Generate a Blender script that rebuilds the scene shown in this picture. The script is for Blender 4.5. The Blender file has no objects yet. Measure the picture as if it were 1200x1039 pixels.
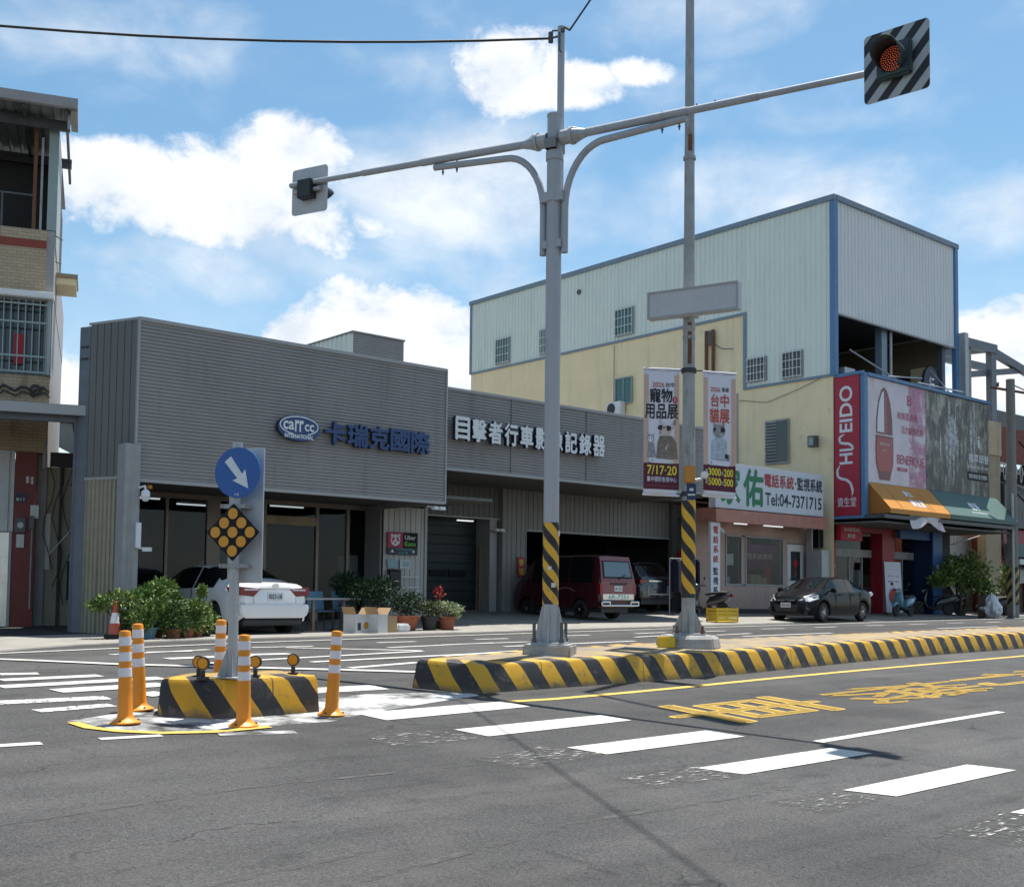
import bpy, bmesh, math, random
from mathutils import Vector, Matrix, noise as mnoise
rnd = random.Random(7)
S = bpy.context.scene
COL = S.collection
R = math.radians
# ------------------------------------------------------------------ camera
cd = bpy.data.cameras.new('camera'); cam = bpy.data.objects.new('camera', cd); COL.objects.link(cam)
F, YAW, PIT, ROL, CY = 1334.49, .710466, .0556414, .0114629, 619.39
f0 = Vector((math.sin(YAW), math.cos(YAW), 0)); r0 = Vector((math.cos(YAW), -math.sin(YAW), 0)); u0 = Vector((0, 0, 1))
fw = f0*math.cos(PIT)+u0*math.sin(PIT); up = -f0*math.sin(PIT)+u0*math.cos(PIT)
rt = r0*math.cos(ROL)+up*math.sin(ROL); up2 = -r0*math.sin(ROL)+up*math.cos(ROL)
m4 = Matrix(((rt.x, up2.x, -fw.x, 0), (rt.y, up2.y, -fw.y, 0), (rt.z, up2.z, -fw.z, 1.5), (0, 0, 0, 1)))
cam.matrix_world = m4
cd.sensor_fit = 'HORIZONTAL'; cd.sensor_width = 36; cd.lens = F/1200*36
cd.shift_y = (CY-519.5)/1200
cd.clip_start = .1; cd.clip_end = 3000
S.camera = cam
# ------------------------------------------------------------------ sky, sun, exposure
SUNV = Vector((.285, .112, 1)).normalized()
elev = math.asin(SUNV.z); azim = math.atan2(SUNV.x, SUNV.y)
W = bpy.data.worlds.new('World'); S.world = W; W.use_nodes = True
nt = W.node_tree; N = nt.nodes; L = nt.links; N.clear()
def nn(t, **k):
    n = N.new(t)
    for a, b in k.items(): setattr(n, a, b)
    return n
def math_(op, a, b=None, c=None, clamp=False):
    n = nn('ShaderNodeMath', operation=op, use_clamp=clamp)
    for i, v in enumerate((a, b, c)):
        if v is None: continue
        if isinstance(v, (int, float)): n.inputs[i].default_value = v
        else: L.new(v, n.inputs[i])
    return n.outputs[0]
sky = nn('ShaderNodeTexSky', sky_type='NISHITA', sun_disc=False, sun_elevation=elev, sun_rotation=azim, air_density=1.0, dust_density=.6, ozone_density=2.2, altitude=50)
tc = nn('ShaderNodeTexCoord'); sep = nn('ShaderNodeSeparateXYZ'); L.new(tc.outputs['Generated'], sep.inputs[0])
az = math_('ARCTAN2', sep.outputs[0], sep.outputs[1]); el = math_('ARCSINE', sep.outputs[2])
az = math_('MULTIPLY', az, 57.2958); el = math_('MULTIPLY', el, 57.2958)
cmb = nn('ShaderNodeCombineXYZ'); L.new(az, cmb.inputs[0]); L.new(el, cmb.inputs[1])
def fbm(scale, sx, sy, detail, off, rough=.55, dist=0.):
    mp = nn('ShaderNodeMapping'); L.new(cmb.outputs[0], mp.inputs[0]); mp.inputs['Scale'].default_value = (sx, sy, 1); mp.inputs['Location'].default_value = off
    t = nn('ShaderNodeTexNoise'); L.new(mp.outputs[0], t.inputs['Vector']); t.inputs['Scale'].default_value = scale
    t.inputs['Detail'].default_value = detail; t.inputs['Roughness'].default_value = rough; t.inputs['Distortion'].default_value = dist
    return t.outputs[0]
n_puff = fbm(.34, 1, 1.15, 11, (3, 1, 0), .62, .25)
n_big = fbm(.12, .8, 1.5, 7, (11, 5, 0), .6, .4)
n_wisp = fbm(.17, .8, 1.3, 6, (2.5, 7, 3), .55, .3)
def blobs(lst):
    out = None
    for (a, e, sa, se, k) in lst:
        x = math_('DIVIDE', math_('SUBTRACT', az, a), sa); y = math_('DIVIDE', math_('SUBTRACT', el, e), se)
        v = math_('MULTIPLY', math_('SUBTRACT', 1, math_('ADD', math_('MULTIPLY', x, x), math_('MULTIPLY', y, y))), k)
        out = v if out is None else math_('MAXIMUM', out, v)
    return out
cum = blobs([(25.0, 18.6, 7.6, 2.6, 1), (29.3, 20.6, 3.6, 2.3, 1), (20.6, 19.0, 3.8, 2.0, 1), (30.5, 18.0, 4.5, 1.6, .6), (34.2, 12.4, 5.2, 3.2, 1.25), (31.0, 12.2, 3.6, 2.2, 1.2), (37.5, 11.5, 3.5, 2.2, 1),
             (40.4, 25.0, 3.0, 2.2, 1), (43.4, 24.4, 3.4, 1.2, 1), (46.8, 24.9, 1.9, .8, .7), (64.5, 10.8, 4.2, 3.0, 1.2), (18.8, 9.3, 2.6, 2.0, 1), (70, 14, 4, 3, 1), (5, 14, 7, 4, 1), (-20, 16, 12, 5, 1), (110, 20, 18, 7, 1), (170, 25, 20, 8, 1), (-100, 22, 25, 8, 1), (150, 55, 30, 10, 1)])
cum = math_('ADD', math_('MULTIPLY', math_('MAXIMUM', cum, -1.0), .85), math_('MULTIPLY', math_('SUBTRACT', n_puff, .5), 2.0))
mr = nn('ShaderNodeMapRange', interpolation_type='SMOOTHSTEP'); L.new(cum, mr.inputs[0]); mr.inputs[1].default_value = -.05; mr.inputs[2].default_value = .55
wis = blobs([(38.5, 19.4, 9.5, 3.4, 1.5), (52, 19.2, 10, 2.8, 1.35), (50.5, 27.2, 6.5, 1.5, .8), (33, 16.2, 9, 2.2, .8), (27, 15, 8, 2, .7), (23, 24.5, 6, 1.6, .35), (60, 17, 7, 2.6, .75), (45, 14, 9, 2, .8), (30, 24.5, 5, 1.2, .35), (55, 23, 7, 1.6, .45)])
wis = math_('ADD', math_('MULTIPLY', math_('MAXIMUM', wis, -.8), .38), math_('MULTIPLY', math_('SUBTRACT', n_wisp, .5), 1.7))
mw = nn('ShaderNodeMapRange', interpolation_type='SMOOTHSTEP'); L.new(wis, mw.inputs[0]); mw.inputs[1].default_value = -.22; mw.inputs[2].default_value = .75
wm = math_('MULTIPLY', mw.outputs[0], .80)
lo = nn('ShaderNodeMapRange', interpolation_type='SMOOTHSTEP'); L.new(el, lo.inputs[0]); lo.inputs[1].default_value = 22; lo.inputs[2].default_value = -2
hz = math_('MULTIPLY', lo.outputs[0], .52)
mask = math_('MAXIMUM', math_('MAXIMUM', mr.outputs[0], wm), hz)
# cloud brightness: thick cores a little greyer below
sh = nn('ShaderNodeMapRange'); L.new(math_('ADD', n_big, math_('MULTIPLY', math_('SUBTRACT', n_puff, .5), .8)), sh.inputs[0]); sh.inputs[1].default_value = .35; sh.inputs[2].default_value = .62
cr = nn('ShaderNodeMix', data_type='RGBA'); L.new(sh.outputs[0], cr.inputs[0]); cr.inputs[6].default_value = (.37, .405, .45, 1); cr.inputs[7].default_value = (.52, .525, .53, 1)
CLOUD = cr
hs = nn('ShaderNodeHueSaturation'); hs.inputs['Hue'].default_value = .484; L.new(sky.outputs[0], hs.inputs['Color']); hs.inputs['Saturation'].default_value = 1.10; hs.inputs['Value'].default_value = .072
mx = nn('ShaderNodeMix', data_type='RGBA'); L.new(mask, mx.inputs[0]); L.new(hs.outputs[0], mx.inputs[6]); L.new(cr.outputs[2], mx.inputs[7])
bg = nn('ShaderNodeBackground'); L.new(mx.outputs[2], bg.inputs[0]); bg.inputs[1].default_value = 1.0
wo = nn('ShaderNodeOutputWorld'); L.new(bg.outputs[0], wo.inputs[0])
sd = bpy.data.lights.new('sun', 'SUN'); sun = bpy.data.objects.new('sun', sd); COL.objects.link(sun)
sd.energy = 3.6; sd.angle = R(.53); sd.color = (1, .955, .89)
sun.rotation_euler = SUNV.to_track_quat('Z', 'Y').to_euler(); sun.location = (0, 0, 60)
S.view_settings.view_transform = 'Standard'; S.view_settings.look = 'None'; S.view_settings.exposure = 1.1; S.view_settings.gamma = 1
S.cycles.use_denoising = True; S.cycles.max_bounces = 8; S.cycles.transparent_max_bounces = 16; S.cycles.caustics_reflective = False; S.cycles.caustics_refractive = False
# ------------------------------------------------------------------ materials
MATS = {}
def mat(name, col, rough=.6, metal=0., var=.0, vscale=4., bump=0., bscale=30., spec=.5, coat=0., emit=0., alpha_noise=None, stain=None, stretch=(1, 1, 1), streak=0.):
    if name in MATS: return MATS[name]
    m = bpy.data.materials.new(name); m.use_nodes = True; t = m.node_tree; b = t.nodes['Principled BSDF']
    c4 = (*col, 1); b.inputs['Base Color'].default_value = c4; b.inputs['Roughness'].default_value = rough; b.inputs['Metallic'].default_value = metal
    b.inputs['Specular IOR Level'].default_value = spec; b.inputs['Coat Weight'].default_value = coat; b.inputs['Coat Roughness'].default_value = .05
    m.diffuse_color = c4
    tc = t.nodes.new('ShaderNodeTexCoord')
    def noise(sc, det=6, stretch=(1, 1, 1)):
        mp = t.nodes.new('ShaderNodeMapping'); mp.inputs['Scale'].default_value = stretch; t.links.new(tc.outputs['Object'], mp.inputs[0])
        n = t.nodes.new('ShaderNodeTexNoise'); n.inputs['Scale'].default_value = sc; n.inputs['Detail'].default_value = det; n.inputs['Roughness'].default_value = .62
        t.links.new(mp.outputs[0], n.inputs['Vector']); return n.outputs[0]
    cur = None
    if var:
        r = t.nodes.new('ShaderNodeMapRange'); t.links.new(noise(vscale, 7, stretch), r.inputs[0]); r.inputs[1].default_value = .3; r.inputs[2].default_value = .7
        r.inputs[3].default_value = 1-var; r.inputs[4].default_value = 1+var
        mu = t.nodes.new('ShaderNodeVectorMath'); mu.operation = 'SCALE'; mu.inputs[0].default_value = col; t.links.new(r.outputs[0], mu.inputs['Scale']); cur = mu.outputs[0]
    for st in ([stain] if stain else []) + ([((.12, .10, .08), streak, 1.1, (3.5, 3.5, .22), .54)] if streak else []):
        scol, amt, ssc, sstr, thr = st
        r = t.nodes.new('ShaderNodeMapRange'); t.links.new(noise(ssc, 8, sstr), r.inputs[0]); r.inputs[1].default_value = thr; r.inputs[2].default_value = thr+.16; r.inputs[4].default_value = amt
        mi = t.nodes.new('ShaderNodeMix'); mi.data_type = 'RGBA'; t.links.new(r.outputs[0], mi.inputs[0])
        if cur is None: mi.inputs[6].default_value = c4
        else: t.links.new(cur, mi.inputs[6])
        mi.inputs[7].default_value = (*scol, 1); cur = mi.outputs[2]
    if cur is not None: t.links.new(cur, b.inputs['Base Color'])
    if bump:
        bn = t.nodes.new('ShaderNodeBump'); bn.inputs['Strength'].default_value = bump; bn.inputs['Distance'].default_value = .02
        t.links.new(noise(bscale, 4), bn.inputs['Height']); t.links.new(bn.outputs[0], b.inputs['Normal'])
    if emit:
        b.inputs['Emission Color'].default_value = c4; b.inputs['Emission Strength'].default_value = emit
    if alpha_noise:
        sc, lo_, hi_ = alpha_noise[:3]
        r = t.nodes.new('ShaderNodeMapRange'); t.links.new(noise(sc, 6, alpha_noise[3] if len(alpha_noise) > 3 else (1, 1, 1)), r.inputs[0]); r.inputs[1].default_value = lo_; r.inputs[2].default_value = hi_
        t.links.new(r.outputs[0], b.inputs['Alpha'])
    MATS[name] = m; return m
def glassmat(name, tint, refl=.12, rough=.02):
    m = bpy.data.materials.new(name); m.use_nodes = True; t = m.node_tree; t.nodes.clear()
    o = t.nodes.new('ShaderNodeOutputMaterial'); mi = t.nodes.new('ShaderNodeMixShader'); tr = t.nodes.new('ShaderNodeBsdfTransparent'); g = t.nodes.new('ShaderNodeBsdfGlossy')
    tr.inputs[0].default_value = (*tint, 1); g.inputs['Roughness'].default_value = rough; g.inputs[0].default_value = (.9, .95, 1, 1)
    fr = t.nodes.new('ShaderNodeLayerWeight'); fr.inputs[0].default_value = .12; mr_ = t.nodes.new('ShaderNodeMapRange'); mr_.inputs[3].default_value = refl; mr_.inputs[4].default_value = .55
    t.links.new(fr.outputs['Fresnel'], mr_.inputs[0]); t.links.new(mr_.outputs[0], mi.inputs[0]); t.links.new(tr.outputs[0], mi.inputs[1]); t.links.new(g.outputs[0], mi.inputs[2]); t.links.new(mi.outputs[0], o.inputs[0])
    m.diffuse_color = (*tint, 1); MATS[name] = m; return m
def stripemat(name, period, slope, y=(.56, .31, .012), k=(.018, .018, .02), wear=.5, off=0., joint=0):
    """diagonal hazard paint: the bands run along the object's own UV (length, girth)"""
    m = bpy.data.materials.new(name); m.use_nodes = True; t = m.node_tree; b = t.nodes['Principled BSDF']; b.inputs['Roughness'].default_value = .6
    uv = t.nodes.new('ShaderNodeUVMap'); sp = t.nodes.new('ShaderNodeSeparateXYZ'); t.links.new(uv.outputs[0], sp.inputs[0])
    def mt(op, a, bb):
        n = t.nodes.new('ShaderNodeMath'); n.operation = op
        for i, v in enumerate((a, bb)):
            if isinstance(v, (int, float)): n.inputs[i].default_value = v
            else: t.links.new(v, n.inputs[i])
        return n.outputs[0]
    s = mt('ADD', sp.outputs[0], mt('MULTIPLY', sp.outputs[1], slope)); s = mt('FRACT', mt('ADD', mt('DIVIDE', s, period), off), 0)
    s = mt('GREATER_THAN', s, .5)
    tc = t.nodes.new('ShaderNodeTexCoord'); n = t.nodes.new('ShaderNodeTexNoise'); n.inputs['Scale'].default_value = 7; n.inputs['Detail'].default_value = 8; n.inputs['Roughness'].default_value = .7; t.links.new(tc.outputs['Object'], n.inputs['Vector'])
    mi = t.nodes.new('ShaderNodeMix'); mi.data_type = 'RGBA'; t.links.new(s, mi.inputs[0]); mi.inputs[6].default_value = (*y, 1); mi.inputs[7].default_value = (*k, 1)
    r = t.nodes.new('ShaderNodeMapRange'); t.links.new(n.outputs[0], r.inputs[0]); r.inputs[1].default_value = .55; r.inputs[2].default_value = .66; r.inputs[4].default_value = wear
    m2 = t.nodes.new('ShaderNodeMix'); m2.data_type = 'RGBA'; t.links.new(r.outputs[0], m2.inputs[0]); t.links.new(mi.outputs[2], m2.inputs[6]); m2.inputs[7].default_value = (.16, .13, .09, 1)
    jt = mt('LESS_THAN', mt('FRACT', mt('DIVIDE', sp.outputs[0], joint), 0), .012/joint) if joint else None
    gr = t.nodes.new('ShaderNodeMapRange'); t.links.new(mt('ADD', sp.outputs[1], mt('MULTIPLY', n.outputs[0], .16)), gr.inputs[0]); gr.inputs[1].default_value = -.02; gr.inputs[2].default_value = .07; gr.inputs[4].default_value = .75 if joint else 0
    m3 = t.nodes.new('ShaderNodeMix'); m3.data_type = 'RGBA'; t.links.new(gr.outputs[0], m3.inputs[0]); t.links.new(m2.outputs[2], m3.inputs[6]); m3.inputs[7].default_value = (.10, .09, .075, 1)
    last = m3
    if joint:
        m4_ = t.nodes.new('ShaderNodeMix'); m4_.data_type = 'RGBA'; t.links.new(jt, m4_.inputs[0]); t.links.new(m3.outputs[2], m4_.inputs[6]); m4_.inputs[7].default_value = (.03, .028, .025, 1); last = m4_
    t.links.new(last.outputs[2], b.inputs['Base Color'])
    bn = t.nodes.new('ShaderNodeBump'); bn.inputs['Strength'].default_value = .35; bn.inputs['Distance'].default_value = .02; t.links.new(n.outputs[0], bn.inputs['Height']); t.links.new(bn.outputs[0], b.inputs['Normal'])
    MATS[name] = m; return m
def asphalt():
    m = bpy.data.materials.new('asphalt'); m.use_nodes = True; t = m.node_tree; b = t.nodes['Principled BSDF']
    tc = t.nodes.new('ShaderNodeTexCoord')
    def noise(sc, det, st=(1, 1, 1), rot=0):
        mp = t.nodes.new('ShaderNodeMapping'); mp.inputs['Scale'].default_value = st; mp.inputs['Rotation'].default_value = (0, 0, rot); t.links.new(tc.outputs['Object'], mp.inputs[0])
        n = t.nodes.new('ShaderNodeTexNoise'); n.inputs['Scale'].default_value = sc; n.inputs['Detail'].default_value = det; n.inputs['Roughness'].default_value = .65; t.links.new(mp.outputs[0], n.inputs['Vector']); return n.outputs[0]
    def rng(v, a, bb, c, d):
        r = t.nodes.new('ShaderNodeMapRange'); t.links.new(v, r.inputs[0])
        for i, x in enumerate((a, bb, c, d)): r.inputs[i+1].default_value = x
        return r.outputs[0]
    def mul(a, c):
        n = t.nodes.new('ShaderNodeMath'); n.operation = 'MULTIPLY'; t.links.new(a, n.inputs[0]); t.links.new(c, n.inputs[1]); return n.outputs[0]
    v = rng(noise(48, 6), .3, .7, .50, 1.5)
    v = mul(v, rng(noise(150, 2), .35, .62, .45, 1.3))
    v = mul(v, rng(noise(.45, 5), .35, .65, .80, 1.18))
    v = mul(v, rng(noise(.7, 6, (.16, 1, 1), -.09), .4, .62, .84, 1.1))
    v = mul(v, rng(noise(2.4, 7, (.3, 1, 1), -.09), .58, .68, 1., .66)); v = mul(v, rng(noise(.33, 4, (.05, 1.6, 1), -.06), .40, .60, .80, 1.16)); v = mul(v, rng(noise(3.3, 8, (1, .22, 1), .5), .63, .69, 1., .72))
    mpv = t.nodes.new('ShaderNodeMapping'); t.links.new(tc.outputs['Object'], mpv.inputs[0]); wn = t.nodes.new('ShaderNodeTexNoise'); wn.inputs['Scale'].default_value = 1.7; wn.inputs['Detail'].default_value = 6; t.links.new(tc.outputs['Object'], wn.inputs['Vector'])
    wv = t.nodes.new('ShaderNodeVectorMath'); wv.operation = 'MULTIPLY_ADD'; t.links.new(wn.outputs['Color'], wv.inputs[0]); wv.inputs[1].default_value = (.9, .9, 0); t.links.new(mpv.outputs[0], wv.inputs[2])
    vo_ = t.nodes.new('ShaderNodeTexVoronoi'); vo_.feature = 'DISTANCE_TO_EDGE'; vo_.voronoi_dimensions = '2D'; vo_.inputs['Scale'].default_value = .42; t.links.new(wv.outputs[0], vo_.inputs['Vector'])
    crk = rng(vo_.outputs['Distance'], .002, .007, 1., 0.); cm = rng(noise(.5, 3), .46, .58, 0., .55)
    one = t.nodes.new('ShaderNodeMath'); one.operation = 'SUBTRACT'; one.inputs[0].default_value = 1; t.links.new(mul(crk, cm), one.inputs[1]); v = mul(v, one.outputs[0])
    pit = rng(noise(26, 3), .64, .70, 1., .28); v = mul(v, pit)
    mu = t.nodes.new('ShaderNodeVectorMath'); mu.operation = 'SCALE'; mu.inputs[0].default_value = (.070, .069, .068); t.links.new(v, mu.inputs['Scale'])
    # warm-grey dust patches
    mi = t.nodes.new('ShaderNodeMix'); mi.data_type = 'RGBA'; t.links.new(rng(noise(.9, 7), .5, .72, 0, .4), mi.inputs[0]); t.links.new(mu.outputs[0], mi.inputs[6]); mi.inputs[7].default_value = (.083, .075, .067, 1)
    t.links.new(mi.outputs[2], b.inputs['Base Color']); b.inputs['Roughness'].default_value = .85; b.inputs['Specular IOR Level'].default_value = .3
    bn = t.nodes.new('ShaderNodeBump'); bn.inputs['Strength'].default_value = .5; bn.inputs['Distance'].default_value = .012; t.links.new(noise(90, 4), bn.inputs['Height']); t.links.new(bn.outputs[0], b.inputs['Normal'])
    MATS['asphalt'] = m; return m
asphalt()
mat('road_white', (.50, .495, .455), .65, var=.08, vscale=2.5, stain=((.17, .165, .155), .85, 8, (.6, 1, 1), .565), bump=.2, bscale=80)
mat('road_white_worn', (.66, .66, .63), .7, var=.1, vscale=3, stain=((.14, .14, .14), .9, 14, (1, 1, 1), .5), alpha_noise=(24, .36, .5))
mat('road_specks', (.45, .45, .42), .7, alpha_noise=(34, .57, .68, (.22, 1, 1)))
mat('road_ghost', (.07, .068, .065), .8, alpha_noise=(13, .42, .70))
mat('road_chalk', (.46, .465, .455), .8, var=.15, vscale=6, alpha_noise=(2.2, .36, .56), stain=((.25, .24, .23), .75, 7, (.5, 2, 1), .55))
mat('road_yellow', (.56, .37, .065), .65, var=.1, vscale=4, stain=((.14, .11, .07), .8, 8, (1, 1, 1), .565))
mat('road_tar', (.07, .068, .065), .7, alpha_noise=(5, .44, .66))
mat('concrete_ground', (.26, .245, .215), .85, var=.16, vscale=1.2, bump=.25, bscale=20, stain=((.12, .11, .10), .6, 2.2, (1, 1, 1), .55))
mat('concrete', (.36, .35, .33), .85, var=.15, vscale=5, bump=.3, bscale=25, stain=((.07, .065, .06), .8, 5, (1, 1, .5), .52))
mat('galv', (.40, .41, .42), .45, .35, var=.08, vscale=6, stain=((.22, .22, .22), .5, 5, (2, 2, .5), .55))
mat('galv_old', (.34, .345, .34), .6, .2, var=.15, vscale=4, stain=((.17, .12, .08), .7, 4, (2, 2, .5), .56))
mat('pole_grey', (.37, .385, .41), .45, .0, var=.06, vscale=3, streak=.25)
mat('rust', (.16, .07, .035), .8, var=.3, vscale=12)
mat('steel_dark', (.10, .105, .11), .5, .4, var=.15)
mat('black', (.008, .008, .009), .55, spec=.25)
mat('rubber', (.02, .02, .02), .8, var=.2)
mat('orange_post', (.80, .27, .012), .45, var=.06, vscale=9, stain=((.4, .13, .02), .5, 8, (1, 1, 1), .6))
mat('white_band', (.78, .74, .76), .35, var=.05, vscale=30)
mat('white_paint', (.78, .78, .76), .5, var=.04, streak=.18)
mat('sign_blue', (.012, .10, .36), .4, var=.05, vscale=10)
mat('sign_white', (.74, .76, .78), .45)
mat('amber', (.72, .30, .012), .3, var=.08, vscale=40)
mat('amber_led', (.75, .13, .05), .4, emit=.16)
mat('signal_black', (.02, .022, .024), .45)
mat('signal_green', (.035, .06, .06), .5)
mat('plate_white', (.50, .52, .53), .5, var=.06)
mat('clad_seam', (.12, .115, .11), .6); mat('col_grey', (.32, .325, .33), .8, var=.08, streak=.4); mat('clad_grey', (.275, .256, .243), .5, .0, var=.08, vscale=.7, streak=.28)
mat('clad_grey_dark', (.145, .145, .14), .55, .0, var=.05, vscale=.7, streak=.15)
mat('trim_grey', (.36, .36, .36), .5, .1)
mat('corr_light', (.48, .48, .46), .55, .0, var=.05, streak=.2)
mat('corr_mid', (.25, .25, .24), .55, .0, var=.06, streak=.15)
mat('corr_beige', (.32, .285, .21), .6, .0, var=.08, streak=.4)
mat('beam_blue', (.13, .15, .18), .5, .2, var=.12, streak=.3)
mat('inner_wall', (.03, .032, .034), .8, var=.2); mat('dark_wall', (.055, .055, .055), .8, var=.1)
mat('soffit', (.13, .125, .115), .8, var=.06)
mat('door_green', (.014, .024, .024), .5, var=.08)
mat('bronze', (.24, .20, .165), .45, .25)
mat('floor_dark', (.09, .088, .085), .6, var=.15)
mat('letter_blue', (.022, .058, .175), .4)
mat('letter_side', (.012, .02, .05), .5)
mat('letter_white', (.72, .76, .76), .4)
mat('cream_wall', (.93, .76, .475), .8, var=.05, vscale=.8, streak=.17, stain=((.42, .32, .19), .6, 2.4, (1, 1, .7), .63))
mat('clad_green', (.77, .82, .74), .5, .0, var=.035, vscale=.5, streak=.10)
mat('clad_front', (.77, .77, .75), .5, .0, var=.035, vscale=.5, streak=.10)
mat('trim_blue', (.10, .225, .40), .5, var=.1)
mat('trim_bluegrey', (.20, .27, .33), .5, var=.1)
mat('tan_panel', (.36, .29, .19), .7, var=.1, streak=.3)
mat('win_dark', (.03, .045, .045), .12, spec=.7)
mat('win_teal', (.05, .15, .14), .25, spec=.6)
mat('pink_wall', (.50, .36, .30), .75, var=.05, streak=.2)
mat('pink_metal', (.46, .20, .15), .5, var=.12, streak=.3)
mat('sign_panel', (.66, .70, .74), .5, var=.03, streak=.08)
mat('green_letter', (.015, .20, .09), .5)
mat('red_letter', (.42, .05, .05), .5)
mat('dark_letter', (.03, .035, .06), .5)
mat('red_panel', (.42, .022, .045), .5, var=.04)
mat('red_portal', (.30, .018, .03), .45, var=.06)
mat('blue_portal', (.03, .12, .32), .45, var=.06)
mat('blue_dark', (.012, .03, .10), .45, var=.06)
mat('awn_orange', (.52, .225, .03), .6, var=.04)
mat('awn_orange_side', (.40, .15, .02), .6)
mat('awn_green', (.080, .140, .125), .6, var=.05)
mat('ad_pink', (.68, .62, .66), .5, var=.1, vscale=1.6, stain=((.62, .22, .33), .85, .9, (1.5, 1.5, .45), .56))
mat('ad_pink_edge', (.66, .32, .46), .5, var=.15, vscale=2, alpha_noise=(1.1, .38, .72))
mat('bottle_red', (.36, .05, .055), .3, var=.08)
mat('bottle_dark', (.16, .025, .03), .3)
mat('ad_light', (.58, .60, .60), .5, alpha_noise=(4.5, .30, .62)); mat('bottle_white', (.70, .70, .74), .35)
mat('crimson_letter', (.45, .04, .12), .5)
mat('tile', (.52, .40, .27), .7, var=.12, vscale=3, streak=.35)
mat('tile_red', (.25, .05, .03), .7, var=.1)
mat('brick_red', (.22, .06, .04), .8, var=.2, vscale=5)
mat('roof_metal', (.20, .21, .215), .5, .2, var=.15)
mat('gutter', (.33, .32, .31), .6, var=.1, stain=((.16, .09, .05), .5, 3, (1, 1, 1), .58))
mat('greygreen', (.30, .37, .36), .5, var=.06)
mat('shutter', (.42, .43, .43), .4, .3, var=.06, streak=.2)
mat('steel_bright', (.55, .55, .54), .25, .8, var=.1)
mat('red_pillar', (.17, .018, .014), .5, var=.12)
mat('terracotta', (.30, .10, .05), .8, var=.15)
mat('pot_blue', (.10, .22, .32), .5, var=.1)
mat('pot_black', (.03, .03, .03), .6)
mat('soil', (.05, .035, .025), .9)
mat('bark', (.10, .07, .045), .9, var=.25, vscale=20)
mat('cardboard', (.42, .28, .15), .8, var=.08)
mat('carton_white', (.60, .60, .58), .7, var=.06)
mat('chair_blue', (.14, .30, .42), .5)
mat('cone_red', (.50, .10, .06), .6, var=.15, stain=((.3, .12, .08), .6, 6, (1, 1, 1), .55))
mat('yellow_crate', (.68, .46, .03), .6, var=.08)
mat('car_white', (.80, .81, .82), .25, coat=1, var=.02)
mat('car_black', (.008, .009, .011), .22, coat=.06, spec=.15)
mat('car_red', (.050, .006, .010), .3, coat=.4)
mat('car_red_lit', (.20, .05, .058), .4, coat=.5)  # car_red with sunlight mixed into the colour for the tailgate; sedan reflectors share it
mat('car_navy', (.02, .022, .03), .25, coat=1)
mat('carglass', (.006, .008, .009), .06, spec=.3)
mat('vanglass', (.14, .19, .20), .08, spec=.7, coat=.5)
mat('chrome', (.72, .72, .72), .15, 1.)
mat('rim', (.55, .55, .56), .3, .8)
mat('lamp_red', (.20, .004, .009), .2, coat=.4)
mat('lamp_clear', (.66, .68, .70), .12, coat=1)
mat('plastic_dark', (.03, .03, .032), .55)
mat('plate', (.68, .70, .70), .5)
mat('scooter_teal', (.15, .33, .42), .3, coat=.7)
mat('scooter_dark', (.03, .03, .035), .35, coat=.6)
mat('bag_white', (.66, .68, .70), .45, var=.12, bump=.8, bscale=9)
mat('cloth_navy', (.02, .025, .06), .9)
mat('banner_white', (.70, .71, .80), .7)
mat('banner_peach', (.60, .42, .35), .7)
mat('banner_maroon', (.10, .018, .035), .7)
mat('ink_black', (.03, .025, .03), .7)
mat('ink_red', (.50, .09, .05), .7)
mat('ink_yellow', (.80, .66, .06), .7)
mat('ink_pink', (.60, .50, .48), .7, var=.1, vscale=14)
mat('ink_grey', (.30, .30, .33), .7, var=.35, vscale=26)
mat('ink_brown', (.22, .18, .15), .7, var=.3, vscale=16)
mat('ink_blue', (.42, .50, .58), .7, var=.25, vscale=18)
mat('tube_fill', (.9, .95, 1.), .5, emit=3.0); mat('tube_lit', (.9, .95, 1.), .5, emit=.38)  # the stronger one is an added glow for the pink shop interior
mat('paper', (.62, .64, .62), .6)
mat('paper_blue', (.30, .46, .52), .6, var=.2, vscale=12)
mat('uber_pink', (.42, .015, .09), .5)
mat('lime', (.18, .55, .06), .5)
mat('teal_ink', (.10, .45, .42), .5)
mat('wood', (.30, .17, .08), .6, var=.15)
mat('stone_pole', (.24, .22, .20), .85, var=.12, vscale=3, streak=.3)
mat('lantern', (.45, .02, .03), .6)
mat('purple', (.16, .02, .12), .6, var=.1)
mat('cctv', (.70, .72, .74), .35)
for i, c in enumerate([(.05, .10, .02), (.115, .19, .04), (.23, .29, .08)]): mat('leaf%d' % i, c, .5, var=.2, vscale=9, spec=.35)
for i, c in enumerate([(.012, .030, .012), (.022, .048, .018), (.035, .07, .025)]): mat('fir%d' % i, c, .6, var=.2, vscale=9, spec=.3)
for i, c in enumerate([(.16, .22, .08), (.30, .36, .18), (.42, .45, .30)]): mat('pale%d' % i, c, .6, var=.2, vscale=9)
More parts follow.
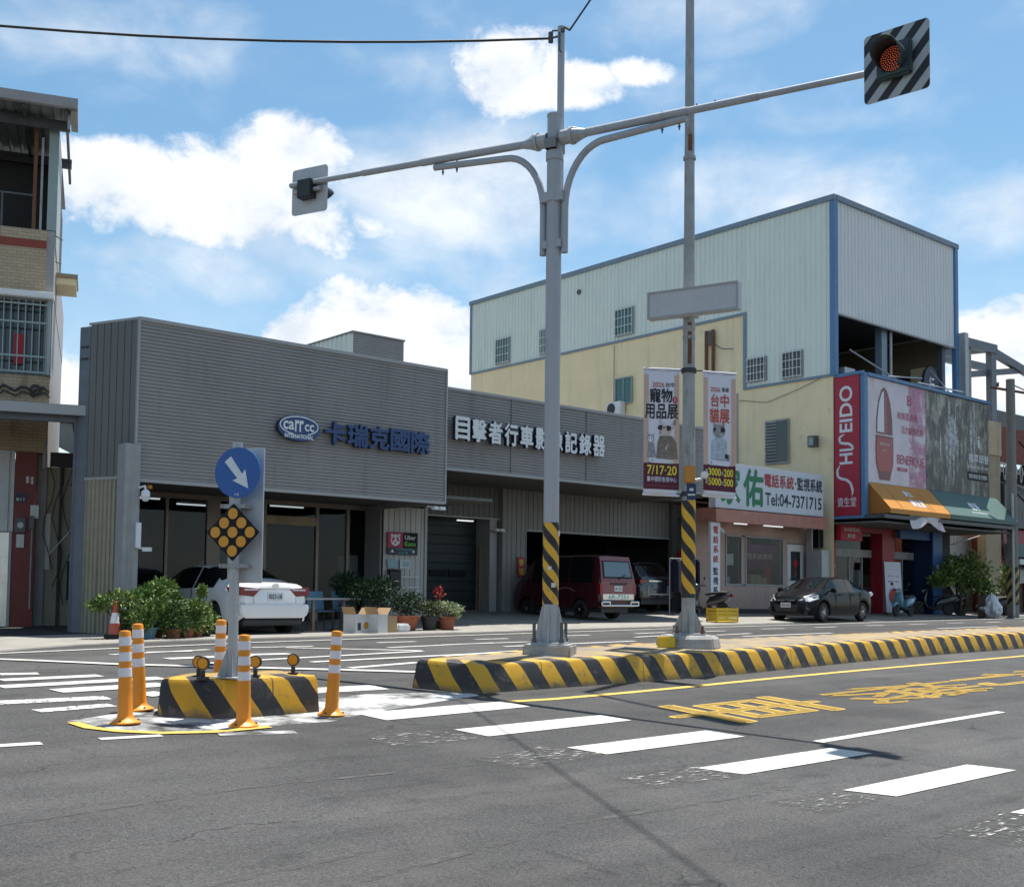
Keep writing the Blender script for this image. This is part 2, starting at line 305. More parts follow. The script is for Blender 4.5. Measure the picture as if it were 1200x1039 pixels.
def forest():
    m = bpy.data.materials.new('ad_forest'); m.use_nodes = True; t = m.node_tree; b = t.nodes['Principled BSDF']; b.inputs['Roughness'].default_value = .5
    tc = t.nodes.new('ShaderNodeTexCoord')
    def noise(sc, st):
        mp = t.nodes.new('ShaderNodeMapping'); mp.inputs['Scale'].default_value = st; t.links.new(tc.outputs['Object'], mp.inputs[0])
        n = t.nodes.new('ShaderNodeTexNoise'); n.inputs['Scale'].default_value = sc; n.inputs['Detail'].default_value = 8; n.inputs['Roughness'].default_value = .65; n.inputs['Distortion'].default_value = .6; t.links.new(mp.outputs[0], n.inputs['Vector']); return n.outputs[0]
    r = t.nodes.new('ShaderNodeValToRGB'); mm = t.nodes.new('ShaderNodeMath'); mm.operation = 'ADD'
    s = t.nodes.new('ShaderNodeMath'); s.operation = 'MULTIPLY'; t.links.new(noise(2.6, (1.6, 1, .55)), s.inputs[0]); s.inputs[1].default_value = .6
    s2 = t.nodes.new('ShaderNodeMath'); s2.operation = 'MULTIPLY'; t.links.new(noise(.8, (1, 1, 1)), s2.inputs[0]); s2.inputs[1].default_value = .4
    t.links.new(s.outputs[0], mm.inputs[0]); t.links.new(s2.outputs[0], mm.inputs[1]); t.links.new(mm.outputs[0], r.inputs[0])
    e = r.color_ramp.elements; e[0].position = .36; e[0].color = (.05, .05, .045, 1); e[1].position = .62; e[1].color = (.46, .44, .38, 1)
    q = e.new(.5); q.color = (.13, .125, .105, 1); t.links.new(r.outputs[0], b.inputs['Base Color']); MATS['ad_forest'] = m
forest()
glassmat('pane', (.76, .80, .80), .014)
glassmat('pane_clear', (.62, .70, .70), .06)
stripemat('median_stripes', .56, -.80, wear=.6, off=.30, joint=1.9)
stripemat('barrier_stripes', .50, -.75, y=(.56, .30, .010), wear=.4, off=.28, joint=1.2)
stripemat('sleeve_stripes', .29, 1.1, y=(.72, .40, .03), wear=.35)
stripemat('sleeve_stripes_new', .34, 1.15, y=(.72, .40, .03), wear=.12, off=.2)
stripemat('pole_stripes_old', .5, -1.1, y=(.42, .28, .08), wear=.7)
stripemat('backplate_stripes', .26, -.9, y=(.42, .45, .46), k=(.02, .02, .025), wear=.1)
# ------------------------------------------------------------------ mesh builder
class MB:
    def __init__(s): s.v = []; s.f = []; s.mi = []; s.uv = None; s.mats = []; s.cur = 0
    def m(s, name):
        if name not in s.mats: s.mats.append(name)
        s.cur = s.mats.index(name); return s
    def add(s, vs, fs):
        o = len(s.v); s.v += [Vector(p) for p in vs]
        for f in fs: s.f.append([o+i for i in f]); s.mi.append(s.cur)
        return s
    def box(s, x0, x1, y0, y1, z0, z1):
        return s.add([(x, y, z) for z in (z0, z1) for y in (y0, y1) for x in (x0, x1)], [(0, 2, 3, 1), (4, 5, 7, 6), (0, 1, 5, 4), (2, 6, 7, 3), (0, 4, 6, 2), (1, 3, 7, 5)])
    def obox(s, o, a, b, c):
        """box spanned from corner o by three edge vectors"""
        o, a, b, c = map(Vector, (o, a, b, c))
        if a.cross(b).dot(c) < 0: a, b = b, a
        return s.add([o, o+a, o+b, o+a+b, o+c, o+a+c, o+b+c, o+a+b+c], [(0, 2, 3, 1), (4, 5, 7, 6), (0, 1, 5, 4), (2, 6, 7, 3), (0, 4, 6, 2), (1, 3, 7, 5)])
    def cbox(s, c, sx, sy, sz, rz=0):
        a = Vector((math.cos(rz), math.sin(rz), 0)); b = Vector((-a.y, a.x, 0)); c = Vector(c)
        return s.obox(c-a*sx/2-b*sy/2-Vector((0, 0, sz/2)), a*sx, b*sy, (0, 0, sz))
    def quad(s, *p): return s.add(p, [tuple(range(len(p)))])
    def prism(s, poly, d):
        """polygon (list of 3d points) extruded by vector d"""
        d = Vector(d); n = len(poly); poly = [Vector(p) for p in poly]
        return s.add(poly+[p+d for p in poly], [tuple(range(n))[::-1], tuple(range(n, 2*n))]+[(i, (i+1) % n, n+(i+1) % n, n+i) for i in range(n)])
    def tube(s, pts, r, n=10, caps=True):
        pts = [Vector(p) for p in pts]; rs = r if isinstance(r, (list, tuple)) else [r]*len(pts)
        rings = []; pn = None
        for i, p in enumerate(pts):
            d = (pts[min(i+1, len(pts)-1)]-pts[max(i-1, 0)]).normalized()
            if pn is None: a = d.orthogonal().normalized()
            else:
                a = pn-d*pn.dot(d); a = a.normalized() if a.length > 1e-4 else d.orthogonal().normalized()
            pn = a; b = d.cross(a)
            rings.append([p+(a*math.cos(t)+b*math.sin(t))*rs[i] for t in [2*math.pi*k/n for k in range(n)]])
        vs = [q for rg in rings for q in rg]; fs = []
        for i in range(len(pts)-1):
            for k in range(n): fs.append((i*n+k, i*n+(k+1) % n, (i+1)*n+(k+1) % n, (i+1)*n+k))
        if caps: fs += [tuple(range(n))[::-1], tuple(range((len(pts)-1)*n, len(pts)*n))]
        return s.add(vs, fs)
    def lathe(s, prof, n=20, c=(0, 0, 0), axis='z'):
        vs = []; fs = []; m_ = len(prof)
        for k in range(n):
            t = 2*math.pi*k/n
            for (r, z) in prof:
                p = (r*math.cos(t), r*math.sin(t), z)
                if axis == 'y': p = (r*math.cos(t), z, r*math.sin(t))
                if axis == 'x': p = (z, r*math.cos(t), r*math.sin(t))
                vs.append(Vector(c)+Vector(p))
        for k in range(n):
            for i in range(m_-1): fs.append((k*m_+i, ((k+1) % n)*m_+i, ((k+1) % n)*m_+i+1, k*m_+i+1))
        if prof[0][0] > 1e-4: fs.append(tuple(k*m_ for k in range(n))[::-1])
        if prof[-1][0] > 1e-4: fs.append(tuple(k*m_+m_-1 for k in range(n)))
        return s.add(vs, fs)
    def disc(s, c, u, v, r, n=24, rv=None):
        c, u, v = Vector(c), Vector(u), Vector(v); rv = rv or r
        return s.add([c+u*r*math.cos(2*math.pi*k/n)+v*rv*math.sin(2*math.pi*k/n) for k in range(n)], [tuple(range(n))])
    def corr(s, o, u, v, Wd, H, pitch, depth, n, kind='trap'):
        """ribbed sheet: origin o, u = direction the ribs repeat along, v = rib direction, n = outward normal"""
        o, u, v, n = Vector(o), Vector(u).normalized(), Vector(v).normalized(), Vector(n).normalized()
        prof = []; x = 0
        pat = {'trap': [(0, 0), (.55, 0), (.65, 1), (.9, 1)], 'wave': [(0, 0), (.18, .75), (.36, 1), (.54, .75), (.72, 0)], 'lap': [(0, 0), (.12, 1), (.5, .9), (.98, .35)], 'groove': [(0, 1), (.86, 1), (.90, 0), (.96, 0)]}[kind]
        k = 0
        while True:
            done = False
            for a, b in pat:
                xx = (k+a)*pitch
                if xx >= Wd: done = True; break
                prof.append((xx, b*depth))
            if done: break
            k += 1
        prof.append((Wd, prof[-1][1]))
        vs = []
        for (a, d) in prof: p = o+u*a+n*d; vs += [p, p+v*H]
        fl = u.cross(v).dot(n) > 0
        fs = [((2*i, 2*i+2, 2*i+3, 2*i+1) if fl else (2*i, 2*i+1, 2*i+3, 2*i+2)) for i in range(len(prof)-1)]
        return s.add(vs, fs)
    def build(s, name, parent=None, smooth=None, bevel=0., mats=None, uv=None, fixn=False):
        me = bpy.data.meshes.new(name); o = bpy.data.objects.new(name, me); COL.objects.link(o)
        off = Vector((0, 0, 0))
        if parent is not None:
            o.parent = parent
            if parent.get('_w'): off = Vector(parent['_o'])
            if parent.get('_w'): o['_w'] = 1; o['_o'] = parent['_o']
        me.from_pydata([p-off for p in s.v], [], s.f)
        for nm in (s.mats or mats or ['concrete']): me.materials.append(MATS[nm])
        for p, i in zip(me.polygons, s.mi): p.material_index = i
        if uv: 
            l = me.uv_layers.new(name='UVMap')
            for p in me.polygons:
                for li, vi in zip(p.loop_indices, p.vertices): l.data[li].uv = uv[vi]
        if bevel or fixn:
            bm = bmesh.new(); bm.from_mesh(me)
            if fixn: bmesh.ops.recalc_face_normals(bm, faces=bm.faces)
            if bevel:
                es = [e for e in bm.edges if len(e.link_faces) == 2 and e.calc_face_angle(0) > .6]
                bmesh.ops.bevel(bm, geom=es, offset=bevel, segments=2, affect='EDGES', clamp_overlap=True)
            bm.to_mesh(me); bm.free()
        if smooth:
            for p in me.polygons: p.use_smooth = True
            me.set_sharp_from_angle(angle=R(smooth))
        me.update(); return o
def thing(name, label, cat, loc, rz=0., group=None, world=True):
    o = bpy.data.objects.new(name, None); COL.objects.link(o); o.empty_display_size = .3
    o.location = loc; o.rotation_euler = (0, 0, rz); o['label'] = label; o['category'] = cat
    if group: o['group'] = group
    if world: o['_w'] = 1; o['_o'] = tuple(loc)
    return o
def tag(o, label, cat, group=None):
    o['label'] = label; o['category'] = cat
    if group: o['group'] = group
    return o
def struct(o): o['kind'] = 'structure'; return o
def lab(o, s): o['label'] = s; return o
def copy_tree(o, parent=None):
    c = o.copy(); COL.objects.link(c); c.parent = parent
    for ch in list(o.children): copy_tree(ch, c)
    return c
_tc = {}
def text_mesh(body, bold):
    k = (body, bold)
    if k in _tc: return _tc[k]
    c = bpy.data.curves.new('lettering', 'FONT'); c.body = body; c.offset = bold; c.resolution_u = 3; c.align_x = 'LEFT'
    o = bpy.data.objects.new('lettering', c); COL.objects.link(o)
    dg = bpy.context.evaluated_depsgraph_get(); me = bpy.data.meshes.new_from_object(o.evaluated_get(dg))
    vs = [v.co.copy() for v in me.vertices]; fs = [tuple(p.vertices) for p in me.polygons]
    bpy.data.objects.remove(o); bpy.data.curves.remove(c); bpy.data.meshes.remove(me)
    _tc[k] = (vs, fs); return vs, fs
def text(mb, body, o, u, v, w, h, depth=0., bold=.012, cellfit=True):
    """fills the rectangle at o (lower left) spanned by unit u, v with the words; depth > 0 makes solid letters along u x v"""
    o, u, v = Vector(o), Vector(u), Vector(v); n = u.cross(v)
    if any(ord(ch) > 0x2e80 for ch in body) and bold > .004:
        k = len(body); d = min(.04, bold*1.25)
        for i, (a, c) in enumerate(((0, 0), (1, 0), (-1, 0), (0, 1), (0, -1))): text(mb, body, o+u*(w/k*d*a)+v*(h*d*c)+n*(.0006*i), u, v, w, h, depth, 0)
        return mb
    vs, fs = text_mesh(body, bold)
    x0 = min(p.x for p in vs); x1 = max(p.x for p in vs); y0 = min(p.y for p in vs); y1 = max(p.y for p in vs)
    P = [o+u*((p.x-x0)/(x1-x0)*w)+v*((p.y-y0)/(y1-y0)*h) for p in vs]
    if not depth: return mb.add(P, fs)
    mb.add([p+n*depth for p in P], fs)
    cnt = {}
    for f in fs:
        for a, b in zip(f, f[1:]+f[:1]): cnt[(a, b)] = 1
    side = [(a, b) for (a, b) in cnt if (b, a) not in cnt]
    k = len(P)
    return mb.add(P+[p+n*depth for p in P], [(a, b, k+b, k+a) for a, b in side])
# ------------------------------------------------------------------ terrain
BND = [(-60, -14), (-40, -6), (2, 15.3), (5.4, 18.0), (6.6, 19.0), (9, 19.75), (15, 20.15), (60, 24.6), (400, 58)]
def yb(X):
    for (a, b), (c, d) in zip(BND, BND[1:]):
        if X <= c: return b+(d-b)*(X-a)/(c-a)
    return 58
def zroad(X, Y):
    z1 = -.3+.06*max(Y, -8); z2 = .5+.008*(min(Y, 30)-13.3)+.003*(min(max(X, -20), 60)-10); k = .15
    h = max(k-abs(z1-z2), 0)/k
    return min(z1, z2)-h*h*k*.25
def fore_rise(X):
    t = min(max((X-13.5)/6, 0), 1); return -.006+.051*t*t*(3-2*t)
def zg(X, Y):
    return zroad(X, Y)+min(max(Y-yb(X), 0), 6.5)*fore_rise(X)
def grid_mesh(xs, ys, fz):
    mb = MB(); n = len(xs)
    mb.add([(x, y, fz(x, y)) for y in ys for x in xs], [(j*n+i, j*n+i+1, (j+1)*n+i+1, (j+1)*n+i) for j in range(len(ys)-1) for i in range(n-1)])
    return mb
def rng(a, b, st):
    o = []; x = a
    while x < b-1e-6: o.append(x); x += st
    return o+[b]
xs = [-900, -400, -150]+rng(-60, 70, 2)+[90, 130, 200, 400, 900, 1800]; ys = [-600, -200, -60, -20]+rng(-10, 34, .5)+[40, 60, 100, 200, 500, 1500]
g_ = grid_mesh(xs, ys, lambda x, y: zroad(x, y)); g_.m('asphalt'); g_.mi = [0]*len(g_.f); struct(g_.build('road', smooth=60))
# raised pavement / forecourts behind the road edge
mb = MB(); mb.m('concrete_ground'); pv = []; xs2 = rng(-40, 8, 1.)+rng(8.5, 62, .75)+[80, 120, 200]
offs = [0, .03, .5, 1, 2, 3, 4, 5, 6.5, 9, 14, 30, 60]
for x in xs2:
    for k, d in enumerate(offs):
        y = yb(x)+d; wob = .10*mnoise.noise(Vector((x*.9, 3, 0))) if k < 2 else 0
        pv.append((x, y+wob, zroad(x, y)+(-.02 if k == 0 else .02+min(max(d, 0), 6.5)*fore_rise(x))))
n = len(offs); mb.add(pv, [(i*n+j, (i+1)*n+j, (i+1)*n+j+1, i*n+j+1) for i in range(len(xs2)-1) for j in range(n-1)]); struct(mb.build('forecourt_pavement', smooth=50))
def zp(x, y): return zg(x, y)+.02
def ground_poly(mb, pts, lift=.005, sub=.6):
    """paint sheet following the road surface: quads are subdivided, other polygons fanned"""
    if len(pts) == 4:
        a, b, c, d = [Vector((p[0], p[1], 0)) for p in pts]
        nu = max(1, int((b-a).length/sub)); nv = max(1, int((d-a).length/sub)); vs = []
        for j in range(nv+1):
            for i in range(nu+1):
                s, t = i/nu, j/nv; p = (a*(1-s)+b*s)*(1-t)+(d*(1-s)+c*s)*t; vs.append((p.x, p.y, zroad(p.x, p.y)+lift))
        fs = [(j*(nu+1)+i, j*(nu+1)+i+1, (j+1)*(nu+1)+i+1, (j+1)*(nu+1)+i) for j in range(nv) for i in range(nu)]
        if (b-a).cross(d-a).z < 0: fs = [f[::-1] for f in fs]
        mb.add(vs, fs)
    else: mb.add([(p[0], p[1], zroad(p[0], p[1])+lift) for p in pts], [tuple(range(len(pts)))])
def strip(mb, pts, w, lift=.005):
    """painted line of width w along a ground polyline"""
    P = [Vector((p[0], p[1], 0)) for p in pts]; fine = []
    for a, b in zip(P, P[1:]):
        k = max(1, int((b-a).length/.6)); fine += [a+(b-a)*i/k for i in range(k)]
    fine.append(P[-1]); vs = []
    for i, p in enumerate(fine):
        d = (fine[min(i+1, len(fine)-1)]-fine[max(i-1, 0)]).normalized(); nrm = Vector((-d.y, d.x, 0))*w/2
        for q in (p-nrm, p+nrm): vs.append((q.x, q.y, zroad(q.x, q.y)+lift))
    mb.add(vs, [(2*i, 2*i+2, 2*i+3, 2*i+1) for i in range(len(fine)-1)])
# ------------------------------------------------------------------ road paint
STR = [[(6.27, 9.64), (6.32, 9.17), (8.3, 9.31), (8.25, 9.72)], [(6.61, 8.48), (6.68, 8.06), (8.69, 8.17), (8.62, 8.56)], [(6.97, 7.33), (7.08, 6.94), (9.04, 6.99), (8.95, 7.4)], [(7.34, 6.17), (7.51, 5.81), (9.45, 5.85), (9.32, 6.21)], [(7.74, 5.05), (7.94, 4.71), (9.98, 4.76), (9.8, 5.12)], [(8.24, 3.98), (8.44, 3.59), (10.61, 3.59), (10.41, 3.98)], [(8.6, 2.85), (8.8, 2.45), (10.9, 2.45), (10.75, 2.85)]]
mb = MB(); mb.m('road_white')
for q in STR: ground_poly(mb, q, .006)
struct(mb.build('crosswalk_markings'))
PAT = [[(5.64, 8.44), (6.35, 8.59), (6.63, 8.03), (5.64, 8.0)], [(5.91, 7.26), (6.78, 7.47), (7.08, 6.98), (6.07, 6.81)], [(6.46, 6.19), (7.35, 6.28), (7.55, 5.78), (6.49, 5.84)], [(6.88, 5.07), (7.56, 5.08), (7.78, 4.74), (6.96, 4.68)], [(7.22, 3.93), (8.15, 4.0), (8.44, 3.59), (7.33, 3.51)]]
mb = MB()
for q in PAT:
    cx = sum(p[0] for p in q)/4; cy = sum(p[1] for p in q)/4
    mb.m('road_ghost'); ground_poly(mb, [(cx+(x-cx)*1.1, cy+(y-cy)*1.2) for x, y in q], .003)
    mb.m('road_specks'); ground_poly(mb, q, .006)
struct(mb.build('ghost_crosswalk_markings'))
LN = [((4.21, 14.04), (4.62, 13.96)), ((4.02, 13.38), (5.16, 13.44)), ((3.82, 12.74), (5.69, 12.9)), ((4.21, 12.17), (5.45, 12.3)), ((4.87, 11.52), (5.15, 11.62)), ((6.4, 11.21), (7.62, 11.2)), ((6.51, 16.57), (8.3, 17.06)), ((7.19, 16.89), (7.88, 16.78)), ((6.84, 15.38), (8.27, 15.45)), ((6.96, 14.42), (7.74, 14.46)), ((9.17, 17.28), (10.27, 17.16)), ((9.65, 16.99), (11.22, 15.28)), ((8.3, 15.64), (8.91, 15.56)), ((7.76, 14.61), (11.16, 15.19)), ((8.38, 14.04), (12.07, 14.42)), ((8.44, 13.13), (9.82, 13.47)), ((11.19, 16.23), (13.92, 16.63)), ((11.89, 17.59), (12.77, 17.61)), ((12.58, 16.48), (14.72, 16.59)), ((10.82, 14.18), (12.8, 14.62)), ((14.38, 17.8), (15.24, 17.79)), ((13.27, 15.6), (17.01, 15.92)), ((17.1, 18.15), (17.98, 18.2)), ((19.48, 18.23), (20.75, 18.41)), ((18.16, 16.99), (19.26, 17.22)), ((22.3, 18.48), (23.09, 18.48)), ((20.88, 16.96), (22.49, 17.21)), ((20.97, 16.29), (24.81, 16.48)), ((20.67, 15.36), (25.56, 15.51)), ((25.03, 18.81), (25.98, 18.74)), ((27.73, 18.98), (28.78, 18.97)), ((30.68, 19.21), (31.6, 19.17)), ((33.48, 19.37), (34.47, 19.33)), ((30.76, 16.94), (34.73, 17.1)), ((36.19, 19.53), (37.24, 19.5)), ((38.82, 19.48), (39.8, 19.5)), ((42, 19.7), (43, 19.75)), ((38, 17.3), (42, 17.5))]
mb = MB(); mb.m('road_white')
for i, (a, b) in enumerate(LN):
    w = .15 if i > 5 else (.24, .26, .28, .34, .3, .4)[i]
    if i in (8, 12): w = .3
    strip(mb, [a, b], w, .005+.0011*(i % 5))
mb.m('road_white_worn'); strip(mb, [(3.4, 11.55), (4.5, 11.5)], .25, .006); strip(mb, [(3.6, 10.9), (4.35, 11.0)], .2, .006)
struct(mb.build('far_lane_markings'))
mb = MB(); mb.m('road_white')
strip(mb, [(3.6, 16.2), (5.23, 17.46), (7.28, 17.95), (9.91, 18.53), (14.55, 19.06), (19.63, 19.61), (25.26, 20.15), (32.08, 20.62), (44.63, 21.6), (80, 25)], .14, .012)
strip(mb, [(3.4, 17.9), (4.86, 16.23), (5.89, 14.68), (7.26, 13.54), (8.15, 12.89), (8.97, 12.3)], .2, .0145)
strip(mb, [(9.49, 6.47), (13.73, 6.73)], .11, .006); strip(mb, [(19.7, 7.1), (24, 7.36)], .11, .006)
strip(mb, [(3.59, 9.32), (4.1, 9.27)], .1, .006); strip(mb, [(2.6, 9.37), (3.13, 9.33)], .12, .006)
struct(mb.build('lane_lines'))
YL = [(8.3, 9.68), (8.98, 9.65), (10.18, 9.72), (11.4, 9.82), (13.53, 10.03), (15.98, 10.22), (18.94, 10.42), (22.76, 10.67), (40, 11.8), (80, 14.6)]
mb = MB(); mb.m('road_yellow'); strip(mb, YL, .12, .006)
strip(mb, [(3.67, 10.15), (3.7, 9.85), (3.86, 9.59), (4.14, 9.36), (4.56, 9.24), (5.12, 9.28)], .11, .010); struct(mb.build('yellow_edge_lines'))
mb = MB(); mb.m('road_yellow')
def road_text(ch, x0, x1, y0, y1, bold=.02):
    t = MB(); text(t, ch, (0, 0, 0), (1, 0, 0), (0, 1, 0), 1, 1, bold=bold)
    mb.add([(x0+p.y*(x1-x0), y1-p.x*(y1-y0)+.05*(p.y*(x1-x0)), 0) for p in t.v], t.f)
road_text('車', 9.3, 12.1, 7.52, 8.72, .012); road_text('機', 12.75, 16.3, 7.72, 8.8, .006); road_text('行', 16.5, 20.2, 8.0, 9.05, .014); road_text('禁', 21, 24.6, 8.2, 9.3)
mb.v = [Vector((p.x, p.y, zroad(p.x, p.y)+.006)) for p in mb.v]; struct(mb.build('yellow_road_lettering'))
mb = MB(); mb.m('road_chalk'); pts = [(3.65, 10.25), (4.1, 10.45), (4.63, 10.6), (5.6, 10.6), (6.46, 10.62), (7.11, 10.75), (8.42, 10.5), (8.3, 10.19), (7.6, 10.0), (6.93, 9.79), (6.34, 9.58), (5.79, 9.32), (5.01, 9.33), (4.5, 9.28), (4.12, 9.36), (3.8, 9.68)]
ground_poly(mb, pts, .0035); strip(mb, [(4.55, 9.14), (5.2, 8.95)], .16, .007); struct(mb.build('chalky_white_patch'))
mb = MB(); mb.m('road_tar'); strip(mb, [(9.2, 9.9), (13, 9.4)], .03, .004); strip(mb, [(5.3, 12.1), (8.9, 12.5), (9.8, 12.7)], .05, .004); strip(mb, [(1.5, 6.9), (3.8, 7.2), (6.2, 7.1)], .05, .0035); strip(mb, [(3.2, 5.0), (5.2, 5.35), (7.4, 5.3)], .06, .0035); strip(mb, [(-1, 4.5), (2.3, 5.3), (3.9, 5.5)], .06, .0035)
struct(mb.build('tar_seams'))
# ------------------------------------------------------------------ median island
MFR = [(7.98, 11.06), (8.38, 10.32), (10.4, 10.40), (12.1, 10.46), (14.3, 10.66), (17.3, 11.06), (20.8, 11.40), (24.84, 11.66), (30, 12.02), (40, 12.72), (60, 14.1), (90, 16.2)]
MBK = [(90, 17.5), (60, 15.4), (40, 14.0), (30, 13.3), (27, 13.05), (22.6, 12.75), (16.7, 12.42), (14.15, 12.2), (11.83, 11.88), (10, 11.6), (8.6, 11.25)]
def striped_block(name, loop, h, ins, capmat, stripes, label, cat, zf, sub=.5, parent_loc=None):
    P = []
    for a, b in zip(loop, loop[1:]+loop[:1]):
        a, b = Vector((*a, 0)), Vector((*b, 0)); k = max(1, int((b-a).length/sub)); P += [a+(b-a)*i/k for i in range(k)]
    n = len(P); cum = [0]
    for i in range(n): cum.append(cum[-1]+(P[(i+1) % n]-P[i]).length)
    def inset(d):
        o = []
        for i in range(n):
            t1 = (P[i]-P[i-1]).normalized(); t2 = (P[(i+1) % n]-P[i]).normalized(); n1 = Vector((-t1.y, t1.x, 0)); n2 = Vector((-t2.y, t2.x, 0)); q = (n1+n2); q = q/max(q.dot(n1), .35)
            o.append(P[i]+q*d)
        return o
    rings = [(0, -.02, 0), (ins*.55, h*.86, h*.86), (ins, h*.97, h), (ins+.05, h, h+.06), (ins+.16, h+.004, h+.16)]
    vs = []; uv = []; fs = []; mi = []
    for (d, z, vv) in rings:
        q = inset(d)
        for i in range(n+1):
            p = q[i % n]; vs.append(Vector((p.x, p.y, zf(p.x, p.y)+z+.012*h/.25*mnoise.noise(Vector((p.x*2.1, p.y*2.1, vv*9)))*(1 if z > 0 else 0)))); uv.append((cum[i], -vv))
    m_ = n+1
    for j in range(len(rings)-1):
        for i in range(n): fs.append((j*m_+i, j*m_+i+1, (j+1)*m_+i+1, (j+1)*m_+i)); mi.append(0)
    b = MB(); b.m(stripes); b.m(capmat); b.v = vs; b.f = [list(f) for f in fs]; b.mi = mi
    base = (len(rings)-1)*m_; b.f.append([base+i for i in range(n)]); b.mi.append(1)
    o = b.build(name, smooth=35, uv=uv); return o
mat('median_top', (.30, .22, .11), .8, var=.15, vscale=1.5, stain=((.17, .155, .14), .9, 1.3, (1, 1, 1), .44), bump=.3)
mat('barrier_top', (.34, .22, .05), .7, var=.1, stain=((.12, .11, .1), .8, 4, (1, 1, 1), .5))
striped_median = striped_block('median_island', [(p[0], p[1]) for p in MFR]+MBK, .34, .06, 'median_top', 'median_stripes', '', '', zroad)
tag(striped_median, 'long raised median island with black and yellow striped kerb along the roadway', 'traffic island')
def zi(x, y): return zroad(x, y)+.34
# ------------------------------------------------------------------ small concrete barrier with reflectors
bar_loop = [(4.50, 10.30), (4.55, 10.12), (4.84, 9.86), (5.30, 9.83), (5.99, 9.86), (6.06, 10.0), (6.04, 10.52), (5.9, 10.62), (4.9, 10.62), (4.62, 10.52)]
bz = lambda x, y: .30+.02*(y-10)
bo = striped_block('concrete_barrier', bar_loop, .36, .05, 'barrier_top', 'barrier_stripes', '', '', bz, sub=.25)
tag(bo, 'short concrete block painted in black and yellow stripes, topped with round amber reflectors', 'barrier')
FA = Vector((-.80, -.60, 0)); FR = Vector((.80, -.60, 0)); Z = Vector((0, 0, 1))
for (x, y) in [(4.80, 9.98), (4.86, 10.2), (5.33, 9.96), (5.80, 10.06)]:
    b = MB(); b.m('plastic_dark'); c = Vector((x, y, .655)); a = FA
    b.cbox(c+Z*.01, .12, .09, .025, .9); b.tube([c, c+Z*.085], .022, 8)
    k = c+Z*.15
    b.tube([k+a*.012, k-a*.014], .062, 18); st = b.build('reflector', bo, smooth=40)
    b = MB(); b.m('amber'); b.tube([k+a*.0165, k+a*.012], .050, 18); b.build('lens', st, smooth=40)
# ------------------------------------------------------------------ keep-right sign on the barrier
SB = Vector((5.10, 9.99, .66))
sg = thing('arrow_sign', 'galvanised post with round blue arrow disc above a black diamond of amber dots', 'road sign', SB)
b = MB(); b.m('galv'); b.tube([SB, SB+Z*2.25], .048, 14); b.build('post', sg, smooth=40)
b = MB(); b.m('galv'); b.cbox(SB+Z*.006, .3, .3, .012, .5)
for q in (Vector((-.9, .43, 0)), Vector((-.43, -.9, 0)), Vector((.9, -.43, 0)), Vector((.43, .9, 0))):
    t = q.cross(Z).normalized()*.004; b.prism([SB+t+q*.046+Z*.01, SB+t+q*.14+Z*.01, SB+t+q*.055+Z*.26, SB+t+q*.046+Z*.26], -t*2)
b.build('base_plate', sg)
NS = Vector((-.84, -.54, 0)).normalized(); RS = Vector((.54, -.84, 0)).normalized()
dc = SB+Vector((0, 0, 1.95))+NS*.07+RS*.045
def plate(b, c, u, v, n, poly, th): b.prism([c+u*p[0]+v*p[1] for p in poly], n*th)
circ = lambda r, k=36: [(r*math.cos(2*math.pi*i/k), r*math.sin(2*math.pi*i/k)) for i in range(k)]
NB = NS
b = MB(); b.m('sign_blue'); plate(b, dc, RS, Z, -NB, circ(.242), .012); disc = b.build('arrow_disc', sg, smooth=40)
ar = Vector((.62, -.78)).normalized(); an = Vector((-ar.y, ar.x))
pts = [(-.20, .036), (.02, .036), (.02, .095), (.20, 0), (.02, -.095), (.02, -.036), (-.20, -.036)]
pts = [(-.17, .042), (.045, .032), (.03, .085), (.20, 0), (.03, -.085), (.045, -.032), (-.17, -.042)]
b = MB(); b.m('sign_white'); plate(b, dc+NS*.004, RS, Z, -NB, [tuple(ar*p[0]*.98+an*p[1]) for p in pts], .003)
text(b, '15', dc+NS*.003+RS*(-.022)-Z*.222, RS, Z, .044, .024); b.build('arrow', disc)
kc = SB+Vector((0, 0, 1.38))+NS*.07+RS*.01
b = MB(); b.m('black'); plate(b, kc, RS, Z, -NB, [(.285, 0), (0, .275), (-.285, 0), (0, -.275)], .012); dm = b.build('marker_board', sg, bevel=.004)
b = MB(); b.m('amber')
for i in (-1, 0, 1):
    for j in (-1, 0, 1): plate(b, kc+NS*.004+RS*((i+j)*.0925)+Z*((j-i)*.089), RS, Z, -NB, circ(.053, 20), .003)
b.build('amber_dots', dm, smooth=40)
for zz in (2.25+.0-.62, 1.06):
    b = MB(); b.m('galv_old'); p = SB+Z*zz; b.obox(p-RS*.13-NS*.062-Z*.02, RS*.02, NS*.13, Z*.04); b.obox(p+RS*.11-NS*.062-Z*.02, RS*.02, NS*.13, Z*.04); b.obox(p-RS*.13-NS*.075-Z*.02, RS*.26, NS*.013, Z*.04); b.obox(p-RS*.13+NS*.045-Z*.02, RS*.26, NS*.013, Z*.04); b.build('clamp', sg)
b = MB(); b.m('plate_white'); p = SB-NS*.085+RS*.07
b.obox(p-RS*.20+Z*.90, RS*.37, -NS*.022, Z*1.30); bp = b.build('back_panel', sg, bevel=.004)
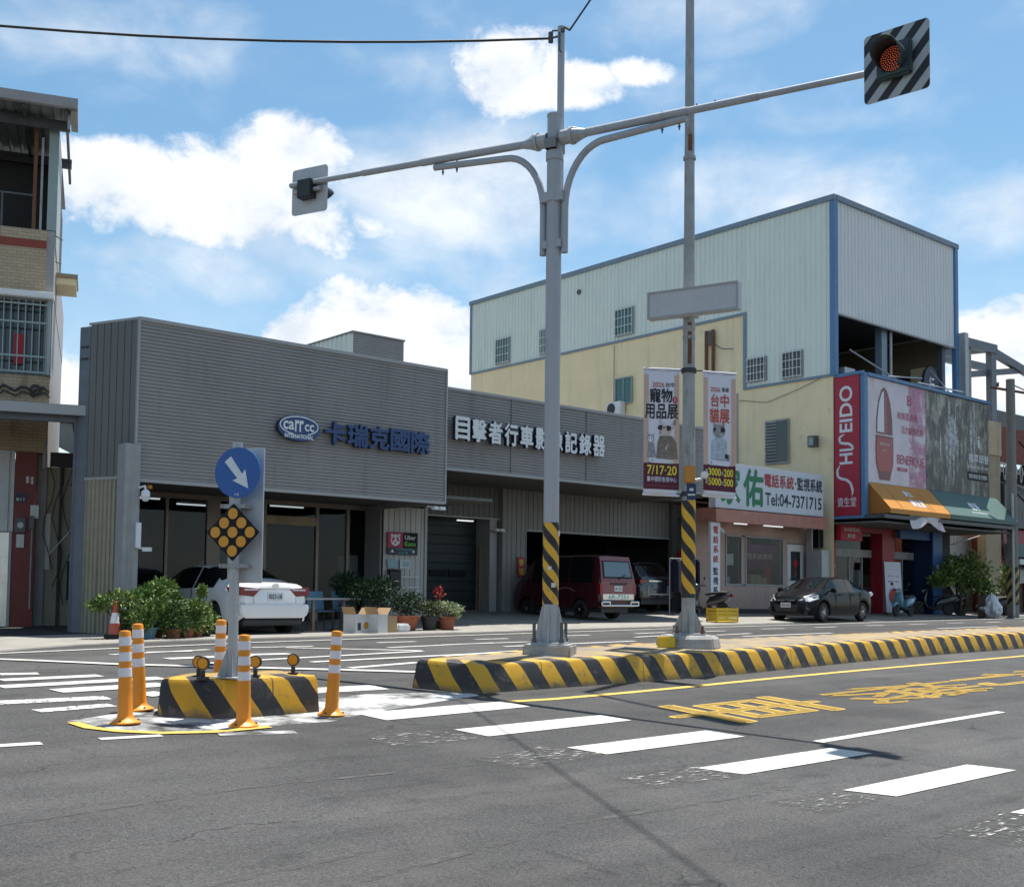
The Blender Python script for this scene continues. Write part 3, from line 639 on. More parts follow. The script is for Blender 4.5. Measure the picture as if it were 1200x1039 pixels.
# ------------------------------------------------------------------ delineator posts
def delineator(loc, label, rz, first=None):
    r = thing('delineator_post', label, 'bollard', loc, rz, 'orange posts round the barrier', world=False)
    b = MB(); b.m('orange_post'); b.lathe([(.135, 0), (.135, .012), (.10, .03), (.075, .05), (.066, .075), (.060, .3), (.052, .66), (.052, .80), (.046, .817), (.02, .822), (0, .822)], 20); b.build('post', r, smooth=40)
    for z0 in (.412, .549, .686):
        t = MB(); t.m('white_band'); f_ = lambda z: .0615-(z-.3)*.0222 if z < .66 else .0535
        t.lathe([(f_(z0)-.002, z0-.001), (f_(z0), z0), (f_(z0+.078), z0+.078), (f_(z0+.078)-.002, z0+.079)], 20); t.build('band', r, smooth=40)
    t = MB(); t.m('plastic_dark')
    for k in range(3):
        a = 2.1*k; t.tube([(.11*math.cos(a), .11*math.sin(a), .018), (.11*math.cos(a), .11*math.sin(a), .034)], .012, 6)
    t.build('bolt', r); return r
DP = [((4.05, 9.93), 'orange post with white bands on the white patch, nearest the left edge', .05, -.02), ((4.46, 10.6), 'orange post partly hidden behind another, beside the rounded barrier end', .05, 0), ((4.93, 9.41), 'orange post standing directly before the striped barrier block', .02, 0), ((5.99, 9.64), 'orange post leaning slightly at the square right end of the barrier', .05, .02), ((5.46, 10.98), 'orange post hidden partly by the arrow sign post, behind the barrier', .03, 0)]
d0 = None
for (p, lb, tx, ty) in DP:
    if d0 is None: d = d0 = delineator((p[0], p[1], zroad(*p)+.005), lb, 0)
    else: d = copy_tree(d0); d['label'] = lb; d.location = (p[0], p[1], zroad(*p)+.005)
    d.rotation_euler = (0, tx, p[0]*2)
# ------------------------------------------------------------------ signal pole
PB = Vector((10.16, 11.02, zi(10.16, 11.02)))
sp = thing('signal_pole', 'tall grey signal pole on the median with a flashing warning light at each arm end', 'traffic signal', PB)
PHI = R(21); U = Vector((-math.sin(PHI), math.cos(PHI), 0)); NP = Vector((-math.cos(PHI), -math.sin(PHI), 0))
b = MB(); b.m('concrete'); b.cbox(PB+Z*.045, .62, .62, .17, R(38)); b.build('plinth', sp, bevel=.02)
b = MB(); b.m('pole_grey'); b.cbox(PB+Z*.142, .44, .44, .024, R(38)); b.build('base_plate', sp, bevel=.004)
b = MB(); b.m('pole_grey'); b.tube([PB+Z*.15, PB+Z*7.19], .102, 24); b.lathe([(.108, 7.18), (.108, 7.21), (0, 7.215)], 24, PB)
for zz in (6.07, 6.64): b.lathe([(.105, zz-.06), (.118, zz-.06), (.118, zz+.06), (.105, zz+.06)], 24, PB)
b.build('pole', sp, smooth=40)
b = MB(); b.m('pole_grey')
for k in range(4):
    a = R(38)+k*math.pi/2; q = Vector((math.cos(a), math.sin(a), 0)); t = q.cross(Z)*.007
    b.prism([PB+t+q*.1+Z*.155, PB+t+q*.215+Z*.155, PB+t+q*.205+Z*.2, PB+t+q*.112+Z*.62, PB+t+q*.1+Z*.62], -t*2)
b.build('gusset', sp)
for k in range(4):
    a = R(38+45)+k*math.pi/2; q = PB+Vector((math.cos(a), math.sin(a), 0))*.255
    b = MB(); b.m('steel_dark'); b.tube([q+Z*.13, q+Z*.42], .022, 8); b.tube([q+Z*.155, q+Z*.205], .038, 6); b.build('anchor_bolt', sp)
# striped sleeve: UV along the pole
def sleeve(P, r, z0, z1, m, parent, name='warning_sleeve', n=24):
    b = MB(); b.m(m); uv = []; nz = 8
    for j in range(nz+1):
        for k in range(n+1):
            t = 2*math.pi*k/n; z = z0+(z1-z0)*j/nz; b.v.append(Vector((P.x+r*math.cos(t), P.y+r*math.sin(t), P.z+z))); uv.append((z, r*t))
    for j in range(nz):
        for k in range(n): b.f.append([j*(n+1)+k, j*(n+1)+k+1, (j+1)*(n+1)+k+1, (j+1)*(n+1)+k]); b.mi.append(0)
    return b.build(name, parent, smooth=60, uv=uv)
sl = sleeve(PB, .1055, .65, 1.72, 'sleeve_stripes', sp)
b = MB(); b.m('paper')
b.cbox(PB+Vector((-.09, -.075, 1.12)), .002, .05, .05, R(38)); b.cbox(PB+Vector((.05, -.10, 1.58)), .05, .002, .07, R(20)); b.cbox(PB+Vector((-.045, -.105, .90)), .06, .003, .06, R(-20)); b.build('sticker', sl)
# mast, arms, braces
MC = PB+Vector((.02, .02, 0))+U*0-NP*.0
mo = PB-NP*.17
b = MB(); b.m('galv'); b.tube([mo+Z*5.96, mo+Z*8.48], .048, 12); b.lathe([(.05, 8.46), (.05, 8.50), (0, 8.51)], 12, mo); b.build('mast', sp, smooth=40)
b = MB(); b.m('steel_dark'); mt = mo+Z*8.38
b.tube([mt+U*.0, mt+U*.16], .016, 6); b.tube([mt+U*.16-Z*.06, mt+U*.16+Z*.08], .035, 8); b.tube([mt+Z*.08+U*.02, mt+U*.14+Z*.10], .014, 6); b.tube([mt+NP*.06+Z*.02, mt+NP*.06-Z*.22, mt-U*.04-Z*.3], .012, 6); b.cbox(mt+Z*.05, .14, .05, .05, 1.2); b.tube([mt+Z*.11-U*.05, mt-U*.13+Z*.05], .02, 6); b.build('cable_bracket', sp)
AZ = 6.88
for sgn, Ln, rise, zo in ((1, 4.50, .085, 0), (-1, 3.98, .04, .0)):
    d = U*sgn; A0 = PB+Z*(AZ+zo); A1 = A0+d*Ln+Z*rise
    b = MB(); b.m('pole_grey'); k = .47
    b.tube([A0+d*.1, A0+d*(Ln*k)+Z*rise*k], .056, 14); b.tube([A0+d*(Ln*k)+Z*rise*k, A0+d*(Ln*.70)+Z*rise*.70], .048, 14); b.tube([A0+d*(Ln*.70)+Z*rise*.7, A1+d*(.12 if sgn < 0 else 0)], .040, 14)
    arm = b.build('arm', sp, smooth=40)
    b = MB(); b.m('galv')
    b.lathe([(.0, -.02), (.12, -.02), (.12, .02), (.0, .02)], 12, (0, 0, 0)); Mx = d.to_track_quat('Z', 'Y').to_matrix()
    b.v = [Mx @ p + A0+d*.26 for p in b.v]
    b.tube([A0+d*.10, A0+d*.26], .10, 12); b.tube([A0+d*.28, A0+d*.46], [.10, .058], 12)
    for k in range(6):
        a = k*math.pi/3; q = (NP*math.cos(a)+Z*math.sin(a)); t = q.cross(d)*.006; b.prism([A0+d*.28+q*.055+t, A0+d*.28+q*.115+t, A0+d*.42+q*.06+t], -t*2)
    b.cbox(A0+Z*-.10, .30, .16, .14, PHI); b.build('flange', arm, smooth=40)
    # curved brace
    b = MB(); b.m('pole_grey'); z0 = PB.z+6.98-.63+.03; pth = [PB+d*.155+Z*5.62, PB+d*.155+Z*6.30]
    pth = [PB+d*.16+Z*5.31, PB+d*.16+Z*5.91]
    for k in range(1, 11):
        a = math.pi/2*k/10; pth.append(PB+d*(.16+.59*(1-math.cos(a)))+Z*(5.91+.83*math.sin(a)))
    e = PB+d*(1.90 if sgn > 0 else 1.85)+Z*6.81; pth += [pth[-1]+(e-pth[-1])*.5, e]
    b.tube(pth, .047, 12); b.cbox(PB+d*.1+Z*6.07, .2, .13, .13, PHI); b.cbox(PB+d*.1+Z*5.43, .17, .07, .1, PHI); br = b.build('brace', sp, smooth=40)
    b = MB(); b.m('steel_dark')
    for tt in (1.53, 1.76): q = A0+d*tt; b.tube([q-Z*.20, q+Z*.075], .011, 6); b.tube([q+Z*.06, q+Z*.075], .02, 6); b.tube([q-Z*.165, q-Z*.15], .02, 6)
    for tt in (Ln*.5, Ln*.56): q = A0+d*tt; b.tube([q+Z*.03, q+Z*.09], .012, 6)
    b.build('clamp_bolt', arm)
    # signal head: backplate in the arm's plane, lamp facing along the road
    face = Vector((-.99, -.14, 0)).normalized() if sgn < 0 else -NP
    hc = A0+d*(4.47 if sgn < 0 else 4.18)+Z*(.0+rise) + (Z*.0 if sgn < 0 else -Z*.10)
    lat = face.cross(Z).normalized()*-1.0
    lat = Z.cross(face).normalized()
    hw = .385 if sgn < 0 else .335
    rr = .05; outline = []
    for (sx, sy) in ((1, 1), (-1, 1), (-1, -1), (1, -1)):
        base = {(1, 1): 0, (-1, 1): 90, (-1, -1): 180, (1, -1): 270}[(sx, sy)]
        for k in range(5): a = R(base+k*22.5); outline.append((sx*(hw-rr)+rr*math.cos(a), (sy*(hw+.02-rr)+rr*math.sin(a))))
    fc = hc+face*(.16 if sgn < 0 else .07)
    b = MB(); b.m('backplate_stripes' if sgn < 0 else 'plate_white'); b.m('plate_white')
    n = len(outline); fr = [fc+lat*p[0]+Z*p[1] for p in outline]; bk = [p-face*.012 for p in fr]
    b.cur = 0; b.add(fr, [tuple(range(n))]); b.cur = 1; b.add(bk, [tuple(range(n))[::-1]]); b.add(fr+bk, [(i, (i+1) % n, n+(i+1) % n, n+i) for i in range(n)])
    uv = [(p[0], p[1]) for p in outline]*2+[(p[0], p[1]) for p in outline]*2
    b.mi = [0, 1]+[1]*n
    head = b.build('backplate', sp, uv=uv, fixn=True)
    b = MB(); b.m('signal_green' if sgn < 0 else 'signal_black'); q = fc+face*.0
    b.obox(q-lat*.2-Z*.2, lat*.4, face*.10, Z*.4); hs_ = b.build('housing', head, bevel=.02)
    b = MB(); b.m('signal_black' if sgn < 0 else 'signal_black')
    b.obox(fc-face*.16-lat*.13-Z*.15, lat*.26, face*.15, Z*.28); b.build('control_box', head, bevel=.01)
    # visor: open tube, longer on top
    b = MB(); b.m('signal_green' if sgn < 0 else 'signal_black'); nseg = 28; vr = .165
    for kk, dep in ((0, 0), (1, 1)):
        for k in range(nseg+1):
            a = R(-52+284*k/nseg); dd = (.30 if abs(a-math.pi/2) < 1.2 else .30-.16*(min(1, (abs(a-math.pi/2)-1.2)/.9)))*dep
            b.v.append(q+face*(.10+dd)+lat*math.cos(a)*vr+Z*math.sin(a)*vr)
    for k in range(nseg): b.f.append([k, k+1, nseg+2+k, nseg+1+k]); b.mi.append(0)
    vo = b.build('visor', head, smooth=60); md = vo.modifiers.new('thick', 'SOLIDIFY'); md.thickness = .006
    b = MB(); b.m('black'); b.tube([q+face*.098, q+face*.104], .150, 24); ln_ = b.build('lens', head, smooth=40)
    b = MB(); b.m('amber_led'); b2 = q+face*.106
    for rr_, cnt in ((0, 1), (.028, 6), (.055, 12), (.082, 18), (.109, 24), (.134, 30)):
        for k in range(cnt): a = 2*math.pi*k/cnt+rr_*9; b.disc(b2+lat*rr_*math.cos(a)+Z*rr_*math.sin(a), lat, Z, .0085, 6)
    b.build('led_dots', ln_)
    b = MB(); b.m('galv'); ae = A1; b.obox(fc-face*.13-lat*.06-Z*.03, lat*.12, face*.12, Z*.06); b.tube([fc-face*(.13 if sgn < 0 else .07)-Z*.02+d*-.25, fc-face*(.13 if sgn < 0 else .07)-Z*.02+d*.25], .035, 10); b.build('mount', head, smooth=40)
# ------------------------------------------------------------------ overhead cables
def cable(p0, p1, sag, r, label, n=28):
    p0, p1 = Vector(p0), Vector(p1); pts = [p0+(p1-p0)*i/n-Z*sag*4*(i/n)*(1-i/n) for i in range(n+1)]
    b = MB(); b.m('plastic_dark'); b.tube(pts, r, 6); o = b.build('overhead_cable', smooth=60); tag(o, label, 'cable', 'cables from the mast'); return o
mtop = mo+Z*8.38
cable(mtop+U*.17, (-10.2, 27.2, 13.05), 1.5, .018, 'black overhead cable sagging leftward across the sky from the signal mast')
cable(mtop-U*.13+Z*.05, (-2.0, -15.0, 9.2), .12, .013, 'black overhead cable rising steeply out of the top from the signal mast')
# ------------------------------------------------------------------ lamp post
LB = Vector((13.28, 11.33, zi(13.28, 11.33)))
lp = thing('lamp_post', 'very tall weathered pole on the median carrying a blank sign box', 'lamp post', LB)
VD = Vector((.731, -.682, 0)); FN = Vector((-.682, -.731, 0))   # sideways and towards the road's near side
b = MB(); b.m('concrete'); b.m('barrier_top')
pl = []
b.cur = 0; b.lathe([(.50, -.03), (.47, .12), (.43, .17), (0, .172)], 8, LB); b.v = [LB+Vector(((p-LB).x*1.0, (p-LB).y*1.0, (p-LB).z)) for p in b.v]; b.build('plinth', lp, bevel=.02)
b = MB(); b.m('yellow_crate'); q = LB-VD*.36+FN*.05; b.obox(q-VD*.135+FN*.30-Z*.02, VD*.26, FN*.10, Z*.18); b.build('yellow_edge', lp, bevel=.02)
b = MB(); b.m('galv_old'); b.cbox(LB+Z*.185, .46, .46, .025, R(47)); 
for k in range(4):
    a = R(47)+k*math.pi/2; q = Vector((math.cos(a), math.sin(a), 0)); t = q.cross(Z)*.007
    b.prism([LB+t+q*.1+Z*.2, LB+t+q*.25+Z*.2, LB+t+q*.24+Z*.24, LB+t+q*.11+Z*.52, LB+t+q*.1+Z*.52], -t*2)
b.build('base_plate', lp)
for k in range(4):
    a = R(47+45)+k*math.pi/2; q = LB+Vector((math.cos(a), math.sin(a), 0))*.27
    b = MB(); b.m('rust'); b.tube([q+Z*.17, q+Z*.31], .02, 8); b.tube([q+Z*.2, q+Z*.245], .038, 6); b.build('anchor_bolt', lp)
b = MB(); b.m('galv_old'); b.tube([LB+Z*.19, LB+Z*2.6, LB+Z*5.2, LB+Z*11.8], [.104, .100, .088, .056], 22)
for zz in (4.7, 4.85, 7.5): b.lathe([(.09, zz-.025), (.097, zz-.025), (.097, zz+.025), (.09, zz+.025)], 22, LB)
b.build('pole', lp, smooth=40)
b = MB(); b.m('rust')
for zz, hh in ((4.86, .06), (4.28, .5), (7.6, .25)): q = LB+FN*.088+Z*zz; b.obox(q-VD*.03, VD*.06, FN*.006, Z*hh)
b.build('rust_patch', lp)
# lamp arm and head, above the frame
b = MB(); b.m('galv_old'); b.tube([LB+Z*11.7, LB+Z*12.0-Vector((0, .4, 0)), LB+Z*12.2-Vector((0, 1.8, 0))], .04, 10); b.build('lamp_arm', lp, smooth=60)
b = MB(); b.m('galv'); b.cbox(LB+Z*12.2-Vector((0, 2.1, 0)), .3, .7, .14, 0); b.build('lamp_head', lp, bevel=.05)
sleeve(LB, .1065, .79, 2.20, 'sleeve_stripes_new', lp)
b = MB(); b.m('plastic_dark'); b.lathe([(.105, .73), (.11, .73), (.11, .79), (.105, .79)], 22, LB); b.build('sleeve_tape', lp, smooth=40)
b = MB(); b.m('blue_dark'); q = LB+FN*.105+VD*.03+Z*2.21; b.obox(q-VD*.07, VD*.14, FN*.012, Z*.24); b.m('paper'); b.obox(q-VD*.055+FN*.013+Z*.06, VD*.11, FN*.001, Z*.025); b.obox(q-VD*.03+FN*.013+Z*.13, VD*.06, FN*.001, Z*.04); b.build('number_plate', lp)
b = MB(); b.m('awn_orange'); q = LB+FN*.095+Z*2.46; b.obox(q-VD*.08, VD*.16, FN*.07, Z*.26); b.m('cctv'); b.build('control_box', lp, bevel=.01)
b = MB(); b.m('cctv'); q = LB+FN*.16+VD*.08+Z*2.50; b.tube([q, q+VD*.10+Z*.02], .022, 8); b.lathe([(0, -.05), (.045, -.04), (.06, 0), (.05, .05), (0, .07)], 14, q+VD*.14+Z*.07); b.build('small_camera', lp, smooth=50)
# blank sign box
b = MB(); b.m('plate_white'); q = LB+VD*.0+Z*(5.52)+FN*(-.1)
VB = (VD*.875+FN*.485).normalized(); FB = Vector((VB.y, -VB.x, 0)); bx0 = LB-VB*.58+Z*4.99+FB*.26
b.obox(bx0, VB*1.46, -FB*.15, Z*.42); sb_ = b.build('sign_box', lp, bevel=.008)
b = MB(); b.m('trim_grey'); 
for a0, du, dz in ((0, 1.40, .03), (0, 1.40, .03)): pass
b.obox(bx0+FB*.001, VB*1.46, FB*.012, Z*.03); b.obox(bx0+FB*.001+Z*.39, VB*1.46, FB*.012, Z*.03); b.obox(bx0+FB*.001+Z*.031, VB*.03, FB*.012, Z*.358); b.obox(bx0+FB*.001+VB*1.43+Z*.031, VB*.03, FB*.012, Z*.358); b.build('frame', sb_)
b = MB(); b.m('galv_old')
for zz in (5.04, 5.36): b.lathe([(.086, zz-.02), (.115, zz-.02), (.115, zz+.02), (.086, zz+.02)], 16, LB); b.obox(LB-VD*.16+Z*(zz-.015)-FN*.1, VD*.32, FN*.02, Z*.03)
b.tube([LB+FN*.1-VD*.08+Z*5.08, LB+FN*.1+VD*.06+Z*5.34], .006, 5); b.build('sign_clamp', lp)
b = MB(); b.m('plastic_dark')
for zz in (2.30, 4.19): b.tube([LB+FN*.02-VD*.18+Z*zz, LB+FN*.02+VD*.26+Z*zz], .013, 8); b.lathe([(.092, zz-.035), (.116, zz-.035), (.116, zz+.035), (.092, zz+.035)], 16, LB)
b.build('banner_bracket', lp, smooth=40)
# ------------------------------------------------------------------ advertising banners on the lamp post
def banner(x0, x1, z0, z1, kind, label, tilt):
    w = x1-x0; q0 = LB+VD*x0+FN*.035
    t = thing('advertising_banner', label, 'banner', q0+Z*z0, 0, 'expo banners on the lamp post')
    def P(s, z, off=0.):   # gentle cloth curve
        return q0+VD*(w*s)+Z*(z0+(z1-z0)*z+tilt*(s-.5))+FN*(.035*math.sin(s*5+z*4)*math.sin(math.pi*z)+.012*math.sin(9*z+4*s)+off)
    def sheet(b, s0, s1, a0, a1, off, nu=10, nv=26):
        vs = [P(s0+(s1-s0)*i/nu, a0+(a1-a0)*j/nv, off) for j in range(nv+1) for i in range(nu+1)]
        b.add(vs, [(j*(nu+1)+i, j*(nu+1)+i+1, (j+1)*(nu+1)+i+1, (j+1)*(nu+1)+i) for j in range(nv) for i in range(nu)])
    def poly(b, pts, off): b.add([P(p[0], p[1], off) for p in pts], [tuple(range(len(pts)))])
    def ell(b, cx, cy, rx, ry, off, n=18, rot=0): poly(b, [(cx+rx*math.cos(a)*math.cos(rot)-ry*math.sin(a)*math.sin(rot), cy+(rx*math.cos(a)*math.sin(rot)+ry*math.sin(a)*math.cos(rot))) for a in [2*math.pi*k/n for k in range(n)]], off)
    def tx(b, body, s0, s1, a0, a1, off=.006, bold=.012):
        m_ = MB(); text(m_, body, (0, 0, 0), (1, 0, 0), (0, 1, 0), 1, 1, bold=bold); b.add([P(s0+p.x*(s1-s0), a0+p.y*(a1-a0), off) for p in m_.v], m_.f)
    b = MB(); b.m('banner_white'); sheet(b, 0, 1, 0, 1, 0); cl = b.build('cloth', t, smooth=60); cl.modifiers.new('thick', 'SOLIDIFY').thickness = .002
    b = MB(); b.m('banner_white'); b.tube([P(-.02, 1.0), P(1.02, 1.0)], .016, 8); b.tube([P(-.02, .0), P(1.02, .0)], .016, 8); b.build('rod', t, smooth=50)
    b = MB(); b.m('banner_peach'); sheet(b, .0, .14, .25, .955, .004, 4); sheet(b, .86, 1., .25, .955, .004, 4)
    b.build('side_border', cl)
    b = MB(); b.m('banner_maroon'); sheet(b, 0, 1, .045, .255, .004, 8, 6); b.build('maroon_block', cl)
    b = MB()
    if kind == 'dog':
        b.m('ink_red'); tx(b, '2026', .24, .58, .855, .895); b.m('ink_black'); tx(b, '台中', .62, .86, .857, .895)
        tx(b, '寵物', .18, .80, .735, .845, bold=.022); tx(b, '用品展', .04, .96, .605, .72, bold=.022)
        b.m('red_letter'); ell(b, .88, .755, .075, .028, .007); b.m('banner_white'); tx(b, '第1', .85, .91, .738, .772, .010)
        b.m('ink_yellow'); tx(b, '7/17·20', .10, .94, .16, .235, .008, .018); b.m('banner_white'); tx(b, '臺中國際會展中心', .10, .94, .105, .145, .008); b.m('ink_red'); tx(b, '··················', .1, .94, .07, .075, .008)
        b.m('banner_white'); poly(b, [(.20, .252), (.78, .252), (.82, .27), (.78, .288), (.20, .288), (.16, .27)], .009); b.m('ink_black'); tx(b, '上聯台中寵物展', .22, .76, .260, .280, .012)
    else:
        b.m('ink_red'); tx(b, '2026', .22, .52, .845, .882); b.m('ink_black'); tx(b, '首屆', .57, .78, .847, .882)
        b.m('ink_red'); tx(b, '台中', .24, .78, .725, .825, bold=.02); tx(b, '貓展', .20, .80, .595, .71, bold=.02)
        b.m('ink_yellow'); tx(b, '3000', .15, .55, .165, .228, .008, .03); tx(b, '200', .64, .93, .165, .228, .008, .03); tx(b, '5000', .15, .55, .088, .15, .008, .03); tx(b, '500', .64, .93, .088, .15, .008, .03)
        b.m('banner_white')
        for zz in (.175, .098): tx(b, '滿', .05, .13, zz, zz+.04, .008); tx(b, '送', .56, .63, zz, zz+.03, .008)
        poly(b, [(.18, .25), (.80, .25), (.85, .27), (.80, .29), (.18, .29), (.13, .27)], .009); b.m('ink_black'); tx(b, '五萬抽獎現金回饋', .21, .77, .260, .281, .012)
    b.build('lettering', cl)
    b = MB()
    if kind == 'dog':   # a dog in dark glasses and a jacket, a small sketched dog beside it
        b.m('ink_brown'); poly(b, [(.36, .29), (.40, .42), (.46, .47), (.80, .47), (.92, .42), (.97, .29)], .006); b.m('ink_pink'); poly(b, [(.50, .29), (.54, .46), (.78, .46), (.80, .29)], .0075)
        ell(b, .62, .515, .17, .045, .008); poly(b, [(.47, .53), (.44, .615), (.56, .555)], .0075); poly(b, [(.74, .545), (.88, .61), (.82, .52)], .0075); ell(b, .54, .485, .10, .022, .009)
        b.m('ink_brown'); ell(b, .87, .575, .03, .025, .009); b.m('ink_black'); ell(b, .49, .535, .085, .021, .010); ell(b, .68, .53, .095, .022, .010); poly(b, [(.5, .54), (.78, .542), (.78, .535), (.5, .533)], .0102); ell(b, .49, .495, .03, .009, .010)
        b.m('ink_grey'); ell(b, .20, .44, .10, .035, .007); poly(b, [(.12, .46), (.1, .495), (.18, .475)], .007); poly(b, [(.24, .47), (.31, .49), (.28, .455)], .007); poly(b, [(.1, .29), (.12, .41), (.3, .41), (.36, .30)], .0065); b.m('banner_white'); ell(b, .20, .44, .075, .025, .008); b.m('ink_black'); ell(b, .16, .445, .015, .005, .009); ell(b, .23, .445, .015, .005, .009)
    else:
        b.m('ink_blue'); poly(b, [(.24, .30), (.26, .44), (.36, .475), (.64, .475), (.74, .44), (.72, .30)], .006); b.m('banner_white'); poly(b, [(.42, .30), (.44, .475), (.54, .475), (.54, .30)], .007); b.m('ink_red'); poly(b, [(.42, .31), (.42, .39), (.51, .39), (.51, .31)], .009)
        b.m('ink_grey'); ell(b, .49, .53, .19, .055, .008); poly(b, [(.33, .55), (.31, .605), (.44, .575)], .0075); poly(b, [(.55, .575), (.66, .605), (.65, .55)], .0075); ell(b, .78, .31, .05, .03, .007, rot=.6); b.m('ink_pink'); ell(b, .48, .512, .03, .010, .0105)
        b.m('banner_white'); ell(b, .49, .505, .10, .024, .0095); b.m('ink_black'); ell(b, .40, .54, .085, .022, .011); ell(b, .59, .54, .085, .022, .011); [poly(b, [(.47+k*.03-.008, .565), (.47+k*.03+.008, .565), (.47+k*.03, .585)], .0105) for k in (-3, -1, 1, 3)]; ell(b, .72, .33, .06, .02, .010); poly(b, [(.4, .545), (.6, .545), (.6, .54), (.4, .54)], .0101); ell(b, .48, .513, .02, .006, .010)
    b.build('animal_picture', cl)
    return t
banner(-.690, -.150, 2.28, 4.21, 'dog', 'white pet expo banner showing a dog in sunglasses and jacket', -.02)
banner(.215, .705, 2.26, 4.155, 'cat', 'narrower white cat expo banner showing a cat in a pale coat', -.035)
# ================================================================== grey shop (two metal-clad fascias)
X_, Y_ = Vector((1, 0, 0)), Vector((0, 1, 0)); FRONT = -Y_
gs = thing('metal_clad_shop', 'wide grey shop clad in ribbed metal with blue and white sign lettering', 'shop', (16, 24, .6))
SD = Vector((-.388, .92, 0)).normalized(); SO = Vector((9.10, 22.2, 0)); SN = Vector((-SD.y, SD.x, 0))
b = MB(); b.m('clad_grey'); b.corr((9.10, 22.2, 3.70), Z, X_, 3.20, 7.80, .0745, .022, FRONT, 'lap'); b.m('trim_grey')
b.box(9.07, 9.115, 22.155, 22.22, 3.64, 6.97); b.box(16.885, 16.925, 22.155, 25.1, 3.64, 6.97); b.box(9.115, 16.885, 22.155, 22.25, 3.63, 3.70); b.box(9.115, 16.885, 22.15, 22.26, 6.90, 6.975); b.build('front_cladding', gs)
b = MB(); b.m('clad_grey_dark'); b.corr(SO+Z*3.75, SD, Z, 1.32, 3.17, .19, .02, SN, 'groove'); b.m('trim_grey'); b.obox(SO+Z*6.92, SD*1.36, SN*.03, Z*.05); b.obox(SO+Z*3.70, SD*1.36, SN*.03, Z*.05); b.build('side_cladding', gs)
b = MB(); b.m('soffit'); b.box(9.2, 18.5, 22.26, 26.1, 3.79, 3.86); b.box(16.95, 28.12, 22.96, 26.9, 4.66, 4.72); b.box(28.12, 31.4, 25.6, 26.9, 4.66, 4.72); b.m('trim_grey'); b.box(17.10, 17.148, 25.25, 26.0, .5, 3.78); b.build('soffit', gs)
b = MB(); b.m('roof_metal'); b.add([(8.55, 23.6, 6.8), (16.9, 22.3, 6.8), (16.9, 37, 6.8), (14.8, 37, 6.8), (9.15, 22.3, 6.8)], [(0, 4, 1, 2, 3)]); b.box(16.95, 28.1, 23.0, 37, 6.5, 6.56); b.box(28.1, 31.3, 25.6, 37, 6.5, 6.56); b.m('dark_wall'); b.box(14.9, 32, 36.9, 37.1, .7, 6.8); b.box(31.25, 31.4, 26.7, 36.9, .7, 6.8); b.build('roof', gs)
b = MB(); b.m('clad_grey'); b.corr((16.93, 22.9, 4.64), Z, X_, 1.99, 11.2, .0745, .022, FRONT, 'lap'); b.m('clad_seam'); [b.box(x_, x_+.012, 22.866, 22.89, 4.65, 6.62) for x_ in (19.6, 22.4, 25.2)]; b.m('trim_grey'); b.box(16.93, 28.13, 22.85, 22.95, 4.57, 4.64); b.box(16.93, 28.15, 22.85, 22.96, 6.63, 6.70); b.box(28.13, 28.18, 22.85, 26.6, 4.57, 6.70)
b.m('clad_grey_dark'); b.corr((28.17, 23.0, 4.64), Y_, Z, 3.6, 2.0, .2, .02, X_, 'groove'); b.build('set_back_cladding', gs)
# oval badge and solid letters on the first fascia
b = MB(); b.m('letter_side'); c = Vector((12.725, 22.13, 5.065)); el = lambda rx, rz, k=40: [c+X_*rx*math.cos(2*math.pi*i/k)+Z*rz*math.sin(2*math.pi*i/k) for i in range(k)]
b.prism(el(.535, .29), FRONT*-.02+FRONT*.09); bd = b.build('oval_badge', gs, smooth=40)
b = MB(); b.m('letter_blue'); b.prism([p+FRONT*.092 for p in el(.53, .285)], FRONT*.004)
b.m('letter_white'); o1 = [c+Z*.05+FRONT*.0985+X_*.49*math.cos(2*math.pi*i/40)+Z*.215*math.sin(2*math.pi*i/40) for i in range(41)]; o2 = [c+Z*.05+FRONT*.0985+X_*.463*math.cos(2*math.pi*i/40)+Z*.188*math.sin(2*math.pi*i/40) for i in range(41)]
for i in range(40):
    if not 27 < i < 33: b.quad(o1[i], o1[i+1], o2[i+1], o2[i])
text(b, 'ca', c+FRONT*.099+X_*-.40-Z*.055, X_, Z, .27, .19, bold=.02); text(b, 'rr', c+FRONT*.099+X_*-.11-Z*.085, X_, Z, .22, .26, bold=.02); text(b, 'cc', c+FRONT*.099+X_*.135-Z*.055, X_, Z, .24, .16, bold=.02)
text(b, 'INTERNATIONAL', c+FRONT*.099+X_*-.36-Z*.235, X_, Z, .72, .095, bold=.03); b.build('badge_lettering', bd)
chars = '卡瑞克國際'
for i, ch in enumerate(chars):
    b = MB(); b.m('letter_blue'); text(b, ch, (13.40+i*.595, 22.13, 4.80), X_, Z, .53, .50, depth=.09, bold=.028); b.cur = 0; o = b.build('sign_letter', gs); o.data.materials.append(MATS['letter_side'])
    for p in o.data.polygons:
        if abs(p.normal.y) < .5: p.material_index = 1
for i, ch in enumerate('目擊者行車影像記錄器'):
    b = MB(); b.m('letter_white'); text(b, ch, (17.57+i*.544, 22.76, 5.36), X_, Z, .44, .56, depth=.12, bold=.03); o = b.build('sign_letter', gs); o.data.materials.append(MATS['letter_side'])
    for p in o.data.polygons:
        if abs(p.normal.y) < .5: p.material_index = 1
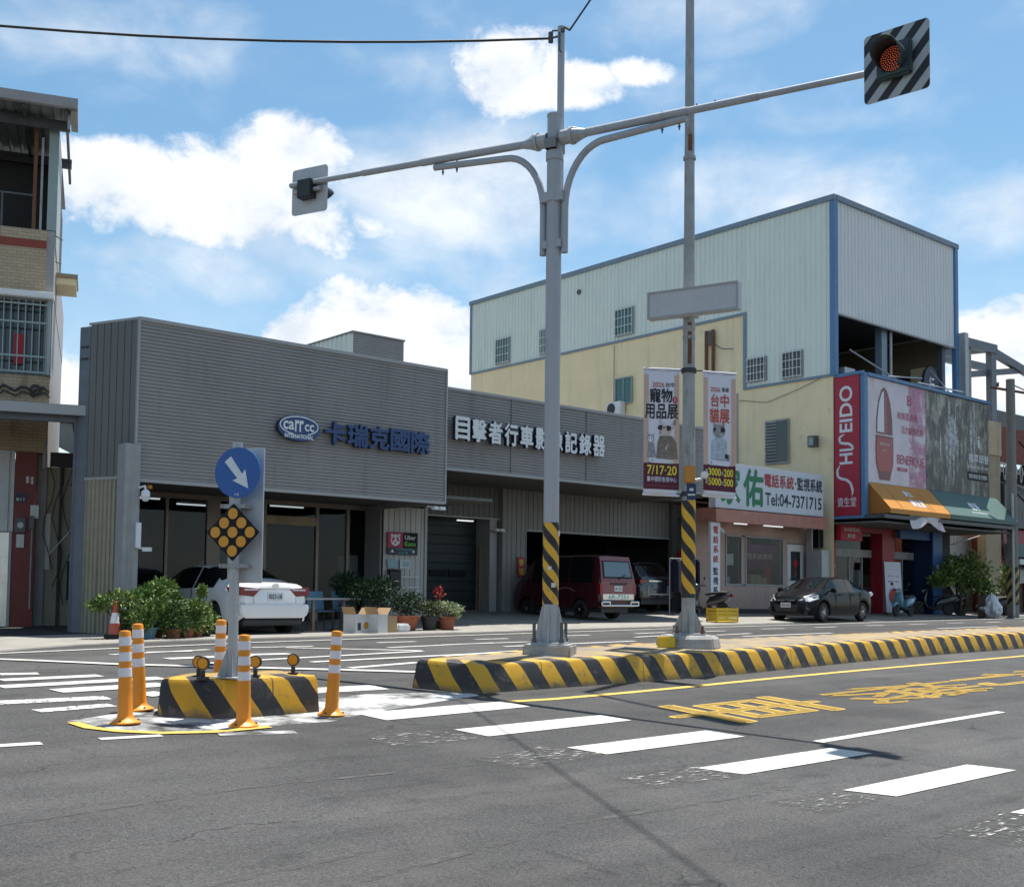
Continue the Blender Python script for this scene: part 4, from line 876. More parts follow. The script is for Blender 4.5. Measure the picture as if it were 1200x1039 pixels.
# column, beam, side fence
b = MB(); b.m('col_grey'); b.box(8.83, 9.17, 22.08, 22.45, .5, 4.38); b.build('corner_column', gs, bevel=.015)
b = MB(); b.m('beam_blue'); q = SO+SD*1.32
b.obox(q+Z*.5, SD*.30, SN*.016, Z*6.4); b.obox(q+SN*-.2+Z*.5, SD*.30, SN*.016, Z*6.4); b.obox(q+SD*.142+SN*-.184+Z*.5, SD*.016, SN*.184, Z*6.4)
b.m('dark_wall'); b.obox(q+SD*.05+SN*.018+Z*6.45, SD*.2, SN*.01, Z*.05); b.obox(q+SD*.05+SN*.018+Z*6.2, SD*.2, SN*.01, Z*.05); b.build('steel_beam', gs)
b = MB(); b.m('corr_beige'); b.corr(SO+SD*.42+Z*.5, SD, Z, .9, 3.2, .115, .03, SN, 'trap'); q = SO+SD*1.60; d_ = Vector((.45, .9, 0)).normalized(); b.corr(q+Z*.5, d_, Z, 14, 3.6, .115, .03, -X_, 'trap'); b.m('clad_grey_dark'); b.corr(q+Z*4.1, d_, Z, 14, 2.7, .19, .02, -X_, 'groove'); b.build('side_wall', gs)
# glazed front of the first shop
b = MB(); b.m('bronze'); zb_, zt_ = .50, 3.66
for (a, c_) in ((10.37, 10.45), (11.42, 11.49), (12.48, 12.83), (14.0, 14.1), (15.55, 15.63), (16.49, 16.57), (17.46, 17.7)): b.box(a, c_, 25.94, 26.04, zb_, zt_)
b.box(9.6, 17.7, 25.92, 26.05, zt_, 3.78); b.box(9.6, 17.7, 25.93, 26.04, zb_, .66); gf = b.build('glazing_frame', gs)
b = MB(); b.m('tan_panel'); b.box(14.1, 15.55, 25.95, 26.02, 3.17, 3.39); b.build('transom', gf)
b = MB(); b.m('pane'); b.box(9.6, 17.5, 25.985, 25.995, .66, zt_); b.build('pane', gf)
b = MB(); b.m('corr_light'); b.corr((17.15, 25.2, .6), X_, Z, 1.36, 3.16, .178, .02, FRONT, 'groove'); b.m('trim_grey'); b.box(18.49, 18.57, 25.14, 25.25, .6, 3.8); b.m('corr_mid'); b.box(18.5, 18.56, 25.25, 27.2, .6, 3.8); b.build('ribbed_wall', gs)
# interior of the first shop
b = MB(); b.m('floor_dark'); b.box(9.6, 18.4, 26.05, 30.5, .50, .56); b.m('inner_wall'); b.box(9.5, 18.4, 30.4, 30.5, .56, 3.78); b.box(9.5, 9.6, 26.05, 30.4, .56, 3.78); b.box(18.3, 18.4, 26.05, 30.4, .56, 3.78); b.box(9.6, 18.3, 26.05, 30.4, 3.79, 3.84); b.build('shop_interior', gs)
for (nm, mt_, bx_) in (('locker', 'corr_light', (16.75, 17.1, 26.3, 26.8, .56, 2.45)), ('counter', 'corr_mid', (10.7, 12.1, 27.2, 27.8, .56, 1.5)), ('counter', 'wood', (13.2, 15.2, 28.2, 28.8, .56, 1.6)), ('wall_poster', 'purple', (11.2, 13.0, 30.32, 30.38, 1.9, 2.9)), ('wall_poster', 'paper_blue', (15.0, 16.2, 30.32, 30.38, 1.7, 2.6)), ('display_stand', 'bronze', (12.6, 12.8, 26.6, 26.9, .56, 2.2)), ('display_stand', 'chair_blue', (14.6, 15.0, 26.8, 27.1, .56, 1.7))):
    b = MB(); b.m(mt_); b.box(*bx_); b.build(nm, gs, bevel=.02)
for (x, y) in ((10.9, 27.4), (12.9, 28.6), (14.9, 27.2)):
    b = MB(); b.m('tube_lit'); b.box(x, x+1.0, y, y+.06, 3.72, 3.76); b.build('ceiling_and_fill_tube', gs)
# garage front
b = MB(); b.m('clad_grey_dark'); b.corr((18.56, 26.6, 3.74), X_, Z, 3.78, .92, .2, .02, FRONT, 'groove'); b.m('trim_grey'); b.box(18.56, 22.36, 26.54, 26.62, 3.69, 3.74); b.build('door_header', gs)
b = MB(); b.m('corr_mid'); b.corr((22.36, 26.45, .6), X_, Z, .98, 4.05, .19, .025, FRONT, 'groove'); b.box(22.36, 22.40, 26.46, 27.4, .6, 4.65); b.box(23.30, 23.34, 26.46, 27.4, .6, 4.65); b.build('ribbed_pier', gs)
b = MB(); b.m('corr_mid'); b.corr((23.35, 26.6, 3.46), X_, Z, 6.75, 1.2, .2, .02, FRONT, 'groove'); b.m('trim_grey'); b.box(23.34, 30.1, 26.54, 26.63, 3.40, 3.46); b.build('garage_header', gs)
b = MB(); b.m('clad_grey_dark'); b.box(30.1, 31.4, 26.4, 26.6, .6, 4.65); b.m('trim_grey'); b.tube([(30.9, 26.34, .7), (30.9, 26.34, 4.6)], .05, 8); b.build('end_pier', gs)
b = MB(); b.m('door_green'); b.corr((18.6, 27.3, .7), Z, X_, 3.1, 3.45, .28, .02, FRONT, 'groove'); b.build('green_shutter', gs)
b = MB(); b.m('black'); b.box(20.25, 20.85, 27.24, 27.27, 1.95, 2.15); b.box(20.95, 21.6, 27.24, 27.27, 1.95, 2.15); b.build('vent_slot', gs)
b = MB(); b.m('trim_grey'); b.box(22.02, 22.30, 26.62, 27.4, .7, 3.75); b.m('wood'); b.box(21.94, 22.0, 27.0, 27.06, .8, 2.9); b.build('door_jamb', gs)
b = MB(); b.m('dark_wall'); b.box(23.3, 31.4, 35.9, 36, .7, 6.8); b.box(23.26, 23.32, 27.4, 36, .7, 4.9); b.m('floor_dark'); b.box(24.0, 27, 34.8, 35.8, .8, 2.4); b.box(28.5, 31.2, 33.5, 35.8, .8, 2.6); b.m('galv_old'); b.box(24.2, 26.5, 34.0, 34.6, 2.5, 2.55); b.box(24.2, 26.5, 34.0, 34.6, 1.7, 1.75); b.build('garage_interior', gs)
b = MB(); b.m('clad_green'); b.corr((17.57, 27.5, 6.55), Y_, Z, 5, 2.33, .25, .04, -X_, 'trap'); b.m('clad_grey'); b.corr((17.57, 27.5, 6.55), Z, X_, 2.33, 1.76, .0745, .02, FRONT, 'lap'); b.m('roof_metal'); b.box(17.52, 19.36, 27.45, 32.6, 8.88, 8.93); b.build('roof_box', gs)
# small things fixed to the shop
b = MB(); b.m('uber_pink'); b.box(17.24, 17.73, 25.10, 25.13, 2.66, 3.07); b.m('black'); b.box(17.73, 18.22, 25.10, 25.13, 2.66, 3.07); b.m('dark_letter'); b.box(17.24, 18.22, 25.10, 25.13, 2.47, 2.66); sg_ = b.build('delivery_sign', gs)
b = MB(); b.m('sign_white'); b.disc((17.485, 25.096, 2.86), X_, Z, .155, 24); b.disc((17.37, 25.096, 2.985), X_, Z, .045, 12); b.disc((17.60, 25.096, 2.985), X_, Z, .045, 12); b.m('uber_pink')
for s in (-1, 1): b.add([(17.485+s*.075+.05*math.cos(a)*.8-s*.03*math.sin(a), 25.093, 2.88+.062*math.sin(a)) for a in [2*math.pi*k/12 for k in range(12)]], [tuple(range(12))])
b.disc((17.485, 25.093, 2.79), X_, Z, .03, 10)
b.m('sign_white'); text(b, 'Uber', (17.79, 25.095, 2.88), X_, Z, .36, .12); b.m('lime'); text(b, 'Eats', (17.79, 25.095, 2.71), X_, Z, .36, .12); b.m('teal_ink'); text(b, '外送平台合作店家', (17.48, 25.095, 2.585), X_, Z, .56, .055); text(b, '歡迎訂購', (17.6, 25.095, 2.495), X_, Z, .3, .06); b.m('sign_white'); b.add([(17.33, 25.095, 2.53), (17.45, 25.095, 2.53), (17.39, 25.095, 2.62)], [(0, 1, 2)]); b.disc((18.08, 25.095, 2.565), X_, Z, .035, 10); b.build('sign_lettering', sg_)
b = MB(); b.m('paper_blue'); b.box(17.26, 17.60, 25.115, 25.125, 2.12, 2.35); b.m('paper'); b.box(17.66, 17.99, 25.115, 25.125, 2.10, 2.34); b.m('paper_blue'); b.box(17.74, 17.96, 25.111, 25.114, 2.15, 2.30); b.build('notice', gs)
b = MB(); b.m('plastic_dark'); b.box(17.27, 17.62, 25.0, 25.12, 1.62, 2.02); b.prism([(17.25, 24.98, 2.02), (17.25, 25.12, 2.02), (17.25, 25.12, 2.08)], (.39, 0, 0)); b.m('paper'); b.box(17.38, 17.55, 24.994, 24.998, 1.75, 1.78); b.build('letter_box', gs, bevel=.008)
b = MB(); b.m('red_panel'); b.box(22.93, 23.22, 26.36, 26.40, 1.97, 2.58); b.m('ink_yellow'); text(b, '春', (22.98, 26.355, 2.32), X_, Z, .18, .2); text(b, '福', (22.98, 26.355, 2.04), X_, Z, .18, .2); b.build('red_couplet', gs)
b = MB(); b.m('red_panel'); b.box(30.32, 30.55, 26.34, 26.38, 2.0, 3.0); b.build('red_couplet', gs)
b = MB(); b.m('plastic_dark'); b.box(23.0, 23.2, 26.33, 26.41, 1.6, 1.75); b.tube([(23.12, 26.38, 1.6), (23.12, 26.4, .9)], .012, 6); b.build('key_switch', gs)
def dome_cam(name, c, parent, n):
    c = Vector(c); n = Vector(n); b = MB(); b.m('cctv'); b.tube([c, c+n*.14+Z*.03, c+n*.16-Z*.05], .025, 8); k = c+n*.16-Z*.16; b.lathe([(0, .12), (.05, .115), (.085, .07), (.09, .0), (.088, -.02)], 18, k); b.m('lamp_clear'); b.lathe([(.08, -.02), (.076, -.06), (.05, -.11), (0, -.125)], 18, k); return b.build(name, parent, smooth=40)
dome_cam('dome_camera', (9.14, 22.07, 3.5), gs, (.5, -.86, 0))
b = MB(); b.m('awn_orange_side'); b.cbox((9.32, 21.98, 3.52), .08, .07, .07, .4); b.build('alarm_horn', gs); b = MB(); b.m('cctv'); b.tube([(9.14, 22.07, 2.30), (9.28, 22.0, 2.28)], .02, 6); b.cbox((9.3, 21.97, 2.27), .10, .16, .08, .8); b.build('bullet_camera', gs); b = MB(); b.m('cctv'); b.cbox((9.14, 22.05, 2.55), .1, .06, .5); b.build('junction_box', gs)
for x, y, z in ((16.7, 22.3, 3.56), (22.1, 26.4, 3.4)):
    b = MB(); b.m('cctv'); b.tube([(x-.25, y, z), (x+.1, y, z)], .018, 6); b.cbox((x+.15, y-.06, z-.03), .2, .1, .08, .3); b.cbox((x-.05, y-.06, z-.03), .16, .1, .08, .3); b.build('floodlight', gs)
b = MB(); b.m('tube_lit'); b.box(21.0, 21.6, 26.9, 26.96, 3.62, 3.66); b.build('garage_tube', gs)
# ================================================================== cream building
cb = thing('cream_building', 'tall cream building with pale green metal upper storeys and a glossy cosmetics billboard', 'building', (41, 30, .6))
CX = 37.04
b = MB(); b.m('cream_wall'); b.add([(CX, 24.5, .5), (CX, 46.5, .5), (CX, 46.5, 12.95), (CX, 28.6, 12.95), (CX, 28.6, 9.87), (CX, 24.5, 9.87)], [(0, 5, 4, 3, 2, 1)]); b.box(CX+.01, 46.3, 46.3, 46.5, .5, 12.9); b.box(46.2, 46.4, 24.6, 46.3, 4.3, 9.8); b.m('corr_mid'); b.box(46.2, 46.4, 27.5, 46.3, .5, 4.29); b.m('cream_wall'); b.m('concrete'); b.box(CX+.01, 46.19, 24.6, 46.29, 9.6, 9.8); b.build('wall', cb)
b = MB(); b.m('clad_green'); b.corr((CX-.01, 28.66, 12.98), Y_, Z, 17.8, 3.68, .24, .035, -X_, 'trap'); b.corr((CX-.01, 24.62, 9.90), Y_, Z, 4.03, 6.76, .24, .035, -X_, 'trap'); b.build('side_cladding', cb)
b = MB(); b.m('clad_front'); b.corr((37.12, 24.45, 12.24), X_, Z, 9.0, 4.4, .24, .03, FRONT, 'trap'); b.m('dark_wall'); b.box(37.2, 46.0, 24.53, 24.56, 12.26, 16.6); b.m('clad_front'); b.corr((46.25, 24.6, 12.24), Y_, Z, 21.7, 4.4, .24, .03, X_, 'trap'); b.corr((37.1, 46.5, 12.9), X_, Z, 9.1, 3.7, .24, .03, Y_, 'trap'); b.build('front_cladding', cb)
b = MB(); b.m('roof_metal'); b.box(CX-.02, 46.3, 24.4, 46.5, 16.6, 16.66); b.m('trim_bluegrey'); b.box(CX-.12, CX+.06, 24.36, 46.6, 16.58, 16.78); b.box(CX+.07, 46.36, 24.34, 24.5, 16.58, 16.78); b.build('roof', cb)
b = MB(); b.m('trim_blue'); b.box(CX-.07, CX+.14, 24.36, 24.60, 9.82, 16.575); b.box(46.06, 46.30, 24.36, 24.56, 9.82, 16.575); b.m('trim_bluegrey'); b.box(CX-.07, CX+.03, 46.42, 46.58, 12.9, 16.575); b.box(CX-.065, CX+.02, 28.7, 46.4, 12.88, 12.985); b.box(CX-.065, CX+.02, 28.55, 28.695, 9.80, 12.985); b.box(CX-.065, CX+.02, 24.61, 28.54, 9.80, 9.90); b.m('trim_grey'); b.box(37.15, 46.05, 24.38, 24.5, 12.18, 12.24); b.build('trim', cb)
def window(y0, y1, z0, z1, m, parent, grille=True):
    f = MB(); f.m('trim_grey' if grille else 'greygreen'); x = CX-.05; t = .05
    f.box(x-.05, x, y0-t, y0, z0-t, z1+t); f.box(x-.05, x, y1, y1+t, z0-t, z1+t); f.box(x-.05, x, y0, y1, z1, z1+t); f.box(x-.05, x, y0, y1, z0-t, z0); f.box(x-.04, x, (y0+y1)/2-.025, (y0+y1)/2+.025, z0, z1)
    w = f.build('window', parent); p = MB(); p.m(m); p.box(x-.012, x-.004, y0, y1, z0, z1); p.build('pane', w)
    if grille:
        g = MB(); g.m('white_paint')
        for k in range(6): yy = y0+(y1-y0)*k/5; g.box(x-.125, x-.105, yy-.01, yy+.01, z0-.05, z1+.05)
        for k in range(4): zz = z0+(z1-z0)*k/3; g.box(x-.128, x-.108, y0-.05, y1+.05, zz-.012, zz+.012)
        g.build('grille', w)
window(43.34, 44.35, 13.14, 14.35, 'win_teal', cb); window(34.82, 35.87, 13.18, 14.34, 'win_teal', cb); window(40.4, 41.0, 13.14, 14.3, 'win_teal', cb)
window(27.59, 28.42, 10.10, 10.99, 'win_dark', cb); window(25.86, 26.72, 10.02, 10.98, 'win_dark', cb)
window(34.9, 35.85, 10.08, 11.18, 'win_teal', cb, False)
b = MB(); b.m('galv_old'); x = CX-.05; b.box(x-.06, x, 26.46, 27.58, 6.66, 8.40); w = b.build('louvre_window', cb); b = MB(); b.m('steel_dark')
for k in range(13): b.obox((x-.10, 27.0, 6.75+k*.125), (.045, 0, .07), (0, .52, 0), (.01, 0, .012))
b.m('win_dark'); b.box(x-.07, x-.062, 26.5, 27.0, 6.72, 8.34); b.build('louvre', w)
ac = MB(); ac.m('white_paint'); ac.box(CX-.40, CX-.08, 35.25, 36.15, 9.50, 10.12); a_ = ac.build('air_conditioner', cb, bevel=.02)
ac = MB(); ac.m('plastic_dark'); ac.tube([(CX-.401, 35.82, 9.81), (CX-.412, 35.82, 9.81)], .25, 20); ac.tube([(CX-.3, 35.40, 9.4), (CX-.02, 35.40, 9.4)], .02, 5); ac.build('fan', a_)
b = MB(); b.m('rust'); b.box(CX-.18, CX-.10, 30.12, 30.24, 10.7, 12.52); b.box(CX-.18, CX-.10, 30.48, 30.60, 10.7, 12.52); b.m('steel_dark'); b.box(CX-.16, CX-.12, 30.24, 30.48, 11.9, 12.5); b.tube([(CX-.14, 30.1, 11.9), (CX-.3, 29.6, 11.6), (CX-.3, 29.0, 11.5)], .02, 5); b.build('wall_bracket', cb)
b = MB(); b.m('pole_grey'); b.tube([(CX-.06, 29.0, 9.7), (CX-.06, 29.0, 5.2)], .035, 6); b.tube([(CX-.05, 36.0, 12.8), (CX-.05, 36.0, 10.2)], .02, 5); b.m('steel_dark'); b.tube([(CX-.05, 28.9, 9.4), (CX-.07, 27.5, 9.15), (CX-.06, 26, 9.5), (CX-.06, 25, 9.8)], .012, 5); b.tube([(CX-.05, 38.3, 15.7), (CX-.12, 38.3, 15.7)], .12, 10); b.build('pipe', cb)
b = MB(); b.m('steel_dark'); b.cbox((CX-.3, 25.2, 7.35), .3, .3, .42); b.m('greygreen'); b.cbox((CX-.3, 25.2, 7.35), .31, .2, .3); b.tube([(CX-.3, 25.2, 7.56), (CX, 25.2, 7.6)], .02, 6); b.build('wall_lantern', cb)
# open terrace under the front cladding
b = MB(); b.m('tan_panel'); b.corr((37.2, 30.6, 9.8), Z, X_, 3.4, 9, .3, .03, FRONT, 'lap'); b.corr((46.15, 25.0, 9.8), Z, Y_, 3.0, 6.0, .3, .03, -X_, 'lap'); b.m('dark_wall'); b.box(37.2, 46.2, 24.6, 30.5, 12.9, 12.95); b.box(37.1, 37.14, 24.65, 30.6, 9.8, 12.9); b.m('cream_wall'); b.box(45.7, 45.85, 25.6, 26.3, 9.8, 11.5); b.m('dark_wall'); b.box(38.0, 41.8, 30.4, 30.5, 9.8, 11.4); b.box(46.0, 46.1, 26.6, 30.5, 9.8, 11.3); b.m('win_teal'); b.box(45.9, 46.0, 25.1, 25.5, 10.4, 11.3); b.build('terrace_back', cb)
b = MB(); b.m('trim_bluegrey'); b.box(40.75, 41.15, 24.7, 25.0, 9.8, 12.3); b.m('galv'); b.tube([(41.35, 24.66, 9.8), (41.35, 24.66, 12.2)], .06, 8); b.build('terrace_post', cb)
b = MB(); b.m('beam_blue'); b.box(45.5, 45.75, 24.7, 24.95, 9.8, 12.3); b.m('galv'); b.box(46.35, 46.65, 24.1, 24.4, 9.3, 12.9); b.build('terrace_post', cb)
b = MB(); b.m('galv'); b.tube([(38.6, 24.8, 11.1), (40.4, 23.6, 9.85)], .035, 6); b.tube([(39.2, 23.5, 9.95), (42.4, 23.9, 10.35)], .03, 6); b.tube([(41.2, 23.4, 9.95), (45.8, 23.9, 10.2)], .03, 6); b.tube([(43.6, 23.4, 9.9), (43.8, 24.3, 10.9)], .03, 6); b.box(37.5, 38.2, 24.3, 24.6, 9.9, 10.2); b.build('terrace_rail', cb)
b = MB(); b.m('dark_letter'); k = Vector((44.6, 24.7, 10.5)); b.prism([k+X_*.62*math.cos(a)+Z*.75*math.sin(a) for a in [2*math.pi*i/24 for i in range(24)]], Y_*.12); b.m('sign_white'); text(b, '行', k+FRONT*.004+X_*-.2-Z*.45, X_, Z, .42, .75); b.build('round_sign', cb)
# billboard: a box hung on the front
b = MB(); b.m('trim_blue'); b.box(37.12, 37.34, 23.22, 23.40, 4.42, 9.80); b.box(37.06, 37.16, 24.52, 24.66, 4.42, 9.80); b.box(37.05, 37.13, 23.22, 24.66, 9.74, 9.86); b.box(37.05, 37.13, 23.22, 24.66, 4.38, 4.48); b.box(37.35, 46.8, 23.2, 23.36, 9.70, 9.82); b.m('trim_bluegrey'); b.box(37.35, 46.75, 23.32, 24.45, 5.76, 9.69); bb = b.build('billboard', cb)
b = MB(); b.m('ad_pink'); b.box(37.36, 41.55, 23.285, 23.315, 5.74, 9.68); ad = b.build('pink_poster', bb)
b = MB(); b.m('ad_pink_edge'); b.box(40.3, 41.55, 23.278, 23.283, 5.75, 9.67); b.m('bottle_dark')
def bot(b, pts, y): b.add([(p[0], y, p[1]) for p in pts], [tuple(range(len(pts)))])
bx = 38.55; o_ = []
cap = [(bx-.56, 7.62), (bx-.55, 8.2), (bx-.42, 8.85), (bx-.2, 9.28), (bx+.0, 9.42), (bx+.2, 9.28), (bx+.42, 8.85), (bx+.55, 8.2), (bx+.56, 7.62)]
body = [(bx-.60, 7.56), (bx+.60, 7.56), (bx+.62, 7.0), (bx+.60, 6.5), (bx+.44, 6.12), (bx+.36, 5.88), (bx-.36, 5.88), (bx-.44, 6.12), (bx-.60, 6.5), (bx-.62, 7.0)]
bot(b, cap, 23.276); bot(b, [(x_*1.0, z_) for x_, z_ in body], 23.276)
b.m('bottle_white'); bot(b, [(bx-.49, 7.68), (bx-.48, 8.2), (bx-.36, 8.8), (bx-.17, 9.18), (bx-.02, 9.27), (bx-.02, 7.68)], 23.272)
b.m('bottle_red'); bot(b, [(bx-.54, 7.48), (bx+.54, 7.48), (bx+.56, 7.0), (bx+.53, 6.55), (bx+.40, 6.22), (bx-.40, 6.22), (bx-.53, 6.55), (bx-.56, 7.0)], 23.272); bot(b, [(bx+.02, 7.66), (bx+.02, 9.2), (bx+.16, 9.05), (bx+.2, 7.66)], 23.2715)
b.m('paper'); text(b, 'BENEFIQUE', (bx-.33, 23.268, 7.18), X_, Z, .66, .11); text(b, 'serum', (bx-.13, 23.268, 6.98), X_, Z, .26, .07)
b.m('crimson_letter'); text(b, 'BENEFIQUE', (39.42, 23.27, 6.52), X_, Z, 1.98, .42, bold=.004); b.box(39.44, 40.15, 23.27, 23.274, 6.32, 6.44); b.m('paper'); text(b, '新登場', (39.6, 23.267, 6.345), X_, Z, .4, .07)
b.m('crimson_letter'); text(b, '用美肌迎光', (39.45, 23.27, 8.30), X_, Z, 1.5, .3, bold=0); text(b, '活力綻放肌膚', (39.75, 23.27, 7.78), X_, Z, 1.6, .3, bold=0); text(b, 'B', (40.2, 23.27, 8.9), X_, Z, .3, .4, bold=0); b.build('poster_print', ad)
b = MB(); b.m('ad_forest'); b.box(41.58, 46.72, 23.285, 23.315, 5.74, 9.68); fo = b.build('forest_poster', bb)
b = MB(); b.m('ad_light')
for (xc, zc, hw_, up_, dn_) in ((43.62, 8.2, .34, .75, 1.0), (43.45, 8.3, .12, 1.3, 1.7), (43.74, 8.0, .13, 1.0, 1.9), (43.2, 7.9, .10, .7, 1.1), (44.05, 7.9, .10, .6, 1.3), (43.9, 8.3, .08, 1.2, .9), (43.35, 8.7, .06, .9, .6), (45.2, 8.4, .13, .9, 1.2), (45.45, 8.2, .08, 1.2, .9), (42.7, 7.7, .06, .5, .8), (44.4, 7.6, .05, .5, .7)): b.quad((xc-hw_, 23.28, zc), (xc-hw_*.2, 23.28, zc-dn_), (xc+hw_*.3, 23.28, zc-dn_*.9), (xc+hw_, 23.28, zc+.05), (xc+hw_*.25, 23.28, zc+up_), (xc-hw_*.2, 23.28, zc+up_*.9)); b.v = [Vector((p.x, p.y-.00005*len(b.v), p.z)) if False else p for p in b.v]
for i_, f_ in enumerate(b.f):
    for k_ in f_: b.v[k_].y = 23.2825-.0004*i_
b.m('bottle_white'); b.mi = [0]*len(b.f)
text(b, '植萃頭髮', (44.95, 23.275, 7.12), X_, Z, 1.7, .36); text(b, 'ESSENTIAL SCALP', (44.9, 23.275, 6.86), X_, Z, 1.75, .13); text(b, 'i', (45.75, 23.275, 7.75), X_, Z, .16, .5); b.m('ink_black'); b.box(44.85, 46.6, 23.277, 23.28, 6.36, 6.72); b.m('paper'); text(b, '預約專線 歡迎體驗', (44.95, 23.272, 6.44), X_, Z, 1.55, .19); b.build('poster_print', fo)
b = MB(); b.m('red_panel'); b.box(37.075, 37.10, 23.41, 24.51, 4.49, 9.73); rp = b.build('red_sign_panel', bb)
b = MB(); b.m('sign_white'); text(b, 'SHISEIDO', (37.068, 24.28, 5.55), Z, Y_*1.0, 3.85, -.0001, bold=0) if False else None
b.m('sign_white')
# sideways lettering reading upwards: word direction Z, letter tops towards -u of the viewer's left
def vtext(b, body, x, ytop, ybot, z0, z1, bold=.0):
    t = MB(); text(t, body, (0, 0, 0), (1, 0, 0), (0, 1, 0), 1, 1, bold=bold); b.add([(x, ybot+(ytop-ybot)*p.y, z0+(z1-z0)*p.x) for p in t.v], [f[::-1] for f in t.f])
vtext(b, 'HI', 37.068, 24.26, 23.70, 6.42, 7.0, .018); vtext(b, 'EIDO', 37.068, 24.26, 23.70, 7.62, 9.37, .018)
def sswash(b, zc, tall):
    pts = []
    for k in range(25):
        t = k/24; pts.append((t, math.sin((t-.5)*2*math.pi)*.5))
    if tall: P = [(24.42, 6.30), (24.34, 6.05), (24.15, 5.86), (23.95, 5.90), (23.84, 5.70), (23.70, 5.35), (23.66, 5.28)]; P = [(24.25, 6.38), (24.36, 6.2), (24.34, 5.98), (24.18, 5.88), (23.98, 5.84), (23.8, 5.7), (23.7, 5.4), (23.74, 5.22)]
    else: P = [(24.05, 7.55), (24.26, 7.45), (24.24, 7.25), (24.05, 7.2), (23.86, 7.18), (23.72, 7.08), (23.66, 6.95)]
    w = [.012]+[.05]*(len(P)-2)+[.012]
    for (a, c_), (d_, e_), w0, w1 in zip(P, P[1:], w, w[1:]):
        n_ = Vector((e_-c_, -(d_-a))); n_ = n_/max(n_.length, 1e-6); b.quad((37.0675, a+n_.x*w0, c_+n_.y*w0), (37.0675, d_+n_.x*w1, e_+n_.y*w1), (37.0675, d_-n_.x*w1, e_-n_.y*w1), (37.0675, a-n_.x*w0, c_-n_.y*w0))
sswash(b, 0, True); sswash(b, 0, False)
text(b, '資生堂', (37.068, 24.36, 4.82), -Y_, Z, .80, .36, bold=.004); b.build('panel_lettering', rp)
# awnings
def awning(x0, x1, m, ms, name, label):
    b = MB(); b.m(m); yt, yl = 23.28, 22.35; zt, zl = 5.73, 4.72
    b.quad((x0, yl, zl), (x1, yl, zl), (x1, yt, zt), (x0, yt, zt)); b.quad((x0, yl, zl-.18), (x1, yl, zl-.18), (x1, yl, zl), (x0, yl, zl)); b.m(ms); b.add([(x0, yt, zl-.18), (x0, yl, zl-.18), (x0, yl, zl), (x0, yt, zt)], [(0, 1, 2, 3)]); b.add([(x1, yt, zl-.18), (x1, yl, zl-.18), (x1, yl, zl), (x1, yt, zt)], [(3, 2, 1, 0)]); b.m('dark_wall'); b.quad((x0, yt, zl-.17), (x1, yt, zl-.17), (x1, yl, zl-.17), (x0, yl, zl-.17))
    return lab(b.build(name, cb), label)
a1 = awning(37.4, 41.72, 'awn_orange', 'awn_orange_side', 'awning', 'orange awning with white lettering'); a2 = awning(41.76, 47.3, 'awn_green', 'awn_green', 'awning', 'grey green awning with white lettering')
SL = Vector((0, -.93, -1.01)).normalized(); SN_ = Vector((0, -1.01, .93)).normalized()
b = MB(); b.m('sign_white'); q = Vector((0, 23.28, 5.73))+SN_*.006; text(b, '資生', X_*39.35+q+SL*.60, X_, -SL, .55, .3, bold=.03); text(b, '資生堂', X_*39.3+q+SL*1.13, X_, -SL, .95, .36, bold=.03); b.m('awn_orange_side')
for xx in (38.3, 39.95+.35, 40.55): b.obox(X_*xx+q+SL*.3, X_*.02, SN_*.004, SL*1.05)
b.build('awning_lettering', a1)
b = MB(); b.m('sign_white'); text(b, '倢淨', X_*44.0+q+SL*.95, X_, -SL, .75, .42, bold=.03); text(b, 'SALON PROFESSIONAL', X_*43.75+q+SL*1.15, X_, -SL, 1.3, .08); b.build('awning_lettering', a2)
b = MB(); b.m('steel_dark'); b.box(37.1, 47.2, 22.42, 24.5, 4.36, 4.50); b.build('canopy_beam', cb)
# ground floor
b = MB(); b.m('red_portal'); b.box(37.20, 37.72, 24.85, 25.15, .6, 4.27); b.box(40.95, 41.85, 24.85, 25.4, .6, 4.27); b.box(37.73, 40.94, 24.85, 25.15, 4.0, 4.27); b.m('sign_white'); text(b, 'SHISEIDO', (37.28, 24.845, 2.62), X_, Z, .36, .06); text(b, '資生堂', (37.34, 24.845, 2.48), X_, Z, .2, .08); text(b, 'SHISEIDO', (41.25, 24.845, 2.55), X_, Z, .36, .06); text(b, '資生堂', (41.31, 24.845, 2.4), X_, Z, .2, .08); b.m('red_portal'); b.box(40.9, 40.945, 25.1, 25.4, .6, 4.0); b.build('red_portal', cb)
b = MB(); b.m('red_panel'); b.box(37.5, 38.95, 24.5, 24.72, 3.62, 4.24); ss = b.build('hanging_sign', cb); b = MB(); b.m('sign_white'); text(b, 'SHISEIDO', (37.7, 24.494, 3.97), X_, Z, 1.05, .13); text(b, '資生堂', (37.95, 24.494, 3.73), X_, Z, .5, .15); b.build('sign_lettering', ss)
b = MB(); b.m('galv_old'); b.box(37.72, 40.88, 25.30, 25.40, 3.05, 3.35); b.box(41.87, 44.1, 25.30, 25.40, 3.05, 3.35)
for x in (38.3, 39.3, 40.2, 42.4, 43.2): b.box(x, x+.07, 25.32, 25.38, .7, 3.04)
b.box(37.73, 40.88, 25.32, 25.40, 3.9, 4.0); b.box(41.87, 44.1, 25.32, 25.40, 4.05, 4.2); ff = b.build('shopfront_frame', cb); b = MB(); b.m('pane'); b.box(37.72, 40.88, 25.345, 25.355, .7, 3.9); b.box(41.87, 44.1, 25.345, 25.355, .7, 4.05); b.build('pane', ff)
